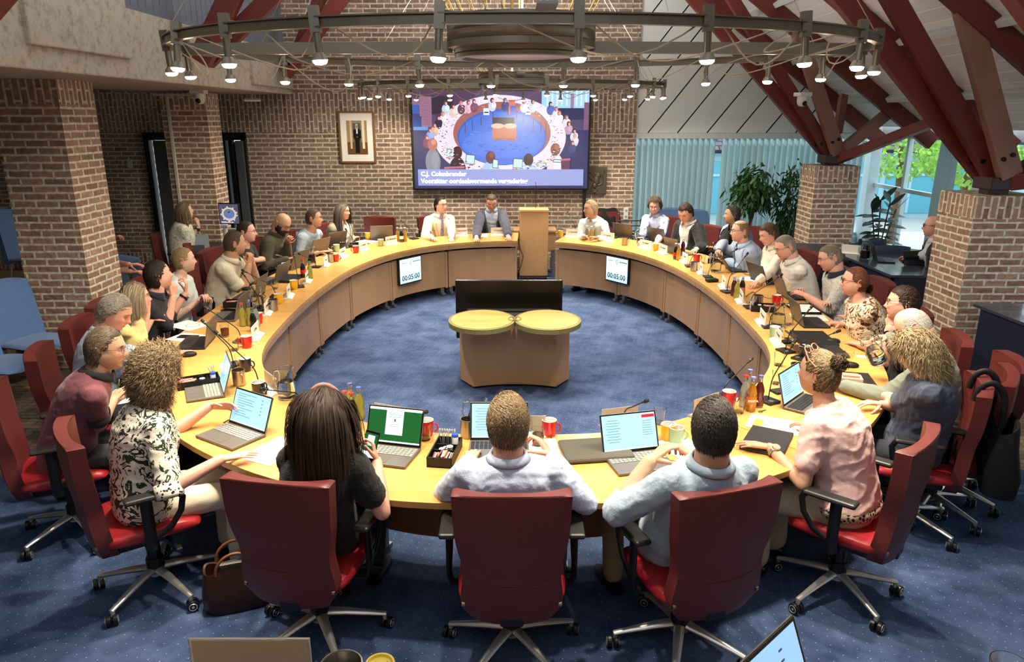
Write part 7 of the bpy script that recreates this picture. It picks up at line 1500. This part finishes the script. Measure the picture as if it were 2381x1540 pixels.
for k in range(4):
    a=k*1.6; tp=np.array((.18*math.cos(a),.12*math.sin(a),1.12+.12*(k%2))); mb=MB(); mb.tube([(0,0,.35),tuple(tp*.5+np.array((0,0,.15))),tuple(tp)],.010,7); mb.build('stem',TRK,t,smooth=True)
    for j in range(11):
        f=.35+.65*j/10; c=np.array((0,0,.35))*(1-f)+tp*f; an=j*2.4+k; ld=np.array((math.cos(an),math.sin(an)*.8,.15+.9*(f>.93))); mb=MB(); leaf_mesh(mb,c,ld,np.array((0,-.35,1.)),r.uniform(.20,.30),.055,.25 if f<.9 else .05); mb.build('leaf',LEAFD,t,smooth=True)
# ================================================================ side desk of the person with the hair clip
SD=mat('side_desk_dark',(.20,.20,.21),.4)
t=thing('side_desk','dark side desk with tablet, lamp and monitor at the dark door','desk',(-4.0,9.75,0)); mb=MB(); mb.box((-3.95,9.78,.735),(1.0,.9,.03)); mb.build('desk_top',SD,t,world=True,bevel=.003)
for sx,sy in ((-.45,-.4),(.45,-.4),(-.45,.4),(.45,.4)): mb=MB(); mb.box((-3.95+sx,9.78+sy,.36),(.04,.04,.72)); mb.build('leg',STEELG,t,world=True)
p=PZ(480,575,.75); t=thing('tablet','grey tablet with kickstand on the side desk','tablet',(p.x,9.50,.752),R(-158)); mb=MB(); mb.box((0,0,.10),(.30,.010,.20),M=TR((0,0,0),0,R(16))); mb.build('tablet_body',mat('tablet_grey',(.42,.44,.45),.35,.4),t,bevel=.003); mb=MB(); mb.box((0,-.0,.05),(.18,.006,.12),M=TR((0,.07,0),0,R(-30))); mb.build('kickstand',mat('stand_silver',(.62,.64,.64),.3,.5),t)
t=thing('laptop','silver laptop with white frame behind the tablet on the side desk','laptop',(-3.75,10.0,.752),R(175)); mb=MB(); mb.box((0,0,.125),(.32,.012,.22),0,TR((0,0,0),0,R(-12))); mb.box((0,.007,.128),(.27,.004,.18),1,TR((0,0,0),0,R(-12))); mb.box((0,-.11,.008),(.32,.22,.014)); mb.build('lid',[WHITE,mat('screen_grey',(.45,.50,.50),.3)],t,bevel=.002)
p=PY(534,497,10.0); t=thing('side_monitor','small monitor showing the ring of tables, beside the dark door','monitor',(p.x,p.y,.752),R(-8)); hz=p.z-.752
mb=MB(); mb.box((0,0,hz),(.30,.03,.29)); mb.build('casing',BLACKP,t,bevel=.004)
mb=MB(); cols=[]
def sp(poly,c,k):
    global mb,cols
    mb.add([(x*.275,-.0158-k*.0004,hz+y*.262) for x,y in poly],[tuple(range(len(poly)))]); cols+=[lin(c)]*len(poly)
el=lambda cx,cy,a,b,n=24: [(cx+a*math.cos(q),cy+b*math.sin(q)) for q in np.linspace(0,2*PI,n,endpoint=False)]
sp([(-.5,-.5),(.5,-.5),(.5,.5),(-.5,.5)],(.32,.32,.42),0); sp(el(0,-.02,.40,.36),(.80,.78,.76),1); sp(el(0,0,.29,.25),(.50,.42,.45),2); sp(el(0,-.03,.25,.20),(.38,.48,.72),3); sp([(-.06,-.02),(.06,-.02),(.06,.05),(-.06,.05)],(.65,.42,.38),4); sp([(-.06,.06),(.06,.06),(.06,.11),(-.06,.11)],(.10,.10,.12),5); sp([(-.45,-.47),(.2,-.47),(.2,-.40),(-.45,-.40)],(.75,.78,.88),6)
for k in range(26): a=k*.245; sp(el(.42*math.cos(a),-.02+.38*math.sin(a),.035,.045,8),[(.2,.17,.2),(.85,.83,.8),(.45,.3,.3)][k%3],7)
mb.build('screen',PICM,t,col=np.array(cols)); mb=MB(); mb.cyl((0,.03,0),(0,.03,hz-.1),.015,8); mb.box((0,.03,.006),(.18,.14,.012)); mb.build('stand',BLACKP,t)
t=thing('desk_lamp','pale folded document camera standing on the side desk','document camera',(-3.78,9.62,.752),0); mb=MB(); mb.box((0,0,.012),(.12,.12,.022)); mb.cyl((0,0,.02),(0.0,.01,.30),.030,12); mb.cyl((-.04,0,.31),(.04,0,.31),.026,12); mb.build('stand',mat('pale_grey_plastic',(.72,.72,.70),.4),t,smooth=True,bevel=.002)
# bags
t=thing('leather_bag','brown leather handbag on the carpet between two front chairs','bag',tuple(PZ(560,1400,0)),R(20)); BAGL=mat('brown_leather',(.20,.105,.055),.35,noise=.25,nscale=8,bump=.2,bscale=40)
G=[]
for z,w_,d_ in ((.0,.165,.085),(.01,.175,.095),(.10,.18,.095),(.19,.165,.075),(.23,.16,.06),(.225,.15,.05),(.10,.15,.07)): G.append([(w_*np.sign(math.cos(a))*abs(math.cos(a))**.6,d_*np.sign(math.sin(a))*abs(math.sin(a))**.6,z+(.012*math.sin(3*a) if z>.15 else 0)) for a in np.linspace(0,2*PI,28,endpoint=False)])
mb=MB(); mb.grid(G,wrap=True); mb.f.append(tuple(range(28))[::-1]); mb.f.append(tuple(range(6*28,7*28))); mb.m+=[0,0]; mb.build('bag_body',BAGL,t,smooth=True)
for sy in (-1,1): mb=MB(); mb.tube([(.10*math.cos(a),sy*.065,.22+.11*math.sin(a)) for a in np.linspace(0,PI,14)],.008,8); mb.build('handle',mat('tan_leather',(.45,.27,.14),.45),t,smooth=True)
mb=MB(); mb.box((.02,0,.20),(.20,.02,.12),M=TR((0,0,0),0,.1)); mb.build('folder_inside',LAPG,t,bevel=.003)
# black tote over the right chair
cs=[o for o in C.objects if o.get('label','').startswith('red chair at the right with a black bag')][0]
t=thing('black_tote','large black bag hanging by its straps from the right red chair','bag',tuple(cs.location),cs.rotation_euler.z); G=[]
for z,w_,d_ in ((.36,.10,.05),(.39,.17,.085),(.52,.21,.10),(.66,.22,.09),(.76,.21,.07),(.80,.20,.06),(.79,.185,.05),(.55,.17,.05)): G.append([(w_*np.sign(math.cos(a))*abs(math.cos(a))**.6,-.43-.02*(z<.6)+d_*np.sign(math.sin(a))*abs(math.sin(a))**.6+.012*math.sin(2*a+z*9),z+.02*math.cos(a)+(.02*math.sin(2*a) if z>.7 else 0)) for a in np.linspace(0,2*PI,28,endpoint=False)])
mb=MB(); mb.grid(G,wrap=True); mb.f.append(tuple(range(28))[::-1]); mb.f.append(tuple(range(7*28,8*28))); mb.m+=[0,0]; mb.build('bag_body',mat('black_cloth',(.035,.035,.04),.85,bump=.3,bscale=120),t,smooth=True)
for sx in (-.12,.10): mb=MB(); mb.tube(spline([(sx,-.40,.78),(sx,-.395,.92),(sx,-.37,1.0),(sx,-.32,1.035),(sx,-.27,1.0),(sx,-.25,.92)],5),.018,8,flat=.6); mb.build('strap',BLK,t,smooth=True)
slab('black_bag','small black backpack lying on the floor behind the grey-haired person','bag',0,0,(.35,.22,.16),.4,BLK,.06,p=Vector((-4.0,6.6,.0)))
# ================================================================ outdoors
EXT=mat('white_render',(.70,.84,.88),.8,spec=.1); EXG=mat('exterior_glass',(.42,.72,.80),.5,spec=.2); ROOFT=brickmat('roof_tiles',(.42,.40,.42),(.50,.48,.50),(.25,.24,.26),rowh=.2,bw=.25,msize=.02)
t=thing('neighbour_building','white low building with glazed front and tiled roof seen through the windows','building',(13,11,0))
mb=MB(); mb.box((13.4,11,.5),(.4,16,1.4)); mb.box((13.4,11,2.75),(.4,16,.35)); 
for y in np.arange(3,19.1,1.6): mb.box((13.25,y,1.6),(.2,.16,2.6))
mb.build('wall',EXT,t,world=True)
for y in np.arange(3,19,1.6): mb=MB(); mb.box((13.35,y+.8,1.9),(.05,1.44,1.4)); mb.build('window',EXG,t,world=True)
mb=MB(); uvq=[(13.0,2,2.9),(13.0,20,2.9),(16.5,20,5.4),(16.5,2,5.4)]; mb.add(uvq,[(0,3,2,1)]); mb.uv=[(2,0),(2,4.3),(20,4.3),(20,0)]; mb.build('roof',ROOFT,t,world=True,solid=.1)
t=thing('neighbour_building','long low building with grey tiled roof and cyan windows across the courtyard','building',(10,20,0)); mb=MB(); mb.box((9,20,.65),(26,.3,1.8)); mb.build('wall',EXT,t,world=True)
for x in np.arange(-2.5,21,1.5):
    mb=MB(); mb.box((x,19.83,.62),(1.32,.05,1.35)); o=mb.build('window',EXG,t,world=True)
    mb=MB(); mb.box((x,19.79,.62),(.07,.03,1.35)); mb.box((x,19.79,.95),(1.32,.03,.06)); mb.build('window_frame',EXT,o,world=True)
mb=MB(); mb.add([(-4,19.6,1.6),(22,19.6,1.6),(22,23.5,4.0),(-4,23.5,4.0)],[(0,1,2,3)]); mb.uv=[(0,0),(26,0),(26,4.6),(0,4.6)]; mb.build('roof',ROOFT,t,world=True,solid=.1)
GR=mat('courtyard_paving',(.74,.75,.72),.9); mb=MB(); mb.box((14,14,-.25),(30,30,.1)); struct(mb.build('ground',GR))
mb=MB(); mb.box((-3,18,-.26),(30,11,.1)); 
FOL=mat('tree_leaf',(.62,.80,.36),.6,noise=.3,nscale=5)
def tree(label,p,h,rad,seed):
    t=thing('leafy_tree',label,'tree',p); r=np.random.RandomState(seed); mb=MB(); mb.tube([(0,0,-.2),(.05,0,h*.5),(0,.1,h)],[.12,.09,.05],8); mb.build('trunk',TRK,t,smooth=True); mb=MB()
    for k in range(1300):
        d=r.normal(size=3); d=d/np.linalg.norm(d)*r.uniform(.5,1)**.5*rad; c=np.array((0,0,h))+d*np.array((1,1,.7)); leaf_mesh(mb,c,r.normal(size=3),r.normal(size=3),.10,.036,.2)
    o=mb.build('foliage',FOL,t); o['kind']='stuff'
tree('young green tree in the courtyard, left through the side windows',(8.3,15.6,-.2),2.1,1.0,1); tree('young green tree in the courtyard, right through the side windows',(8.5,13.6,-.2),2.0,.95,2)
